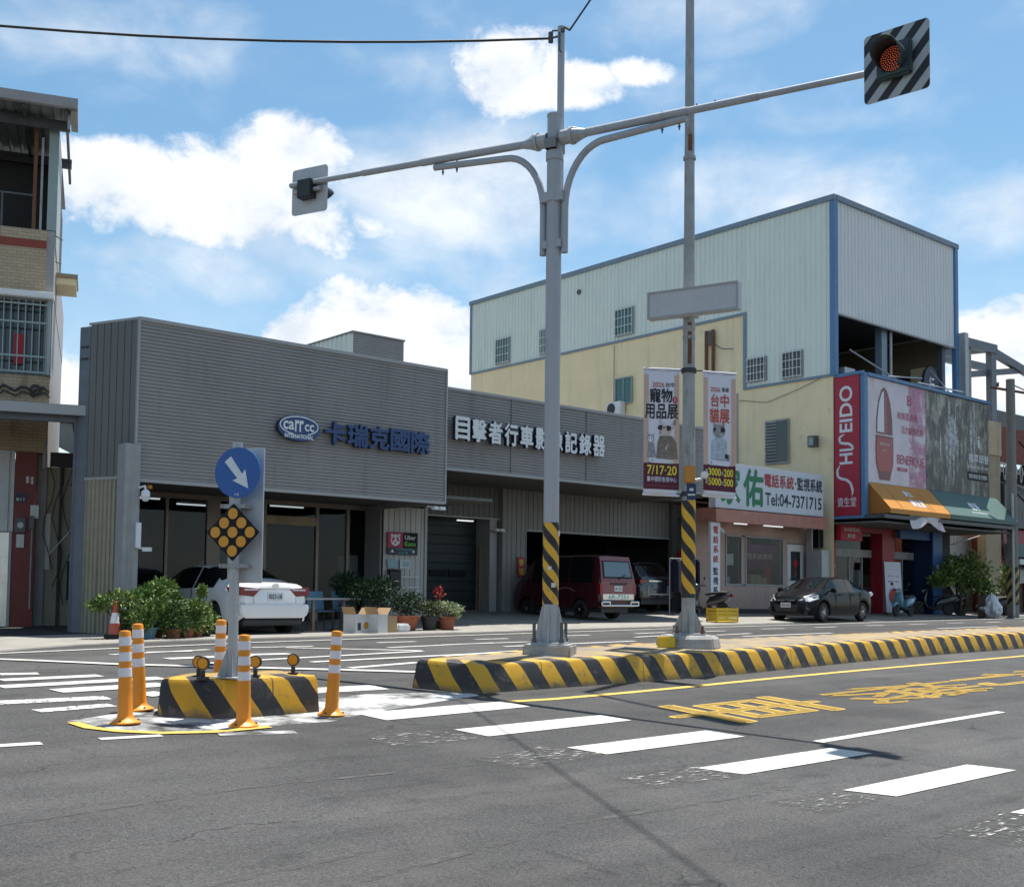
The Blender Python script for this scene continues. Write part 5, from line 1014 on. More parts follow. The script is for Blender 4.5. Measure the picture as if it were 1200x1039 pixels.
b = MB(); b.m('floor_dark'); b.box(37.1, 46.1, 25.41, 32, .9, .95); b.m('soffit'); b.box(37.1, 47.2, 22.6, 32, 4.2, 4.26); b.m('corr_mid'); b.box(37.1, 46.2, 31.8, 32, .95, 4.2); b.m('dark_wall'); b.box(43.9, 44.0, 26.3, 31.8, .95, 4.2); b.m('paper'); b.box(41.6, 42.3, 26.6, 26.8, 1.95, 2.6); b.m('fir1'); b.box(42.3, 42.8, 26.6, 26.8, 1.95, 2.4); b.m('red_panel'); b.box(42.0, 42.3, 27, 27.1, 2.6, 3.2); b.m('floor_dark'); b.box(41.3, 43.0, 26.5, 27, .95, 1.9); b.m('tan_panel'); b.box(37.9, 38.1, 26.0, 26.1, .95, 3.1); b.build('shop_interior', cb)
b = MB(); b.m('tan_panel'); b.add([(x_, 25.6, z_) for x_, z_ in [(37.75, 2.3), (37.8, 2.9), (38.5, 3.05), (38.6, 2.75), (38.35, 2.6), (38.1, 2.55), (37.95, 2.2)]], [tuple(range(7))]); b.box(38.0, 38.12, 25.5, 25.6, .9, 1.9); b.box(38.3, 38.4, 25.5, 25.6, .9, 1.6); b.build('shop_display', cb)
b = MB(); b.m('blue_portal'); b.box(44.25, 45.0, 24.5, 25.2, .6, 4.25); b.m('blue_dark'); b.box(44.20, 44.248, 24.52, 25.9, .6, 4.25); b.m('blue_portal'); b.box(41.87, 44.19, 24.6, 24.75, 3.85, 4.25); b.m('paper'); b.box(44.5, 44.7, 24.494, 24.498, 2.6, 2.85); b.build('blue_portal', cb)
b = MB(); b.m('dark_wall'); b.box(45.3, 46.0, 24.7, 25.3, .6, 4.25); b.build('dark_column', cb)
b = MB(); b.m('corr_light'); b.corr((46.6, 26.0, .6), X_, Z, 5.0, 3.7, .3, .03, FRONT, 'groove'); b.build('ribbed_screen', cb)
b = MB(); b.m('galv'); b.obox((45.9, 24.3, 3.25), (.9, -.2, -.28), (0, .35, 0), (0, 0, .03)); b.tube([(45.9, 24.7, 3.7), (48.0, 24.4, 4.2)], .03, 6); b.build('folding_bracket', cb)
# loose banner flapping under the orange awning
t = MB(); t.m('banner_white'); vs = []; nu, nv = 14, 6
for j in range(nv+1):
    for i in range(nu+1):
        s = i/nu; q = j/nv; vs.append((38.85+2.35*s, 22.42-.10*q+.05*math.sin(s*7+q*3), 4.55-.52*q*(1-.42*math.sin(math.pi*s)**1.5)-.05*math.sin(s*9)*q))
t.add(vs, [(j*(nu+1)+i, j*(nu+1)+i+1, (j+1)*(nu+1)+i+1, (j+1)*(nu+1)+i) for j in range(nv) for i in range(nu)]); fb = t.build('hanging_banner', smooth=60); tag(fb, 'crumpled white banner hanging loose under the orange awning', 'banner'); fb.data.materials[0] = mat('banner_loose', (.62, .58, .58), .7, var=.1, stain=((.5, .13, .08), .85, 2.2, (1, 1, 1), .50))
# ================================================================== pink shop
ps = thing('pink_shop', 'low pink shop under a white telephone-systems sign with dark picture windows', 'shop', (33.5, 26, .6))
b = MB(); b.m('pink_wall'); WY = 25.5
for (x0, x1, z0, z1) in ((30.2, 31.85, .6, 4.1), (32.8, 32.97, 1.87, 3.58), (35.27, 35.5, .6, 4.1), (36.58, 37.0, .6, 4.1), (31.85, 35.27, .6, 1.82), (31.85, 35.27, 3.63, 4.1), (35.5, 36.58, 3.45, 4.1)): b.box(x0, x1, WY, WY+.15, z0, z1)
b.m('dark_wall'); b.box(30.2, 37, 25.35, 25.49, .5, 1.0); b.build('wall', ps)
b = MB(); b.m('roof_metal'); b.box(30.2, 37.0, 25, 36, 5.0, 5.1); b.build('roof', ps)
for (x0, x1) in ((31.87, 32.79), (32.98, 35.25)):
    b = MB(); b.m('trim_grey'); b.box(x0, x1, WY-.03, WY+.05, 1.83, 1.89); b.box(x0, x1, WY-.03, WY+.05, 3.56, 3.62); b.box(x0, x0+.05, WY-.03, WY+.05, 1.9, 3.55); b.box(x1-.05, x1, WY-.03, WY+.05, 1.9, 3.55); w = b.build('window', ps); p = MB(); p.m('pane'); p.box(x0, x1, WY+.01, WY+.018, 1.9, 3.55); p.build('pane', w)
b = MB(); b.m('white_paint'); b.box(35.53, 36.55, WY+.0, WY+.07, .98, 3.42); d_ = b.build('door', ps, bevel=.01); b = MB(); b.m('win_dark'); b.box(35.72, 36.30, WY-.012, WY-.002, 2.05, 3.15); b.build('door_pane', d_); b = MB(); b.m('lantern'); b.add([(36.0, WY-.02, 2.9), (36.17, WY-.02, 2.7), (36.0, WY-.02, 2.5), (35.83, WY-.02, 2.7)], [(0, 3, 2, 1)]); b.box(35.96, 36.04, WY-.02, WY-.016, 2.2, 2.48); b.build('door_ornament', d_)
b = MB(); b.m('galv'); b.tube([(35.6, WY-.06, 2.0), (35.6, WY-.06, 2.15)], .02, 6); b.build('handle', d_)
for tb_ in ((31.5, 33.5, 26.9, 27.0, 4.02, 4.06), (34.2, 36.2, 26.2, 26.3, 4.02, 4.06)): b = MB(); b.m('tube_fill'); b.box(*tb_); b.build('ceiling_and_fill_tube', ps)  # unseen tubes, added to brighten the room behind the windows
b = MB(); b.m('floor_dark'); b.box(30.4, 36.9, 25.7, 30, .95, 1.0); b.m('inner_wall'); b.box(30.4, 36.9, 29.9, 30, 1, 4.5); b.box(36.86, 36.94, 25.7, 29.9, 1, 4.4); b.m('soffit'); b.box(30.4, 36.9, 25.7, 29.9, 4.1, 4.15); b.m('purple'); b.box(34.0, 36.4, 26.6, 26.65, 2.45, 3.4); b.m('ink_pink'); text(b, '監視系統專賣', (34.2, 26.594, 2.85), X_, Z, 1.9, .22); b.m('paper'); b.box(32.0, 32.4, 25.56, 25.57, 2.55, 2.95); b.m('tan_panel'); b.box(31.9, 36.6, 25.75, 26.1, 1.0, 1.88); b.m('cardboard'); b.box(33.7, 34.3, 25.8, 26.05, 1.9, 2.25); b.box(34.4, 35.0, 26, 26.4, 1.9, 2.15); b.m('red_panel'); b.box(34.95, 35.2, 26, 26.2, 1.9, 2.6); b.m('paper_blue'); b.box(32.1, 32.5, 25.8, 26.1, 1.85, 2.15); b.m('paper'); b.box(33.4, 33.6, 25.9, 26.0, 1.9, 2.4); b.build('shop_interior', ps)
for x in (32.3, 33.45):
    b = MB(); b.m('lantern'); b.lathe([(0, -.17), (.14, -.1), (.2, 0), (.14, .1), (0, .17)], 12, (x, 25.9, 3.4)); b.tube([(x, 25.9, 3.2), (x, 25.9, 2.9)], .02, 5); b.build('lantern', ps, smooth=50)
for tb_ in ((33.6, 34.7, 25.1, 25.16, 3.98, 4.02), (31.9, 32.6, 25.1, 25.16, 3.98, 4.02)): b = MB(); b.m('tube_lit'); b.box(*tb_); b.build('ceiling_and_fill_tube', ps)
b = MB(); b.m('pink_metal'); b.prism([(29.95, 24.35, 3.95), (29.95, 24.35, 4.38), (29.95, 24.7, 4.42), (29.95, 25.5, 4.42), (29.95, 25.5, 4.1)], (6.45, 0, 0)); b.build('canopy', ps)
b = MB(); b.m('sign_panel'); b.box(30.1, 36.36, 24.5, 24.8, 4.43, 5.99); s_ = b.build('sign_board', ps, bevel=.01); b = MB()
b.m('green_letter'); text(b, '家', (30.4, 24.495, 4.62), X_, Z, 1.0, 1.22, bold=.03); text(b, '佑', (31.62, 24.495, 4.60), X_, Z, 1.08, 1.25, bold=.03); b.m('red_letter'); text(b, '電話系統', (32.78, 24.495, 5.32), X_, Z, 1.72, .46, bold=.025); b.m('dark_letter'); b.box(34.58, 34.66, 24.494, 24.496, 5.5, 5.58); text(b, '監視系統', (34.72, 24.495, 5.32), X_, Z, 1.55, .46, bold=.025); text(b, 'Tel:04-7371715', (32.82, 24.495, 4.66), X_, Z, 3.42, .46, bold=.02); b.build('sign_lettering', s_)
b = MB(); b.m('sign_panel'); b.box(29.86, 30.35, 24.5, 24.6, 1.15, 3.93); v_ = b.build('vertical_sign', ps, bevel=.006); b = MB()
for i, ch in enumerate('電話系統監視系統'): b.m('red_letter' if i < 4 else 'dark_letter'); text(b, ch, (29.98, 24.495, 3.55-i*.325-(.08 if i > 3 else 0)), X_, Z, .25, .24, bold=.03)
b.build('vertical_lettering', v_)
b = MB(); b.m('cctv'); b.tube([(31.0, 25.2, 3.72), (30.75, 25.0, 3.7)], .02, 6); b.obox((30.55, 24.75, 3.74), (.5, .1, -.14), (-.03, .12, 0), (0, .02, .13)); b.build('bullet_camera', ps, bevel=.02)
b = MB(); b.m('galv_old'); b.tube([(29.5, 25.4, .8), (29.5, 25.4, 4.6)], .06, 8); b.build('downpipe', ps)
eb = MB(); eb.m('galv'); eb.box(36.42, 36.95, 24.62, 25.05, 1.55, 3.2); eb.m('black'); eb.box(36.66, 36.94, 24.9, 25.4, 3.3, 4.0); eb.m('trim_grey'); eb.box(36.40, 36.5, 25.05, 25.3, .6, 4.0); e_ = eb.build('electrical_cabinet', bevel=.008); tag(e_, 'grey steel electrical cabinet between the pink shop door and red portal', 'cabinet')
# ================================================================== left house, turned 20 degrees
LU = Vector((.937, -.349, 0)).normalized(); LN_ = Vector((LU.y, -LU.x, 0))   # LN_ points to the road
LC = Vector((9.0, 26.6, 0))
lh = thing('tiled_house', 'weathered tan tiled house with a barred window, steel canopy and open top storey', 'house', (8.5, 26, .7))
def lb(b, u0, u1, o0, o1, z0, z1): return b.obox(LC+LU*u0+LN_*o0+Z*z0, LU*(u1-u0), LN_*(o1-o0), Z*(z1-z0))
def brickmat():
    m = bpy.data.materials.new('tiles'); m.use_nodes = True; t = m.node_tree; bs = t.nodes['Principled BSDF']; bs.inputs['Roughness'].default_value = .6
    tc = t.nodes.new('ShaderNodeTexCoord'); mp = t.nodes.new('ShaderNodeMapping'); t.links.new(tc.outputs['Object'], mp.inputs[0]); mp.inputs['Rotation'].default_value = (R(90), 0, 0); 
    sx = t.nodes.new('ShaderNodeSeparateXYZ'); t.links.new(tc.outputs['Object'], sx.inputs[0]); cx = t.nodes.new('ShaderNodeCombineXYZ')
    ad = t.nodes.new('ShaderNodeMath'); ad.operation = 'SUBTRACT'; t.links.new(sx.outputs[0], ad.inputs[0]); t.links.new(sx.outputs[1], ad.inputs[1]); t.links.new(ad.outputs[0], cx.inputs[0]); t.links.new(sx.outputs[2], cx.inputs[1])
    br = t.nodes.new('ShaderNodeTexBrick'); t.links.new(cx.outputs[0], br.inputs['Vector']); br.inputs['Scale'].default_value = 1; br.inputs['Brick Width'].default_value = .24; br.inputs['Row Height'].default_value = .075; br.inputs['Mortar Size'].default_value = .006
    br.inputs['Color1'].default_value = (.50, .385, .255, 1); br.inputs['Color2'].default_value = (.44, .33, .21, 1); br.inputs['Mortar'].default_value = (.24, .19, .14, 1)
    n = t.nodes.new('ShaderNodeTexNoise'); m2 = t.nodes.new('ShaderNodeMapping'); m2.inputs['Scale'].default_value = (2.5, 2.5, .35); t.links.new(tc.outputs['Object'], m2.inputs[0]); t.links.new(m2.outputs[0], n.inputs['Vector']); n.inputs['Scale'].default_value = 1.4; n.inputs['Detail'].default_value = 8
    r = t.nodes.new('ShaderNodeMapRange'); t.links.new(n.outputs[0], r.inputs[0]); r.inputs[1].default_value = .52; r.inputs[2].default_value = .75; r.inputs[4].default_value = .75
    mi = t.nodes.new('ShaderNodeMix'); mi.data_type = 'RGBA'; t.links.new(r.outputs[0], mi.inputs[0]); t.links.new(br.outputs[0], mi.inputs[6]); mi.inputs[7].default_value = (.16, .10, .06, 1); t.links.new(mi.outputs[2], bs.inputs['Base Color']); MATS['tiles'] = m
brickmat()
b = MB(); b.m('tiles'); lb(b, -9, -.32, -.3, 0, 8.2, 9.72); lb(b, -9, -.16, -.3, -.005, 4.56, 6.33); b.m('gutter'); lb(b, -.32, -.15, -.3, -.01, 6.34, 9.72); lb(b, -9, -.15, -9, -.31, 8.3, 9.70); lb(b, -.45, -.16, -9, -.31, .6, 8.29); b.build('wall', lh)
b = MB(); b.m('tile_red'); lb(b, -9, -.33, 0.002, .02, 9.29, 9.47); b.build('red_band', lh)
b = MB(); b.m('white_paint'); lb(b, -9, -.12, -.1, .30, 8.07, 8.22); b.build('ledge', lh, bevel=.02)
b = MB(); b.m('cream_wall'); lb(b, -.14, .32, -2.4, -1.2, 8.80, 8.96); b.m('tan_panel'); lb(b, -.14, .35, -2.45, -1.15, 8.965, 9.06); b.build('side_slab', lh)
b = MB(); b.m('greygreen')
for k in range(42): lb(b, -6.5+k*.152, -6.5+k*.152+.022, .10, .122, 6.36, 8.06)
for zz in (6.36, 6.72, 7.5, 7.92): lb(b, -6.6, -.2, .125, .145, zz, zz+.04)
lb(b, -.24, -.18, .0, .15, 6.34, 8.06); gw = b.build('window_grille', lh)
b = MB(); b.m('win_dark'); lb(b, -9, -.35, -.28, -.26, 6.33, 8.08); b.m('lantern'); lb(b, -.95, -.75, -.2, -.16, 6.6, 7.3); b.m('dark_wall'); lb(b, -.33, -.16, -.3, -.26, 6.34, 8.07); b.build('window_pane', lh)
b = MB(); b.m('roof_metal'); q = LC+Z*12.34
b.corr(q-LU*9+LN_*1.05, LU, -LN_+Z*.02, 9.26, 1.25, .25, .04, Z, 'trap'); b.corr(q-LU*9-LN_*.20+Z*.025, LU, -LN_+Z*.02, 8.85, 7, .25, .04, Z, 'trap'); b.m('gutter'); lb(b, -9, .27, .93, 1.06, 12.28, 12.50); lb(b, .12, .27, -.2, .92, 12.2, 12.44); b.m('steel_dark'); lb(b, -9, .1, .1, .2, 12.05, 12.28); lb(b, -9, .1, -2.4, -2.3, 12.05, 12.28)
for k in range(7): lb(b, -5.4+k*.9, -5.34+k*.9, -4, .9, 12.2, 12.32)
b.build('roof', lh)
b = MB(); b.m('rust'); lb(b, -.66, -.58, -.1, -.02, 9.72, 12.1); b.m('galv_old'); lb(b, -.50, -.45, -.06, -.01, 9.72, 11.9); lb(b, .06, .12, .70, .76, 11.9, 12.3); b.build('roof_post', lh)
b = MB(); b.m('greygreen'); lb(b, -.34, -.13, -.10, -.02, 9.74, 12.12); lb(b, -.20, -.13, -2.5, -.11, 9.72-.35, 12.1); b.m('dark_wall'); lb(b, -.26, -.21, -7, -.06, 9.72, 12.1); lb(b, -9, -.3, -2.6, -2.5, 9.72, 12.3); lb(b, -.30, -.27, -2.5, -.3, 9.72, 12.2); b.build('top_storey_wall', lh)
b = MB(); b.m('steel_dark'); lb(b, -9, -.66, -.05, -.03, 10.5, 10.54); lb(b, -1.32, -1.28, -.05, -.03, 9.72, 10.5); b.build('top_rail', lh)
b = MB(); b.m('plastic_dark')
for (p, q) in (((-.15, .1, 9.6), (.02, .3, 9.45)), ((-.12, .05, 9.0), (.0, .1, 8.95))): b.tube([LC+LU*p[0]+LN_*p[1]+Z*p[2], LC+LU*q[0]+LN_*q[1]+Z*q[2]], .015, 5)
pts = [LC+LU*(-1.6+.12*i)+LN_*.06+Z*(6.0+.06*math.sin(i*1.9)) for i in range(13)]; b.tube(pts, .03, 6); b.tube([p-Z*.12+LU*.02 for p in pts], .02, 5)
for r_ in (.10, .13, .08): b.tube([LC+LU*(-.45+r_*math.cos(a))+LN_*.08+Z*(5.98+r_*math.sin(a)) for a in [k*.5 for k in range(14)]], .012, 5)
b.build('wiring', lh)
# canopy
b = MB(); b.m('roof_metal'); b.corr(LC-LU*9+LN_*3.05+Z*5.16, LU, -LN_+Z*.07, 9.88, 3.0, .22, .035, Z, 'trap'); b.m('trim_grey'); lb(b, -9, .90, 2.98, 3.08, 5.04, 5.25); lb(b, .84, .90, .1, 2.97, 5.06, 5.30); b.m('beam_blue'); lb(b, -9, .80, 2.70, 2.80, 4.92, 5.10); lb(b, .40, .50, .05, 2.69, 4.95, 5.12); lb(b, -2.6, -2.5, .05, 2.69, 4.95, 5.12); b.obox(LC+LU*.42+LN_*.05+Z*4.2, LU*.06, LN_*1.5+Z*.72, Z*.08); cn = b.build('canopy', lh)
b = MB(); b.m('beam_blue'); lb(b, .44, .54, 2.70, 2.80, .55, 4.93); b.m('galv'); b.tube([LC+LU*.60+LN_*2.86+Z*.6, LC+LU*.60+LN_*2.86+Z*4.9], .055, 10); b.lathe([(.07, .6), (.07, 1.1), (.055, 1.12)], 10, (LC+LU*.60+LN_*2.86)); b.m('plastic_dark'); b.tube([LC+LU*.60+LN_*2.86+Z*.66, LC+LU*.72+LN_*2.95+Z*.64], .06, 8); b.build('canopy_post', lh)
b = MB(); b.m('shutter'); b.corr(LC-LU*9+Z*2.75-LN_*.02, LU, Z, 8.17, 1.83, .3, .03, LN_, 'groove'); b.build('ribbed_panel', lh)
b = MB(); b.m('steel_bright'); b.corr(LC-LU*9+Z*.6-LN_*.05, LU, Z, 8.12, 2.12, .5, .02, LN_, 'wave'); b.m('trim_grey'); lb(b, -9, -.86, -.04, .02, 2.72, 2.76); lb(b, -.90, -.84, -.04, .02, .6, 2.74); b.build('steel_door', lh)
b = MB(); b.m('red_pillar'); lb(b, -.82, -.36, -.25, .05, .5, 4.56); b.build('red_pillar', lh)
b = MB(); b.m('dark_letter'); lb(b, -.80, -.55, .052, .062, 3.40, 3.62); b.m('paper'); t_ = MB(); text(t_, '811', (0, 0, 0), (1, 0, 0), (0, 1, 0), .17, .07); b.add([LC+LU*(-.775+p.x)+LN_*.065+Z*(3.44+p.y) for p in t_.v], t_.f); lb(b, -.58, -.52, .052, .06, 3.85, 4.0); lb(b, -.48, -.43, .052, .06, 3.83, 4.0); b.build('house_number', lh)
b = MB(); b.m('steel_dark'); lb(b, -.78, -.56, .052, .16, 2.72, 3.05); lb(b, -.48, -.38, .052, .16, 2.8, 3.1); b.m('paper'); lb(b, -.74, -.58, .052, .10, 2.38, 2.68); lb(b, -.47, -.30, .052, .10, 3.05, 3.35); b.m('galv'); b.tube([LC+LU*-.66+LN_*.165+Z*2.88, LC+LU*-.66+LN_*.20+Z*2.88], .07, 12); b.m('galv_old'); b.tube([LC+LU*-.42+LN_*.08+Z*2.8, LC+LU*-.42+LN_*.08+Z*1.0], .02, 6); b.build('meter_box', lh)
b = MB(); b.m('corr_beige'); lb(b, -.36, 1.0, -.5, -.4, .5, 4.28); b.m('paper'); lb(b, -.34, -.05, -.39, -.36, 1.9, 3.2); b.m('dark_wall'); lb(b, -.1, 1.05, -.52, -.30, 4.30, 4.62); lb(b, .12, .17, -.39, -.3, .6, 4.3); b.build('side_fence', lh)
b = MB(); b.m('plastic_dark')
for k in range(5):
    x0 = -.1+.2*k; b.tube([LC+LU*(x0+.12*math.sin(i*1.3+k))+LN_*-.3+Z*(4.3-i*.4) for i in range(7+k % 3)], .01, 5)
b.m('galv_old'); b.tube([LC+LU*-.2+LN_*.1+Z*4.9, LC+LU*-.2+LN_*.1+Z*4.2], .05, 8); b.m('paper'); b.tube([LC+LU*-.1+LN_*-.2+Z*2.2, LC+LU*.5+LN_*.5+Z*2.9], .01, 5); b.m('cloth_navy'); lb(b, .34, .44, -.28, -.2, 1.2, 2.1); b.build('hanging_cable', lh)
sh = thing('low_shed', 'low distant shed with grey green roofs between the tiled house and the grey shop', 'shed', (10, 38, .8))
b = MB(); b.m('corr_mid'); b.box(9.5, 14.5, 40, 48, .6, 7.2); b.build('wall', sh); b = MB(); b.m('greygreen'); b.add([(8, 34, 5.0), (13, 34, 5.0), (13, 39.9, 6.6), (8, 39.9, 6.6)], [(0, 1, 2, 3)]); b.m('roof_metal'); b.box(9.3, 14.6, 39.9, 48, 7.2, 7.7); b.m('trim_grey'); b.box(8, 13, 33.9, 34, 4.8, 5.02); b.build('roof', sh); b = MB(); b.m('corr_beige'); b.box(8.2, 13, 34.1, 39.8, .6, 4.9); b.build('front_wall', sh)
# ================================================================== right neighbour, steel frame, pole
rb = thing('brick_building', 'red brick shophouse with tan pilaster and ironwork at the right edge', 'building', (52, 26, .8))
b = MB(); b.m('tan_panel'); b.box(49.6, 51.0, 24.9, 25.3, .6, 9.4); b.m('tile'); b.box(49.55, 51.05, 24.85, 25.35, 8.0, 9.55); b.build('pilaster', rb)
b = MB(); b.m('brick_red'); b.box(51.0, 66, 25.2, 25.5, 7.9, 9.5); b.box(50.4, 51.2, 25.3, 36, .6, 9.4); b.box(54.5, 55.2, 25.2, 25.6, .6, 7.9); b.m('dark_wall'); b.box(51.0, 66, 26.4, 26.6, .6, 7.9); b.m('roof_metal'); b.box(50, 66, 25.6, 36, 9.4, 9.5); b.build('wall', rb)
b = MB(); b.m('red_portal'); b.box(51.2, 66, 25.1, 25.5, 4.0, 4.7); b.box(51.0, 51.5, 24.95, 25.2, .6, 4.6); b.build('red_beam', rb)
b = MB(); b.m('awn_green'); b.box(51.3, 66, 24.6, 25.1, 3.4, 4.0); b.build('green_awning', rb)
b = MB(); b.m('paper')
for k in range(12):
    c = Vector((51.4+k*.55, 25.15, 7.35)); 
    for s in (-1, 1): b.tube([c+X_*(s*(.22-.02*i))*math.cos(i*.55)+Z*(.4*math.sin(i*.55)) for i in range(9)], .022, 4)
b.m('steel_dark'); b.tube([(51.1, 25.15, 7.85), (60, 25.15, 7.85)], .03, 5); b.tube([(51.1, 25.15, 6.85), (60, 25.15, 6.85)], .03, 5); b.build('ironwork', rb)
b = MB(); b.m('steel_dark'); b.box(51.2, 58, 24.8, 24.95, 4.75, 6.75); sgn_ = b.build('sign_board', rb); b = MB(); b.m('tan_panel'); text(b, 'YAN', (53.3, 24.79, 5.75), X_, Z, 2.4, .8, bold=.03); b.box(53.0, 57.8, 24.785, 24.79, 5.22, 5.62); b.m('ink_black'); text(b, '美食早餐', (53.3, 24.78, 5.28), X_, Z, 2.6, .28); b.build('sign_lettering', sgn_)
b = MB(); b.m('steel_dark')
for (p, q) in (((51.2, 24.8, 6.9), (56, 24.6, 6.7)), ((51.3, 24.9, 3.3), (54, 24.2, 3.1)), ((51.2, 25.0, 5.2), (51.2, 24.9, 2.0))): b.tube([p, ((p[0]+q[0])/2, p[1]-.2, (p[2]+q[2])/2-.35), q], .05, 5)
b.m('paper'); b.box(52.0, 53.6, 24.5, 24.6, 3.05, 3.3); b.m('galv_old'); b.box(52.6, 53.8, 24.8, 25.2, 2.2, 2.9); b.build('shop_clutter', rb)
sf = thing('steel_frame', 'bare grey steel roof frame standing behind the billboard against the sky', 'steel frame', (53, 27, .8))
b = MB(); b.m('steel_frame_grey') if False else b.m('beam_blue'); b.box(54.35, 54.85, 26.9, 27.2, .8, 13.9); b.box(63, 63.4, 26.9, 27.2, .8, 13.9); b.build('column', sf)
b = MB(); b.m('corr_mid'); b.corr((51.3, 27, .8), X_, Z, 1.15, 13.0, .3, .03, FRONT, 'groove'); b.build('ribbed_panel', sf)
def bar(b, p, q, w, h): p, q = Vector(p), Vector(q); d = (q-p); s = d.cross(Z).normalized()*w; u_ = s.cross(d).normalized()*h; return b.obox(p-s/2-u_/2, d, s, u_)
b = MB(); b.m('beam_blue'); bar(b, (51.0, 27, 13.75), (54.9, 27, 13.85), .3, .45); bar(b, (54.9, 27.1, 13.75), (60, 27.1, 13.0), .25, .4); bar(b, (52.4, 27.2, 12.3), (60, 27.2, 13.6), .25, .3); bar(b, (51.0, 31, 14.2), (62, 31, 14.5), .25, .4); bar(b, (54.6, 27, 13.9), (54.6, 34, 14.3), .25, .4); b.build('beam', sf)
b = MB(); b.m('corr_light'); b.add([(52, 33, 11.0), (64, 33, 11.0), (64, 40, 12.2), (52, 40, 12.2)], [(0, 1, 2, 3)]); b.m('steel_dark'); b.box(54.9, 64, 28, 28.1, 9.5, 11.2); b.build('low_roof', sf)
UP = Vector((47.5, 22.7, zp(47.5, 22.7)))
upo = thing('utility_pole', 'stout weathered concrete utility pole with worn stripes at the right edge', 'utility pole', UP)
b = MB(); b.m('stone_pole'); b.tube([UP-Z*.1, UP+Z*10.1], [.24, .18], 18); b.build('pole', upo, smooth=40)
sleeve(UP, .243, .5, 2.1, 'pole_stripes_old', upo, 'stripe_band')
b = MB(); b.m('rust'); bar(b, UP+Z*9.7-X_*.9+Y_*.4, UP+Z*9.55+X_*2.2-Y_*.6, .09, .09); b.m('steel_dark'); b.tube([UP+Z*9.9+X_*.2, UP+Z*9.7+X_*2.4], .03, 5); b.build('crossarm', upo)
b = MB(); b.m('plastic_dark')
for x in (-.7, .9, 1.8): b.lathe([(.0, 0), (.07, .02), (.05, .12), (.08, .16), (0, .24)], 8, UP+Z*9.72+X_*x-Y_*x*.3)
b.build('insulator', upo)
b = MB(); b.m('galv'); b.tube([UP-X_*.32-Y_*.18, UP-X_*.32-Y_*.18+Z*5.2], .06, 8); b.build('cable_riser', upo)
for k, (z0, yy, lb_) in enumerate(((7.5, 0, 'thick black cable looping rightward from the utility pole, higher of two'), (5.4, .2, 'thick black cable looping rightward from the utility pole, lower of two'))):
    p0 = UP+Z*z0; b = MB(); b.m('plastic_dark'); b.tube([p0+Vector((.2+i*.5, -.2-i*.05+yy, -.9*math.sin(i*.35))) for i in range(14)], .045, 6); o = b.build('drooping_cable', smooth=60); tag(o, lb_, 'cable', 'cables at the utility pole')
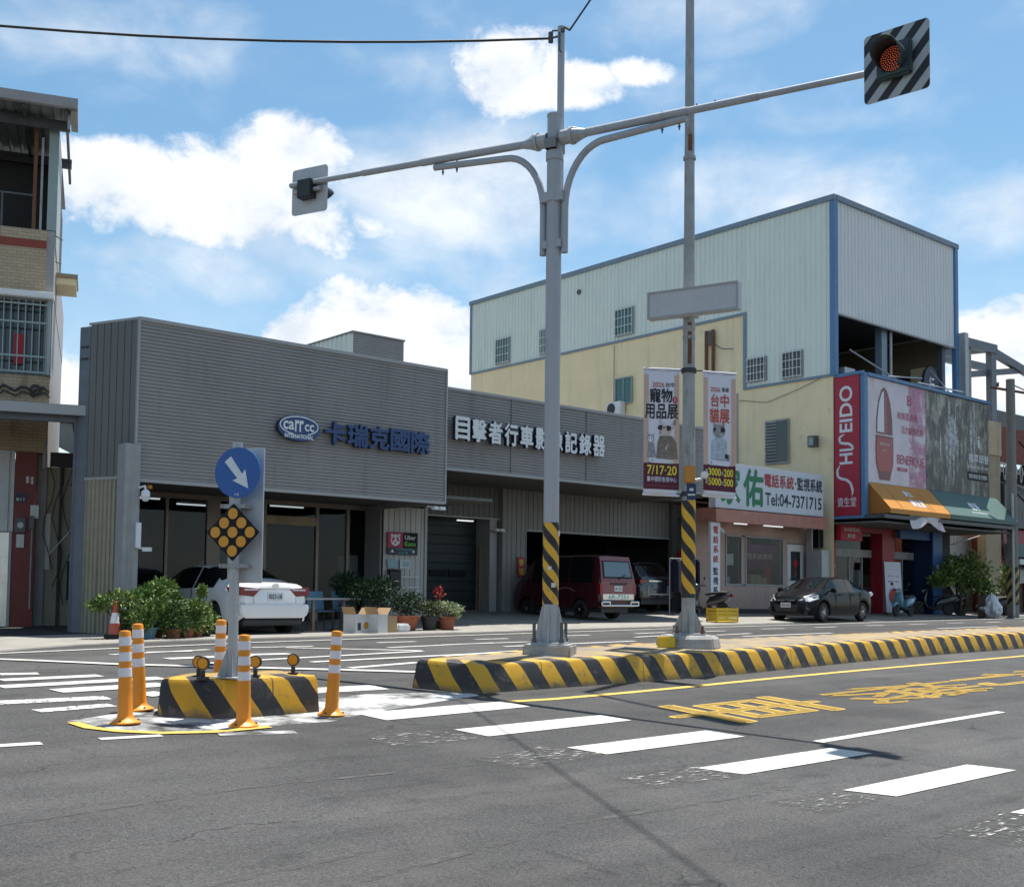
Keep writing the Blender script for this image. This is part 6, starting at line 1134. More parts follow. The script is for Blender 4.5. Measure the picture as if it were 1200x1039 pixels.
# ================================================================== vehicles
def car(name, label, loc, rz, P, group=None):
    r = thing(name, label, P['cat'], loc, rz, group, world=False)
    Lh = P['L']/2; Wh = P['W']/2; paint = P['paint']; wr = P['wr']; wx = P['wx']; ar_ = wr+.055
    def interp(tab, x):
        if x <= tab[0][0]: return tab[0][1]
        for (a, b_), (c, d) in zip(tab, tab[1:]):
            if x <= c: t = (x-a)/(c-a); t = t*t*(3-2*t) if P.get('sm', 1) == 2 else t; return b_+(d-b_)*t
        return tab[-1][1]
    st = sorted(set([round(-Lh+P['L']*i/90, 3) for i in range(91)]+[round(s*(Lh-e), 3) for s in (-1, 1) for e in (.01, .03, .06)]+[p[0] for p in P['top']]))
    secs = []
    for x in st:
        top = interp(P['top'], x); belt = min(interp(P['belt'], x), top-.03); w = Wh
        e = Lh-abs(x); nr = P['nose'] if x > 0 else P['tail']
        if e < nr[0]: w = Wh*(1-nr[1]*(1-e/nr[0])**2.2)
        if e < .06: k = (1-e/.06)**2; w -= .045*k; top -= .03*k
        belt = min(belt, top-.03)
        sill = interp(P['sill'], x); zb = sill
        for cx_ in wx:
            dx = abs(x-cx_)
            if dx < ar_: zb = max(zb, wr+math.sqrt(max(ar_*ar_-dx*dx, 0)))
        zb = min(zb, belt-.12)
        gh = top-belt
        ry = w*.93-min(gh, .6)*P['tumble']
        z2 = max(sill+.16, zb+.02); z3 = max(sill+.34, zb+.04); z3 = min(z3, belt-.06); z2 = min(z2, z3-.015)
        bulge = interp(P['belt'], x)
        pts = [(w*.92, zb), (w*.975, zb+.006), (w*.995, z2), (w, z3), (w*.985, (z3+belt)/2+.02), (w*.955, belt), (ry, top-min(.055, gh*.35)), (ry*.86, top-min(.016, gh*.15)), (ry*.45, top+.006), (0, top+.010)]
        secs.append((x, pts, gh))
    vs = []; m_ = len(secs[0][1]); full = 2*m_-1
    for (x, pts, gh) in secs:
        row = [(x, p[0], p[1]) for p in pts]+[(x, -p[0], p[1]) for p in pts[-2::-1]]
        vs += row
    body = MB(); body.m(paint); glass = MB(); glass.m(P.get('glass', 'carglass'))
    body.v = [Vector(v) for v in vs]; glass.v = [Vector(v) for v in vs]
    for i in range(len(secs)-1):
        x = (secs[i][0]+secs[i+1][0])/2
        for j in range(full-1):
            f = [i*full+j, i*full+j+1, (i+1)*full+j+1, (i+1)*full+j]; jj = min(j, full-2-j); g = False
            if jj == 5 and min(secs[i][2], secs[i+1][2]) > .09 and any(a < x < c for a, c in P['side_glass']): g = True
            if jj in (6, 7, 8) and any(a < x < c for a, c in P['screen']) : g = True
            (glass if g else body).f.append(f); (glass if g else body).mi.append(0)
    for i, fl in ((0, False), (len(secs)-1, True)):
        ring = list(range(i*full, (i+1)*full)); body.f.append(ring if fl else ring[::-1]); body.mi.append(0)
    body.m('plastic_dark'); body.box(-Lh+.15, Lh-.15, -Wh*.86, Wh*.86, P['under'], P['under']+.38) if False else None
    bo = body.build('body', r, smooth=42, fixn=True)
    go = glass.build('windows', r, smooth=42); bmx = bmesh.new(); bmx.from_mesh(go.data); bmesh.ops.delete(bmx, geom=[v for v in bmx.verts if not v.link_faces], context='VERTS'); bmesh.ops.recalc_face_normals(bmx, faces=bmx.faces); bmx.to_mesh(go.data); bmx.free()
    u_ = MB(); u_.m('plastic_dark'); u_.box(-Lh+.12, Lh-.12, -Wh*.74, Wh*.74, P['under'], wr*2+.02)
    for s in (-1, 1): u_.box(wx[0]+ar_, wx[1]-ar_, s*Wh*.74, s*Wh*.90, P['under'], P['under']+.2) if s > 0 else u_.box(wx[0]+ar_, wx[1]-ar_, -Wh*.90, -Wh*.74, P['under'], P['under']+.2)
    u_.build('underbody', r)
    if P.get('lines'):
        for s in (-1, 1):
            for xx in P['lines']: l_ = MB(); l_.m('black'); l_.box(xx-.006, xx+.006, s*Wh*1.0-.012 if s > 0 else -Wh*1.0-.002, s*Wh+.002 if s > 0 else -Wh+.012, wr*1.2, P['belt'][1][1]-.04); l_.build('door_seam', r)
        for s in (-1, 1):
            for xx in P['handles']: h_ = MB(); h_.m(P.get('hm', paint)); h_.box(xx-.11, xx+.11, s*Wh*.985 if s > 0 else -Wh*.985-.035, s*Wh*.985+.035 if s > 0 else -Wh*.985, P['belt'][1][1]-.13, P['belt'][1][1]-.095); h_.build('handle', r, bevel=.01)
    for cx_ in wx:
        for s in (-1, 1):
            c = (cx_, s*(Wh-.115), wr); w_ = MB(); w_.m('rubber'); w_.lathe([(wr*.66, -.09), (wr*.9, -.10), (wr, -.07), (wr, .07), (wr*.9, .10), (wr*.66, .09)], 28, c, 'y'); wo_ = w_.build('wheel', r, smooth=40)
            q = MB(); q.m('rim'); cy = s*(Wh-.115+.07)
            q.lathe([(wr*.68, 0), (wr*.60, s*.012), (wr*.56, -s*.03)], 28, (cx_, cy, wr), 'y'); q.m('plastic_dark'); q.lathe([(wr*.58, -s*.035), (0, -s*.03)], 20, (cx_, cy, wr), 'y'); q.m('rim' if P.get('alloy', 1) else 'galv_old')
            for k in range(P.get('spokes', 7)):
                a = 2*math.pi*k/P.get('spokes', 7); d = Vector((math.cos(a), 0, math.sin(a))); t = Vector((-d.z, 0, d.x)); base = Vector((cx_, cy, wr))
                q.add([base+d*wr*.10+t*.028, base+d*wr*.62+t*.045, base+d*wr*.62-t*.045, base+d*wr*.10-t*.028]+[p+Y_*(s*.02) for p in (base+d*wr*.10+t*.022, base+d*wr*.62+t*.032, base+d*wr*.62-t*.032, base+d*wr*.10-t*.022)], [(0, 1, 5, 4), (1, 2, 6, 5), (2, 3, 7, 6), (3, 0, 4, 7), (4, 5, 6, 7)])
            q.lathe([(wr*.15, s*.022), (0, s*.028)], 12, (cx_, cy, wr), 'y'); q.build('rim', wo_, smooth=40, fixn=True)
    for s in (-1, 1):
        m2 = MB(); m2.m(P.get('mirror', paint)); x = P['mx']; yy = s*(Wh+.10); m2.lathe([(0, -.09), (.07, -.07), (.085, 0), (.07, .07), (0, .09)], 12, (x, yy, P['mz']), 'y'); m2.m('black'); m2.tube([(x, s*(Wh*.90), P['mz']-.03), (x, yy, P['mz']-.02)], .025, 6); m2.build('mirror', r, smooth=50)
    return r
def part(r, name, m, f, bevel=0., smooth=None):
    b = MB(); b.m(m); f(b); return b.build(name, r, bevel=bevel, smooth=smooth)
# white sedan, tail towards the road
P = dict(cat='car', L=4.75, W=1.82, paint='car_white', wr=.325, wx=(-1.42, 1.36), under=.2, tumble=.42,
    top=[(-2.375, .98), (-2.33, 1.05), (-2.2, 1.085), (-1.72, 1.12), (-1.45, 1.20), (-.85, 1.425), (-.4, 1.475), (.1, 1.475), (.45, 1.43), (1.28, 1.02), (1.6, .985), (2.1, .88), (2.3, .78), (2.375, .62)],
    belt=[(-2.375, .93), (-1.6, .98), (1.2, .93), (1.7, .86), (2.375, .62)], sill=[(-2.375, .40), (-2.2, .28), (-1, .24), (1, .24), (2.2, .26), (2.375, .36)], nose=(.75, .34), tail=(.55, .20),
    side_glass=[(-1.35, -.48), (-.42, .85)], screen=[(-1.52, -.72), (.40, 1.22)], lines=(-.45, .55, -1.15), handles=(-.72, .22), mx=.92, mz=1.02, spokes=9)
wcz = math.radians(90+1.7)
w = car('white_sedan', 'white sedan parked nose-in under the grey shop overhang, tail to the road', (11.62, 23.45, zp(11.6, 22.4)-.03), wcz, P)
XT = -2.375
def taill(s):
    def f(b): b.prism([(XT-.012, s*.34, .96), (XT-.012, s*.82, 1.0), (XT-.012, s*.815, .83), (XT-.012, s*.50, .80)], (.30, 0, 0)); b.prism([(XT+.02, s*.80, 1.0), (XT+.42, s*.895, .99), (XT+.24, s*.90, .83), (XT+.02, s*.81, .83)], (0, s*.012, 0))
    return f
for s in (-1, 1):
    o = part(w, 'tail_light', 'lamp_red', taill(s), .012); part(o, 'reflector_strip', 'lamp_clear', lambda b: b.box(XT-.016, XT, min(s*.40, s*.72), max(s*.40, s*.72), .925, .955))
    part(w, 'reflector', 'car_red_lit', lambda b: b.box(XT+.005, XT+.03, min(s*.56, s*.76), max(s*.56, s*.76), .47, .49))
part(w, 'chrome_strip', 'chrome', lambda b: b.box(XT-.02, XT+.02, -.36, .36, .955, .985), .006)
part(w, 'emblem', 'chrome', lambda b: (b.add([(XT-.022+.002, .075*math.cos(a), 1.02+.045*math.sin(a)) for a in [k*.35 for k in range(18)]], [tuple(range(18))]), b.tube([(XT-.012, .075*math.cos(k*.4), 1.02+.045*math.sin(k*.4)) for k in range(17)], .008, 5)))
def plate_(r, x, z, txt, w_, h_, sgn=-1, tm='dark_letter'):
    b = MB(); b.m('plate'); b.box(min(x, x+sgn*.012), max(x, x+sgn*.012), -w_/2, w_/2, z, z+h_); p = b.build('licence_plate', r); b = MB(); b.m(tm)
    text(b, txt, (x+sgn*.014, w_*.43 if sgn < 0 else -w_*.43, z+h_*.2), (0, 1 if sgn > 0 else -1, 0), Z, w_*.86, h_*.6, bold=.02); b.build('plate_lettering', p)
plate_(w, XT-.002, .72, '0023-U8', .36, .16)
part(w, 'trunk_seam', 'black', lambda b: (b.box(XT+.0, XT+.02, -.78, .78, .655, .662), b.box(XT-.003, XT+.02, -.50, -.494, .66, .80), b.box(XT-.003, XT+.02, .494, .50, .66, .80)))
part(w, 'bumper_valance', 'plastic_dark', lambda b: b.box(XT+.05, XT+.3, -.70, .70, .22, .33), .02)
part(w, 'bumper', 'car_white', lambda b: b.prism([(XT-.035, -.70, .36), (XT-.035, .70, .36), (XT-.035, .80, .45), (XT-.035, .82, .64), (XT-.035, -.82, .64), (XT-.035, -.80, .45)], (.12, 0, 0)), .03, 40)
for s in (-1, 1): part(w, 'headlight', 'lamp_clear', lambda b: b.box(2.05, 2.22, min(s*.45, s*.8), max(s*.45, s*.8), .66, .8), .03)
# black sedan
P = dict(cat='car', L=4.58, W=1.76, paint='car_black', wr=.32, wx=(-1.33, 1.37), under=.2, tumble=.44,
    top=[(-2.29, .86), (-2.2, 1.04), (-2.05, 1.09), (-1.75, 1.11), (-1.5, 1.18), (-.85, 1.42), (-.35, 1.47), (.1, 1.465), (.45, 1.41), (1.30, 1.04), (1.6, .98), (2.05, .83), (2.2, .70), (2.29, .58)],
    belt=[(-2.29, .84), (-1.6, 1.0), (1.2, .93), (1.7, .82), (2.29, .56)], sill=[(-2.29, .42), (-2.1, .28), (-1, .24), (1, .22), (2.1, .22), (2.29, .30)], nose=(.95, .42), tail=(.6, .26),
    side_glass=[(-1.40, -.42), (-.36, .90)], screen=[(-1.48, -.75), (.42, 1.24)], lines=(-.40, .60, -1.1), handles=(-.68, .25), mx=.95, mz=1.03, spokes=10)
hd = Vector((-.972, -.235)).normalized()
bc = Vector((33.6, 22.35)); bcen = Vector((34.95, 22.75))
k_ = car('black_sedan', 'black sedan parked at the kerb before the pink shop, headlights toward the camera', (33.0, 22.35, zp(33.0, 22.3)-.02), math.atan2(-.10, -.995), P)
for s in (-1, 1):
    o = part(k_, 'headlight', 'lamp_clear', lambda b: b.prism([(2.18, s*.38, .66), (1.98, s*.60, .78), (1.62, s*.80, .86), (1.62, s*.83, .72), (2.02, s*.70, .62)], (.05, s*.015, .03)), .012)
    part(o, 'lamp', 'chrome', lambda b: b.tube([(2.06, s*.55, .70), (2.13, s*.555, .70)], .05, 12))
    part(k_, 'fog_light', 'plastic_dark', lambda b: b.tube([(2.02, s*.66, .40), (2.19, s*.62, .40)], .075, 12))
part(k_, 'grille', 'plastic_dark', lambda b: b.prism([(2.295, -.46, .56), (2.295, .46, .56), (2.295, .36, .33), (2.295, -.36, .33)], (-.2, 0, 0)))
part(k_, 'upper_grille', 'plastic_dark', lambda b: b.prism([(2.26, -.34, .71), (2.26, .34, .71), (2.29, .30, .665), (2.29, -.30, .665)], (-.1, 0, 0)))
part(k_, 'emblem', 'chrome', lambda b: b.tube([(2.262, .06*math.cos(a*.5), .69+.045*math.sin(a*.5)) for a in range(13)], .009, 5))
plate_(k_, 2.30, .46, 'AKE-1467', .36, .155, 1)
for s in (-1, 1): part(k_, 'tail_light', 'lamp_clear', lambda b: b.box(-2.24, -1.98, min(s*.62, s*.79), max(s*.62, s*.79), .84, 1.0), .04)
# dark red van, tail out of the garage
P = dict(cat='van', L=3.75, W=1.47, paint='car_red', wr=.275, wx=(-1.05, 1.22), under=.2, tumble=.16, alloy=0, spokes=6,
    top=[(-1.875, 1.06), (-1.84, 1.2), (-1.72, 1.74), (-1.66, 1.80), (-1.2, 1.83), (.7, 1.83), (1.0, 1.78), (1.45, 1.25), (1.75, 1.08), (1.875, .78)],
    belt=[(-1.875, 1.02), (-1.7, 1.03), (1.2, 1.03), (1.5, 1.0), (1.875, .74)], sill=[(-1.875, .34), (0, .30), (1.875, .3)], nose=(.3, .1), tail=(.10, .03),
    side_glass=[(-1.55, -.62), (-.55, .25), (.33, .95)], screen=[(.98, 1.42)], lines=(.3, -.6, 1.15), handles=(-.45, .45), mx=1.15, mz=1.15, mirror='plastic_dark')
v = car('red_van', 'dark red minivan half inside the open garage with its tailgate toward the road', (23.36, 24.40, zp(23.3, 23.6)), R(90), P)
XT = -1.875
part(v, 'tailgate', 'car_red_lit', lambda b: b.prism([(XT-.012, -.69, .58), (XT-.012, .69, .58), (XT-.012, .69, 1.06), (XT+.145, .60, 1.72), (XT+.17, .55, 1.785), (XT+.17, -.55, 1.785), (XT+.145, -.60, 1.72), (XT-.012, -.69, 1.06)], (.06, 0, 0))) if False else None
tg = MB(); tg.m('car_red_lit'); e1 = Vector((XT-.014, 0, 1.06)); 
def slab(b, a, bb, w0, w1, th): a, bb = Vector(a), Vector(bb); n_ = Vector((-(bb.z-a.z), 0, bb.x-a.x)).normalized()*th; b.add([a-Y_*w0, a+Y_*w0, bb+Y_*w1, bb-Y_*w1, a-Y_*w0+n_, a+Y_*w0+n_, bb+Y_*w1+n_, bb-Y_*w1+n_], [(0, 3, 2, 1), (4, 5, 6, 7), (0, 1, 5, 4), (1, 2, 6, 5), (2, 3, 7, 6), (3, 0, 4, 7)])
slab(tg, (XT-.002, 0, .60), (XT-.002, 0, 1.10), .685, .685, .018); slab(tg, (XT-.002, 0, 1.10), (XT+.16, 0, 1.78), .685, .60, .018); tgo = tg.build('tailgate', v, bevel=.008)
tg = MB(); tg.m('black'); slab(tg, (XT+.012, 0, 1.16), (XT+.129, 0, 1.655), .59, .54, .028); rw = tg.build('rear_window', tgo); tg = MB(); tg.m('vanglass'); slab(tg, (XT+.018, 0, 1.19), (XT+.122, 0, 1.63), .55, .505, .034); tg.build('rear_pane', rw, bevel=.01)
part(v, 'wiper', 'black', lambda b: b.tube([(XT-.04, 0, 1.14), (XT-.02, -.3, 1.28)], .012, 5))
part(v, 'plate_recess', 'plastic_dark', lambda b: b.box(XT-.03, XT-.016, -.34, .34, .98, 1.04))
plate_(v, XT-.018, .80, '6R-7251', .32, .15)
b = MB(); b.m('chrome'); b.box(XT-.03, XT-.018, -.62, .62, .56, .72); cs = b.build('number_board', v); b = MB(); b.m('teal_ink'); text(b, '6R-7251', (XT-.032, .40, .575), (0, -1, 0), Z, .80, .13, bold=.02); b.build('board_lettering', cs)
for s in (-1, 1): part(v, 'tail_light', 'lamp_red', lambda b: b.box(XT-.024, XT+.10, min(s*.62, s*.735), max(s*.62, s*.735), .70, 1.02), .01)
part(v, 'bumper', 'car_red', lambda b: b.box(XT-.06, XT+.1, -.73, .73, .36, .54), .03)
part(v, 'bumper_bar', 'chrome', lambda b: (b.tube([(XT-.11, -.74, .50), (XT-.11, -.42, .50)], .028, 8), b.tube([(XT-.11, .42, .50), (XT-.11, .74, .50)], .028, 8), b.tube([(XT-.11, -.74, .40), (XT-.11, .74, .40)], .026, 8), [b.tube([(XT-.11, y, .40), (XT-.11, y, .50)], .02, 6) for y in (-.74, -.42, .42, .74)]))
part(v, 'side_graphic', 'ink_grey', lambda b: b.add([(-.1-.8*t_/12, .748 if s_ else -.748, .78+.10*math.sin(t_/12*3.1)+(.02 if q_ else 0)) for q_ in (0, 1) for s_ in (1,) for t_ in range(13)], [(i, i+1, 14+i, 13+i) for i in range(12)]))
# dark suv deeper in the garage
P = dict(cat='car', L=4.4, W=1.80, paint='car_navy', wr=.36, wx=(-1.25, 1.3), under=.25, tumble=.3,
    top=[(-2.2, .95), (-2.15, 1.1), (-1.85, 1.5), (-1.7, 1.62), (-1.0, 1.66), (.2, 1.64), (.6, 1.55), (1.2, 1.12), (1.9, 1.0), (2.2, .75)],
    belt=[(-2.2, .9), (-1.9, 1.05), (1.1, 1.0), (1.7, .95), (2.2, .7)], sill=[(-2.2, .45), (0, .32), (2.2, .4)], nose=(.6, .3), tail=(.4, .15), side_glass=[(-1.5, -.5), (-.42, .8)], screen=[(.5, 1.15), (-2.1, -1.75)], lines=(-.45, .5), handles=(-.7, .2), mx=.9, mz=1.1)
u = car('dark_suv', 'dark blue sport utility car in deep shade beside the red van', (27.95, 27.35, zp(27.9, 26.5)), R(90), P); XT = -2.2
for s in (-1, 1): part(u, 'tail_light', 'lamp_red', lambda b: b.box(XT-.015, XT+.25, min(s*.45, s*.86), max(s*.45, s*.86), .93, 1.05), .02)
part(u, 'chrome_strip', 'chrome', lambda b: b.box(XT-.02, XT, -.44, .44, .985, 1.03)); part(u, 'rear_frame', 'galv_old', lambda b: (b.box(XT-.02, XT-.005, -.5, .5, .56, .60), b.box(XT-.02, XT-.005, -.5, -.46, .6, .86), b.box(XT-.02, XT-.005, .46, .5, .6, .86)))
# scooters
def scooter(name, label, loc, rz, paint, group):
    r = thing(name, label, 'scooter', loc, rz, group, world=False)
    for x in (-.60, .62):
        b = MB(); b.m('rubber'); b.lathe([(.14, -.045), (.22, -.05), (.245, 0), (.22, .05), (.14, .045)], 22, (x, 0, .245), 'y'); wv = b.build('wheel', r, smooth=45); b = MB(); b.m('rim'); b.lathe([(.15, -.03), (.05, -.045), (.05, .045), (.15, .03)], 16, (x, 0, .245), 'y'); b.build('rim', wv, smooth=40)
    def loft(secs, m, nm, nseg=14, sq=.75):
        b = MB(); b.m(m); vs = []
        for (c, rx, rz_, tilt) in secs:
            for k in range(nseg):
                a = 2*math.pi*k/nseg; ca, sa = math.cos(a), math.sin(a); ca = math.copysign(abs(ca)**sq, ca); sa = math.copysign(abs(sa)**sq, sa)
                vs.append(Vector((c[0]+math.sin(tilt)*sa*rz_, ca*rx, c[1]+math.cos(tilt)*sa*rz_)))
        fs = [(i*nseg+k, i*nseg+(k+1) % nseg, (i+1)*nseg+(k+1) % nseg, (i+1)*nseg+k) for i in range(len(secs)-1) for k in range(nseg)]; fs += [tuple(range(nseg))[::-1], tuple(range((len(secs)-1)*nseg, len(secs)*nseg))]
        b.add(vs, fs); return b.build(nm, r, smooth=50, fixn=True)
    loft([((-.92, .74), .05, .05, 0), ((-.80, .66), .13, .12, 0), ((-.5, .58), .17, .17, 0), ((-.2, .52), .16, .16, 0), ((-.08, .42), .14, .12, 0)], paint, 'rear_body')
    loft([((-.80, .80), .09, .03, 0), ((-.6, .80), .14, .045, 0), ((-.2, .76), .14, .05, 0), ((.0, .74), .08, .04, 0)], 'plastic_dark', 'seat')
    loft([((-.15, .30), .17, .05, 0), ((.1, .28), .18, .045, 0), ((.34, .33), .17, .05, 0)], 'plastic_dark', 'footboard')
    loft([((.30, .34), .17, .07, 1.2), ((.42, .52), .20, .06, 1.2), ((.40, .72), .19, .07, 1.2), ((.34, .90), .13, .06, 1.2), ((.32, .98), .08, .05, 1.2)], paint, 'leg_shield')
    loft([((.86, .40), .06, .03, .2), ((.74, .50), .085, .05, 0), ((.58, .52), .09, .05, 0), ((.42, .46), .08, .05, 0)], paint, 'front_fender')
    loft([((.28, 1.0), .07, .06, 0), ((.36, 1.02), .12, .075, 0), ((.44, 1.0), .10, .07, 0)], paint, 'handlebar_cowl'); part(r, 'headlight', 'lamp_clear', lambda b: b.tube([(.43, 0, .98), (.465, 0, .97)], .065, 14), smooth=40)
    part(r, 'handlebar', 'plastic_dark', lambda b: b.tube([(.20, -.34, 1.02), (.30, -.1, 1.02), (.30, .1, 1.02), (.20, .34, 1.02)], .018, 8))
    for s in (-1, 1): part(r, 'mirror', 'plastic_dark', lambda b: (b.tube([(.26, s*.22, 1.03), (.26, s*.32, 1.22)], .008, 5), b.lathe([(0, -.012), (.055, -.01), (.06, .0), (0, .014)], 12, (.25, s*.34, 1.26), 'x')), smooth=50)
    part(r, 'fork', 'steel_dark', lambda b: (b.tube([(.64, .07, .25), (.42, .07, .55)], .022, 6), b.tube([(.64, -.07, .25), (.42, -.07, .55)], .022, 6), b.tube([(-.6, -.12, .25), (-.1, -.14, .28)], .06, 8), b.tube([(-.8, -.16, .33), (-.3, -.16, .30)], .045, 8)))
    part(r, 'tail_light', 'lamp_red', lambda b: b.box(-.955, -.90, -.07, .07, .66, .74), .015); return r
hx = math.atan2(-.08, -1)
s1 = scooter('motor_scooter', 'pale teal scooter parked side-on in front of the blue shop column', (40.35, 23.6, zp(40.3, 23.6)), hx, 'scooter_teal', 'parked scooters')
s2 = scooter('motor_scooter', 'black scooter under the shrub, nearest the blue column', (43.9, 24.3, zp(43.9, 24.3)), 2.4, 'scooter_dark', 'parked scooters')
for (x, y, a, lb_) in ((45.0, 24.5, 2.0, 'black scooter half buried below the middle of the shrub'), (47.9, 23.7, 2.6, 'black scooter just behind the striped utility pole'), (28.95, 23.95, 1.75, 'black scooter with its wheel out beside the yellow crate and vertical sign')):
    c = copy_tree(s2); c.location = (x, y, zp(x, y)); c.rotation_euler.z = a; c['label'] = lb_
# ================================================================== plants
def leaves(b, c, rad, n, size, mats, seed, flat=.0, thr=-.18, freq=2.2, longf=2.2, jit=1.):
    rr = random.Random(seed); c = Vector(c); k = 0; tries = 0
    while k < n and tries < n*8:
        tries += 1
        d = Vector((rr.gauss(0, 1), rr.gauss(0, 1), rr.gauss(0, 1))).normalized(); q = d*(rr.random()**.45)
        p = Vector((q.x*rad[0], q.y*rad[1], q.z*rad[2]))
        if mnoise.noise((c+p)*freq+Vector((seed, 0, 0))) < thr+.25*(q.length-.6): continue
        k += 1; P0 = c+p; a = (d+Vector((rr.gauss(0, .6), rr.gauss(0, .6), rr.gauss(0, .6)+.3))*jit).normalized(); t = a.orthogonal().normalized(); t = (Matrix.Rotation(rr.random()*6.28, 3, a) @ t)
        s = size*(.6+.8*rr.random()); w = s/longf; sd_ = a.cross(t)
        # blade: t is its normal, a points outward
        b.m(mats[min(len(mats)-1, int(rr.random()*len(mats)))]); b.add([P0, P0+a*s*.5+sd_*w*.5+t*s*.08, P0+a*s-t*s*.12, P0+a*s*.5-sd_*w*.5+t*s*.08], [(0, 1, 2, 3)])
LEAF = ['leaf0', 'leaf1', 'leaf1', 'leaf2']
def pot_plant(name, label, loc, potm, pr, ph, crowns, n, size, group, mats=LEAF, seed=1, stems=4, longf=2.2, thr=-.18):
    if group == 'potted plants along the kerb by the white sedan': crowns = [((a[0], a[1], a[2]*(.58 if loc[0] < 9.7 else .50)), (q[0]*.85, q[1]*.85, q[2]*.72)) for a, q in crowns]; crowns = crowns+[((0, -.05, .26), (.30, .28, .18))]; ph *= .62; pr *= .8; size *= .82; n = int(n*1.25)
    r = thing(name, label, 'potted plant', loc, 0, group); c = Vector(loc); b = MB(); b.m(potm); b.lathe([(pr*.68, 0), (pr*.72, .01), (pr*.95, ph*.85), (pr*1.06, ph*.86), (pr*1.06, ph), (pr*.94, ph), (pr*.90, ph*.9), (0, ph*.88)], 20, c); b.build('pot', r, smooth=40)
    b = MB(); b.m('bark'); rr = random.Random(seed)
    for k in range(stems):
        cr = crowns[k % len(crowns)]; tip = c+Vector(cr[0])+Vector((rr.gauss(0, .08), rr.gauss(0, .08), 0)); a = c+Vector((rr.gauss(0, pr*.3), rr.gauss(0, pr*.3), ph*.8)); b.tube([a, (a+tip)/2+Vector((rr.gauss(0, .04), rr.gauss(0, .04), 0)), tip], [.018, .014, .006], 6)
    b.build('stem', r, smooth=60); b = MB()
    for i, (cc, rad) in enumerate(crowns): leaves(b, c+Vector(cc), rad, int(n/len(crowns)), size, mats, seed*10+i, longf=longf, thr=thr)
    b.build('foliage', r); return r
G1 = 'potted plants along the kerb by the white sedan'
def gp(x, y): return (x, y, zp(x, y))
pot_plant('potted_shrub', 'spreading light green shrub in a black pot next to the traffic cone', gp(8.50, 20.75), 'pot_black', .26, .32, [((-.2, .0, 1.25), (.45, .35, .16)), ((.35, .1, 1.30), (.45, .3, .2)), ((.05, 0, .9), (.35, .3, .3)), ((-.5, .1, 1.05), (.28, .25, .12))], 900, .13, G1, seed=3, stems=6)
pot_plant('potted_shrub', 'tallest green shrub in the kerbside row, behind the blue tub', gp(9.06, 20.95), 'terracotta', .25, .32, [((.1, 0, 1.6), (.32, .3, .22)), ((-.15, .05, 1.25), (.4, .35, .28)), ((.35, .1, 1.2), (.35, .35, .25)), ((.05, 0, .75), (.4, .35, .35))], 1100, .13, G1, seed=5, stems=6)
pot_plant('potted_shrub', 'bushy green plant in a blue plastic tub at the kerb', gp(8.66, 20.35), 'pot_blue', .24, .34, [((0, 0, .75), (.42, .38, .34)), ((.15, 0, 1.0), (.3, .3, .2))], 900, .10, G1, seed=7)
pot_plant('potted_shrub', 'feathery dark green plant in a terracotta pot, middle of the kerbside row', gp(9.14, 20.3), 'terracotta', .2, .28, [((0, 0, .66), (.36, .32, .36)), ((.1, .05, 1.0), (.28, .28, .25))], 1100, .12, G1, ['leaf0', 'fir2', 'leaf1'], seed=9, longf=5)
pot_plant('potted_shrub', 'leafy plant in a brown pot between the feathery plant and the sprouting one', gp(9.50, 20.5), 'terracotta', .2, .28, [((0, 0, .66), (.36, .34, .36)), ((.05, 0, 1.0), (.3, .3, .22))], 800, .10, G1, seed=11)
pot_plant('potted_shrub', 'lime green plant with a tall curled sprout beside the white sedan', gp(9.82, 20.75), 'terracotta', .19, .26, [((0, 0, .68), (.34, .34, .36)), ((.0, 0, 1.02), (.28, .28, .24)), ((.1, 0, 1.75), (.08, .08, .14))], 850, .10, G1, ['leaf1', 'leaf2', 'leaf2', 'pale0'], seed=13)
pot_plant('potted_shrub', 'small plant at the end of the row nearest the white sedan wheel', gp(10.10, 20.95), 'pot_black', .17, .24, [((.0, 0, .56), (.30, .28, .28)), ((.1, 0, .9), (.2, .2, .2))], 600, .09, G1, seed=15)
G2 = 'potted plants at the corner of the grey shop'
pot_plant('potted_shrub', 'dark spreading conifer in a wide terracotta bowl before the ribbed wall', gp(15.15, 21.35), 'terracotta', .36, .34, [((-.25, .1, .70), (.55, .4, .28)), ((.25, .1, .60), (.42, .35, .25)), ((-.85, .3, .88), (.5, .4, .26)), ((-.55, .2, 1.0), (.4, .35, .2))], 2600, .11, G2, ['fir0', 'fir1', 'fir2'], 21, longf=4)
pot_plant('potted_shrub', 'dark rounded conifer in a brown pot behind the cartons', gp(14.35, 22.1), 'terracotta', .25, .3, [((0, 0, .8), (.5, .4, .4)), ((-.3, 0, 1.05), (.35, .3, .25))], 1500, .11, G2, ['fir0', 'fir1'], 23, longf=4)
pot_plant('potted_shrub', 'grey stemmed low plant in a shiny black pot by the shop corner', gp(15.75, 21.2), 'pot_black', .20, .32, [((0, 0, .48), (.28, .25, .18))], 300, .09, G2, ['fir2', 'bark', 'pale0'], 25)
pot_plant('potted_flower', 'pale variegated trailing plant in a terracotta pot at the corner', gp(16.2, 21.1), 'terracotta', .20, .30, [((.05, 0, .46), (.36, .3, .17)), ((.28, -.05, .30), (.16, .16, .2)), ((-.15, 0, .5), (.2, .2, .16))], 900, .075, G2, ['pale0', 'pale1', 'pale2'], 27)
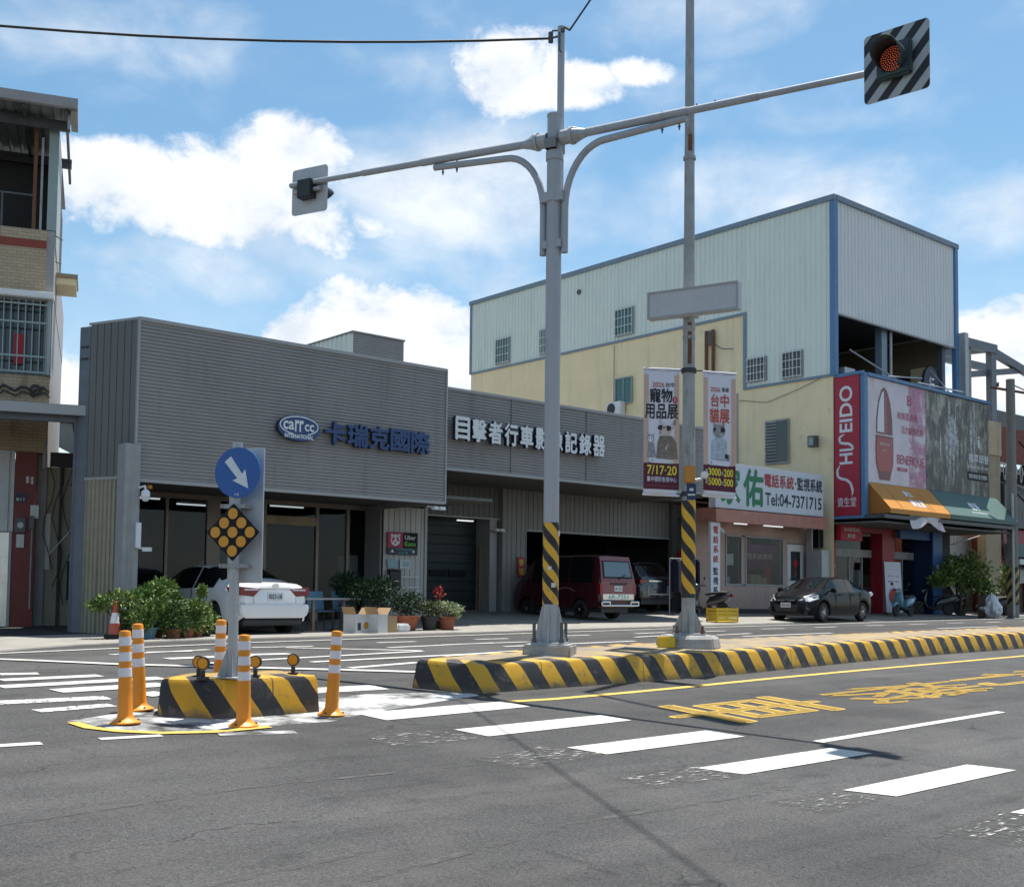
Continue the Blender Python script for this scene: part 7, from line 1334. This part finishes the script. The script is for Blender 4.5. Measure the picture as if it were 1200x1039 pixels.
fl = thing('potted_flower', 'red blooms on a thin stem rising behind the pale variegated plant', 'potted plant', gp(16.25, 21.5), 0, G2); b = MB(); b.m('pot_black'); b.lathe([(.1, 0), (.14, .2), (.13, .2), (0, .18)], 14, gp(16.25, 21.5)); b.build('pot', fl, smooth=40); b = MB(); q = Vector(gp(16.25, 21.5)); b.m('leaf0'); b.tube([q, q+Z*.5, q+Z*.85], .012, 5); b.build('stem', fl); b = MB(); leaves(b, q+Z*.85, (.1, .1, .14), 90, .08, ['lantern', 'lamp_red', 'red_letter'], 31, thr=-1); b.build('bloom', fl)
shb = thing('leafy_shrub', 'large dusty green shrub over parked scooters by the utility pole', 'shrub', gp(45.4, 23.9)); c = Vector(gp(45.4, 23.9)); b = MB(); b.m('bark')
for k in range(7): a_ = k*.9; b.tube([c+Vector((.1*math.cos(a_), .1*math.sin(a_), 0)), c+Vector((.4*math.cos(a_), .4*math.sin(a_), .9)), c+Vector((1.0*math.cos(a_), .8*math.sin(a_), 1.8))], [.05, .04, .015], 6)
b.build('stem', shb, smooth=60); b = MB()
for i, (cc, rad) in enumerate([((-.9, 0, 1.75), (.8, .7, .45)), ((0, 0, 2.05), (.8, .7, .5)), ((.7, -.1, 2.15), (.7, .7, .55)), ((1.3, 0, 1.7), (.6, .6, .5)), ((.1, -.2, 1.4), (.9, .6, .4)), ((-1.5, .1, 1.45), (.5, .5, .3)), ((.9, 0, 1.3), (.7, .6, .4))]): leaves(b, c+Vector(cc), rad, 420, .17, LEAF, 41+i, thr=-.1)
b.build('foliage', shb)
sh2 = pot_plant('potted_shrub', 'small green shrub behind the utility pole at the right edge', gp(49.3, 23.9), 'pot_black', .3, .4, [((0, 0, 1.2), (.6, .5, .6)), ((.3, 0, 1.8), (.4, .4, .4))], 700, .16, 'plants at the right edge', seed=61)
sh3 = pot_plant('potted_shrub', 'yellow green shrub low under the large dusty shrub', gp(46.6, 23.4), 'pot_black', .3, .4, [((0, 0, .95), (.45, .4, .5))], 450, .14, 'plants at the right edge', seed=63)
# ================================================================== small things on the forecourt
def lathe_obj(name, prof, loc, m, label, cat, n=20, group=None):
    b = MB(); b.m(m); b.lathe(prof, n); o = b.build(name, smooth=40); o.location = loc; tag(o, label, cat, group); return o
tcn = thing('traffic_cone', 'faded red and white traffic cone half hidden in the shrub row', 'traffic cone', gp(8.16, 20.62)); q = Vector(gp(8.16, 20.62)); b = MB(); b.m('rubber'); b.cbox(q+Z*.06, .44, .44, .12); b.build('base', tcn, bevel=.02)
b = MB(); b.m('cone_red'); b.lathe([(.17, .12), (.132, .42), (.13, .42)], 18, q); b.lathe([(.083, .70), (.07, .78), (.06, .80), (.085, .86), (.085, .98), (.05, 1.02), (0, 1.02)], 18, q); cn_ = b.build('cone', tcn, smooth=40); tcn.scale = (.68, .68, .68); b = MB(); b.m('white_band'); b.lathe([(.131, .42), (.083, .70)], 18, q); b.build('white_band', cn_, smooth=40)
def carton(loc, rz, sx, sy, sz, m, label, flap, deco):
    r = thing('carton', label, 'carton', loc, rz, 'cartons by the shop plants', world=False); b = MB(); b.m(m); t = .008
    b.box(-sx/2, sx/2, -sy/2, sy/2, 0, .01); b.box(-sx/2, sx/2, -sy/2, -sy/2+t, .011, sz); b.box(-sx/2, sx/2, sy/2-t, sy/2, .011, sz); b.box(-sx/2, -sx/2+t, -sy/2+t, sy/2-t, .011, sz); b.box(sx/2-t, sx/2, -sy/2+t, sy/2-t, .011, sz); b.build('box', r)
    if flap: 
        b = MB(); b.m('cardboard'); b.obox((-sx/2, -sy/2, sz), (0, sy, 0), (-.12*math.cos(.9), 0, .16), (t, 0, 0)); b.obox((sx/2, -sy/2, sz), (0, sy, 0), (.12, 0, .14), (t, 0, 0)); b.build('flap', r)
    if deco:
        b = MB(); b.m('dark_letter'); b.box(-sx*.38, -sx*.15, -sy/2-.003, -sy/2-.001, sz*.15, sz*.55); b.m('awn_orange'); b.disc((sx*.2, -sy/2-.003, sz*.4), X_, Z, sz*.2, 14); b.build('print', r)
    return r
carton(gp(13.62, 20.95), .25, .46, .36, .40, 'carton_white', 'open white carton with orange print beside the blue chairs', True, True); carton(gp(14.02, 20.78), .35, .34, .34, .40, 'carton_white', 'white carton with blue emblem next to the brown carton', True, False); carton(gp(14.38, 20.92), .1, .3, .34, .36, 'cardboard', 'small plain brown carton at the right end of the carton row', False, False)
b = MB(); b.m('white_paint'); b.cbox((0, 0, .09), .36, .28, .18, 0); o = b.build('plastic_basin', bevel=.04); o.location = gp(14.75, 20.9); tag(o, 'low white basin on the ground between brown carton and conifer bowl', 'basin')
for (x, y, a, lb_) in ((13.05, 22.5, .2, 'blue plastic chair nearest the white sedan'), (13.62, 22.45, .0, 'blue plastic chair in the middle of three'), (14.18, 22.3, -.15, 'blue plastic chair nearest the cartons')):
    if x < 13.1:
        ch = thing('plastic_chair', lb_, 'chair', gp(x, y), a, 'blue chairs outside the shop', world=False); b = MB(); b.m('chair_blue'); b.box(-.22, .22, -.22, .22, .42, .45); b.build('seat', ch, bevel=.012); b = MB(); b.m('chair_blue'); b.obox((-.22, .20, .46), (.44, 0, 0), (0, .10, .42), (0, .02, 0)); b.build('backrest', ch, bevel=.008)
        for sx in (-1, 1):
            for sy in (-1, 1): b = MB(); b.m('steel_dark'); b.tube([(sx*.19, sy*.18, .42), (sx*.23, sy*.22, 0)], .014, 6); b.build('leg', ch)
    else: c = copy_tree(ch); c.location = gp(x, y); c.rotation_euler.z = a; c['label'] = lb_
tb = thing('folding_table', 'narrow table with pale top in front of the blue chairs', 'table', gp(13.45, 21.85), .1, world=False); b = MB(); b.m('trim_grey'); b.box(-.75, .75, -.22, .22, .70, .74); b.build('tabletop', tb, bevel=.008)
for sx in (-.42, .42): b = MB(); b.m('bronze'); b.box(sx-.03, sx+.03, -.03, .03, .02, .70); b.box(sx-.25, sx+.25, -.05, .05, .0, .03); b.build('leg', tb)
fr = thing('folding_rack', 'white folding frame leaning on the ribbed wall under the letter box', 'rack', gp(17.9, 24.9)); q = Vector(gp(17.9, 24.9)); b = MB(); b.m('white_paint')
for x in (-.28, .28): b.tube([q+X_*x-Y_*.1, q+X_*x+Y_*.2+Z*1.1], .018, 6)
for zz in (1.08, .8, .45): b.tube([q-X_*.28+Y_*(.2*zz/1.1-.1)+Z*zz, q+X_*.28+Y_*(.2*zz/1.1-.1)+Z*zz], .016, 6)
b.build('frame', fr)
lathe_obj('plastic_bucket', [(.15, 0), (.20, .42), (.21, .42), (.21, .45), (.19, .45), (.14, .02), (0, .02)], gp(23.25, 26.05), 'corr_light', 'whitish bucket at the foot of the ribbed garage pier', 'bucket')
b = MB(); b.m('yellow_crate'); b.box(-.42, .42, -.22, .22, 0, .03)
for k in range(4): b.box(-.42, .42, -.23, -.215, .04+k*.1, .12+k*.1); b.box(-.42, .42, .215, .23, .04+k*.1, .12+k*.1); b.box(-.43, -.415, -.22, .22, .04+k*.1, .12+k*.1); b.box(.415, .43, -.22, .22, .04+k*.1, .12+k*.1)
for sx in (-1, 1):
    for sy in (-1, 1): b.cbox((sx*.42, sy*.22, .22), .04, .04, .44)
o = b.build('plastic_crate', bevel=.004); o.location = gp(27.35, 22.0); o.rotation_euler.z = -.15; tag(o, 'yellow plastic crate sitting at the kerb beside a black scooter', 'crate')
cr_ = thing('clothes_rack', 'metal rack hung with dark blue clothes by the vertical sign', 'clothes rack', gp(29.0, 24.9)); q = Vector(gp(29.0, 24.9)); b = MB(); b.m('galv')
for x in (-.75, .75): b.tube([q+X_*x, q+X_*x+Z*1.85], .02, 6); b.tube([q+X_*x-Y_*.3+Z*.02, q+X_*x+Y_*.3+Z*.02], .02, 6)
b.tube([q-X_*.75+Z*1.85, q+X_*.75+Z*1.85], .018, 6); b.build('frame', cr_)
for k, (x, m_) in enumerate(((-.5, 'cloth_navy'), (-.1, 'ink_grey'), (.25, 'cloth_navy'), (.55, 'cloth_navy'))):
    b = MB(); b.m(m_); pts = []; w0 = .17
    prof = [(0, 1.83, .03), (.0, 1.74, .16), (0, 1.5, .17), (0, .75, .20)]
    for i, (dx, z_, hw_) in enumerate(prof):
        for t in range(9): s = t/8*2-1; pts.append(q+X_*(x+.03*math.sin(t*2+i))+Y_*(s*hw_)+Z*z_)
    b.add(pts, [(i*9+t, i*9+t+1, (i+1)*9+t+1, (i+1)*9+t) for i in range(3) for t in range(8)]); o = b.build('hanging_garment', smooth=60); o.modifiers.new('thick', 'SOLIDIFY').thickness = .05
    tag(o, ('dark blue garment at the van end of the clothes rack', 'grey garment hanging second on the clothes rack', 'dark blue garment next to the grey one on the clothes rack', 'dark blue garment nearest the vertical shop sign')[k], 'clothes', 'clothes on the rack')
bn = thing('standing_banner', 'white and pink roll-up banner standing beside the red portal', 'banner stand', gp(41.15, 24.45)); q = Vector(gp(41.15, 24.45)); du = Vector((.96, -.28, 0)); dn = Vector((-.28, -.96, 0)); b = MB(); b.m('banner_white'); b.obox(q-du*.42+Z*.1, du*.84, dn*.012, Z*2.0-dn*.12); bs_ = b.build('cloth', bn)
b = MB(); b.m('ad_pink_edge'); b.m('red_letter'); cc = q+dn*.018+Z*.72; b.prism([cc+du*.26*math.cos(a)+Z*.34*math.sin(a)-dn*.02 for a in [k*.35 for k in range(18)]], dn*.004); b.m('crimson_letter'); text(b, '新品上市', q-du*.28+Z*1.45-dn*.075, du, Z, .56, .12); text(b, '體驗活動', q-du*.28+Z*1.25-dn*.062, du, Z, .56, .10); text(b, 'SHISEIDO', q-du*.28+Z*1.75-dn*.09, du, Z, .4, .06); b.build('banner_print', bs_)
b = MB(); b.m('steel_dark'); b.cbox(q+Z*.05, .9, .25, .1, -.28); b.build('base', bn)
def bag():
    b = MB(); b.m('bag_white'); rr = random.Random(4); n1, n2 = 36, 18; vs = []
    for j in range(n2+1):
        t = j/n2; rad = .46*math.sin(math.pi*min(.97, .16+.80*t))**.7*(1-.25*t)
        for i in range(n1): a = 2*math.pi*i/n1; w_ = .88+.38*mnoise.noise(Vector((math.cos(a)*2.6, math.sin(a)*2.6, t*4)))+.12*mnoise.noise(Vector((math.cos(a)*7, math.sin(a)*7, t*9))); vs.append((rad*w_*math.cos(a), rad*w_*math.sin(a), t*.95))
    b.add(vs, [(j*n1+i, j*n1+(i+1) % n1, (j+1)*n1+(i+1) % n1, (j+1)*n1+i) for j in range(n2) for i in range(n1)]+[tuple(range(n2*n1, (n2+1)*n1))]); o = b.build('plastic_sack', smooth=60); o.location = gp(45.75, 22.75); tag(o, 'full white plastic sack at the road edge beneath the shrub', 'sack')
bag()
b = MB(); b.m('bark'); b.cbox((0, 0, .45), .9, .3, .9, .2); o = b.build('wooden_box', bevel=.02); o.location = gp(45.9, 23.15); tag(o, 'brown upright box behind the white sack under the shrub', 'box')
for o in bpy.data.objects:
    for kk in ('_w', '_o'):
        if kk in o: del o[kk]
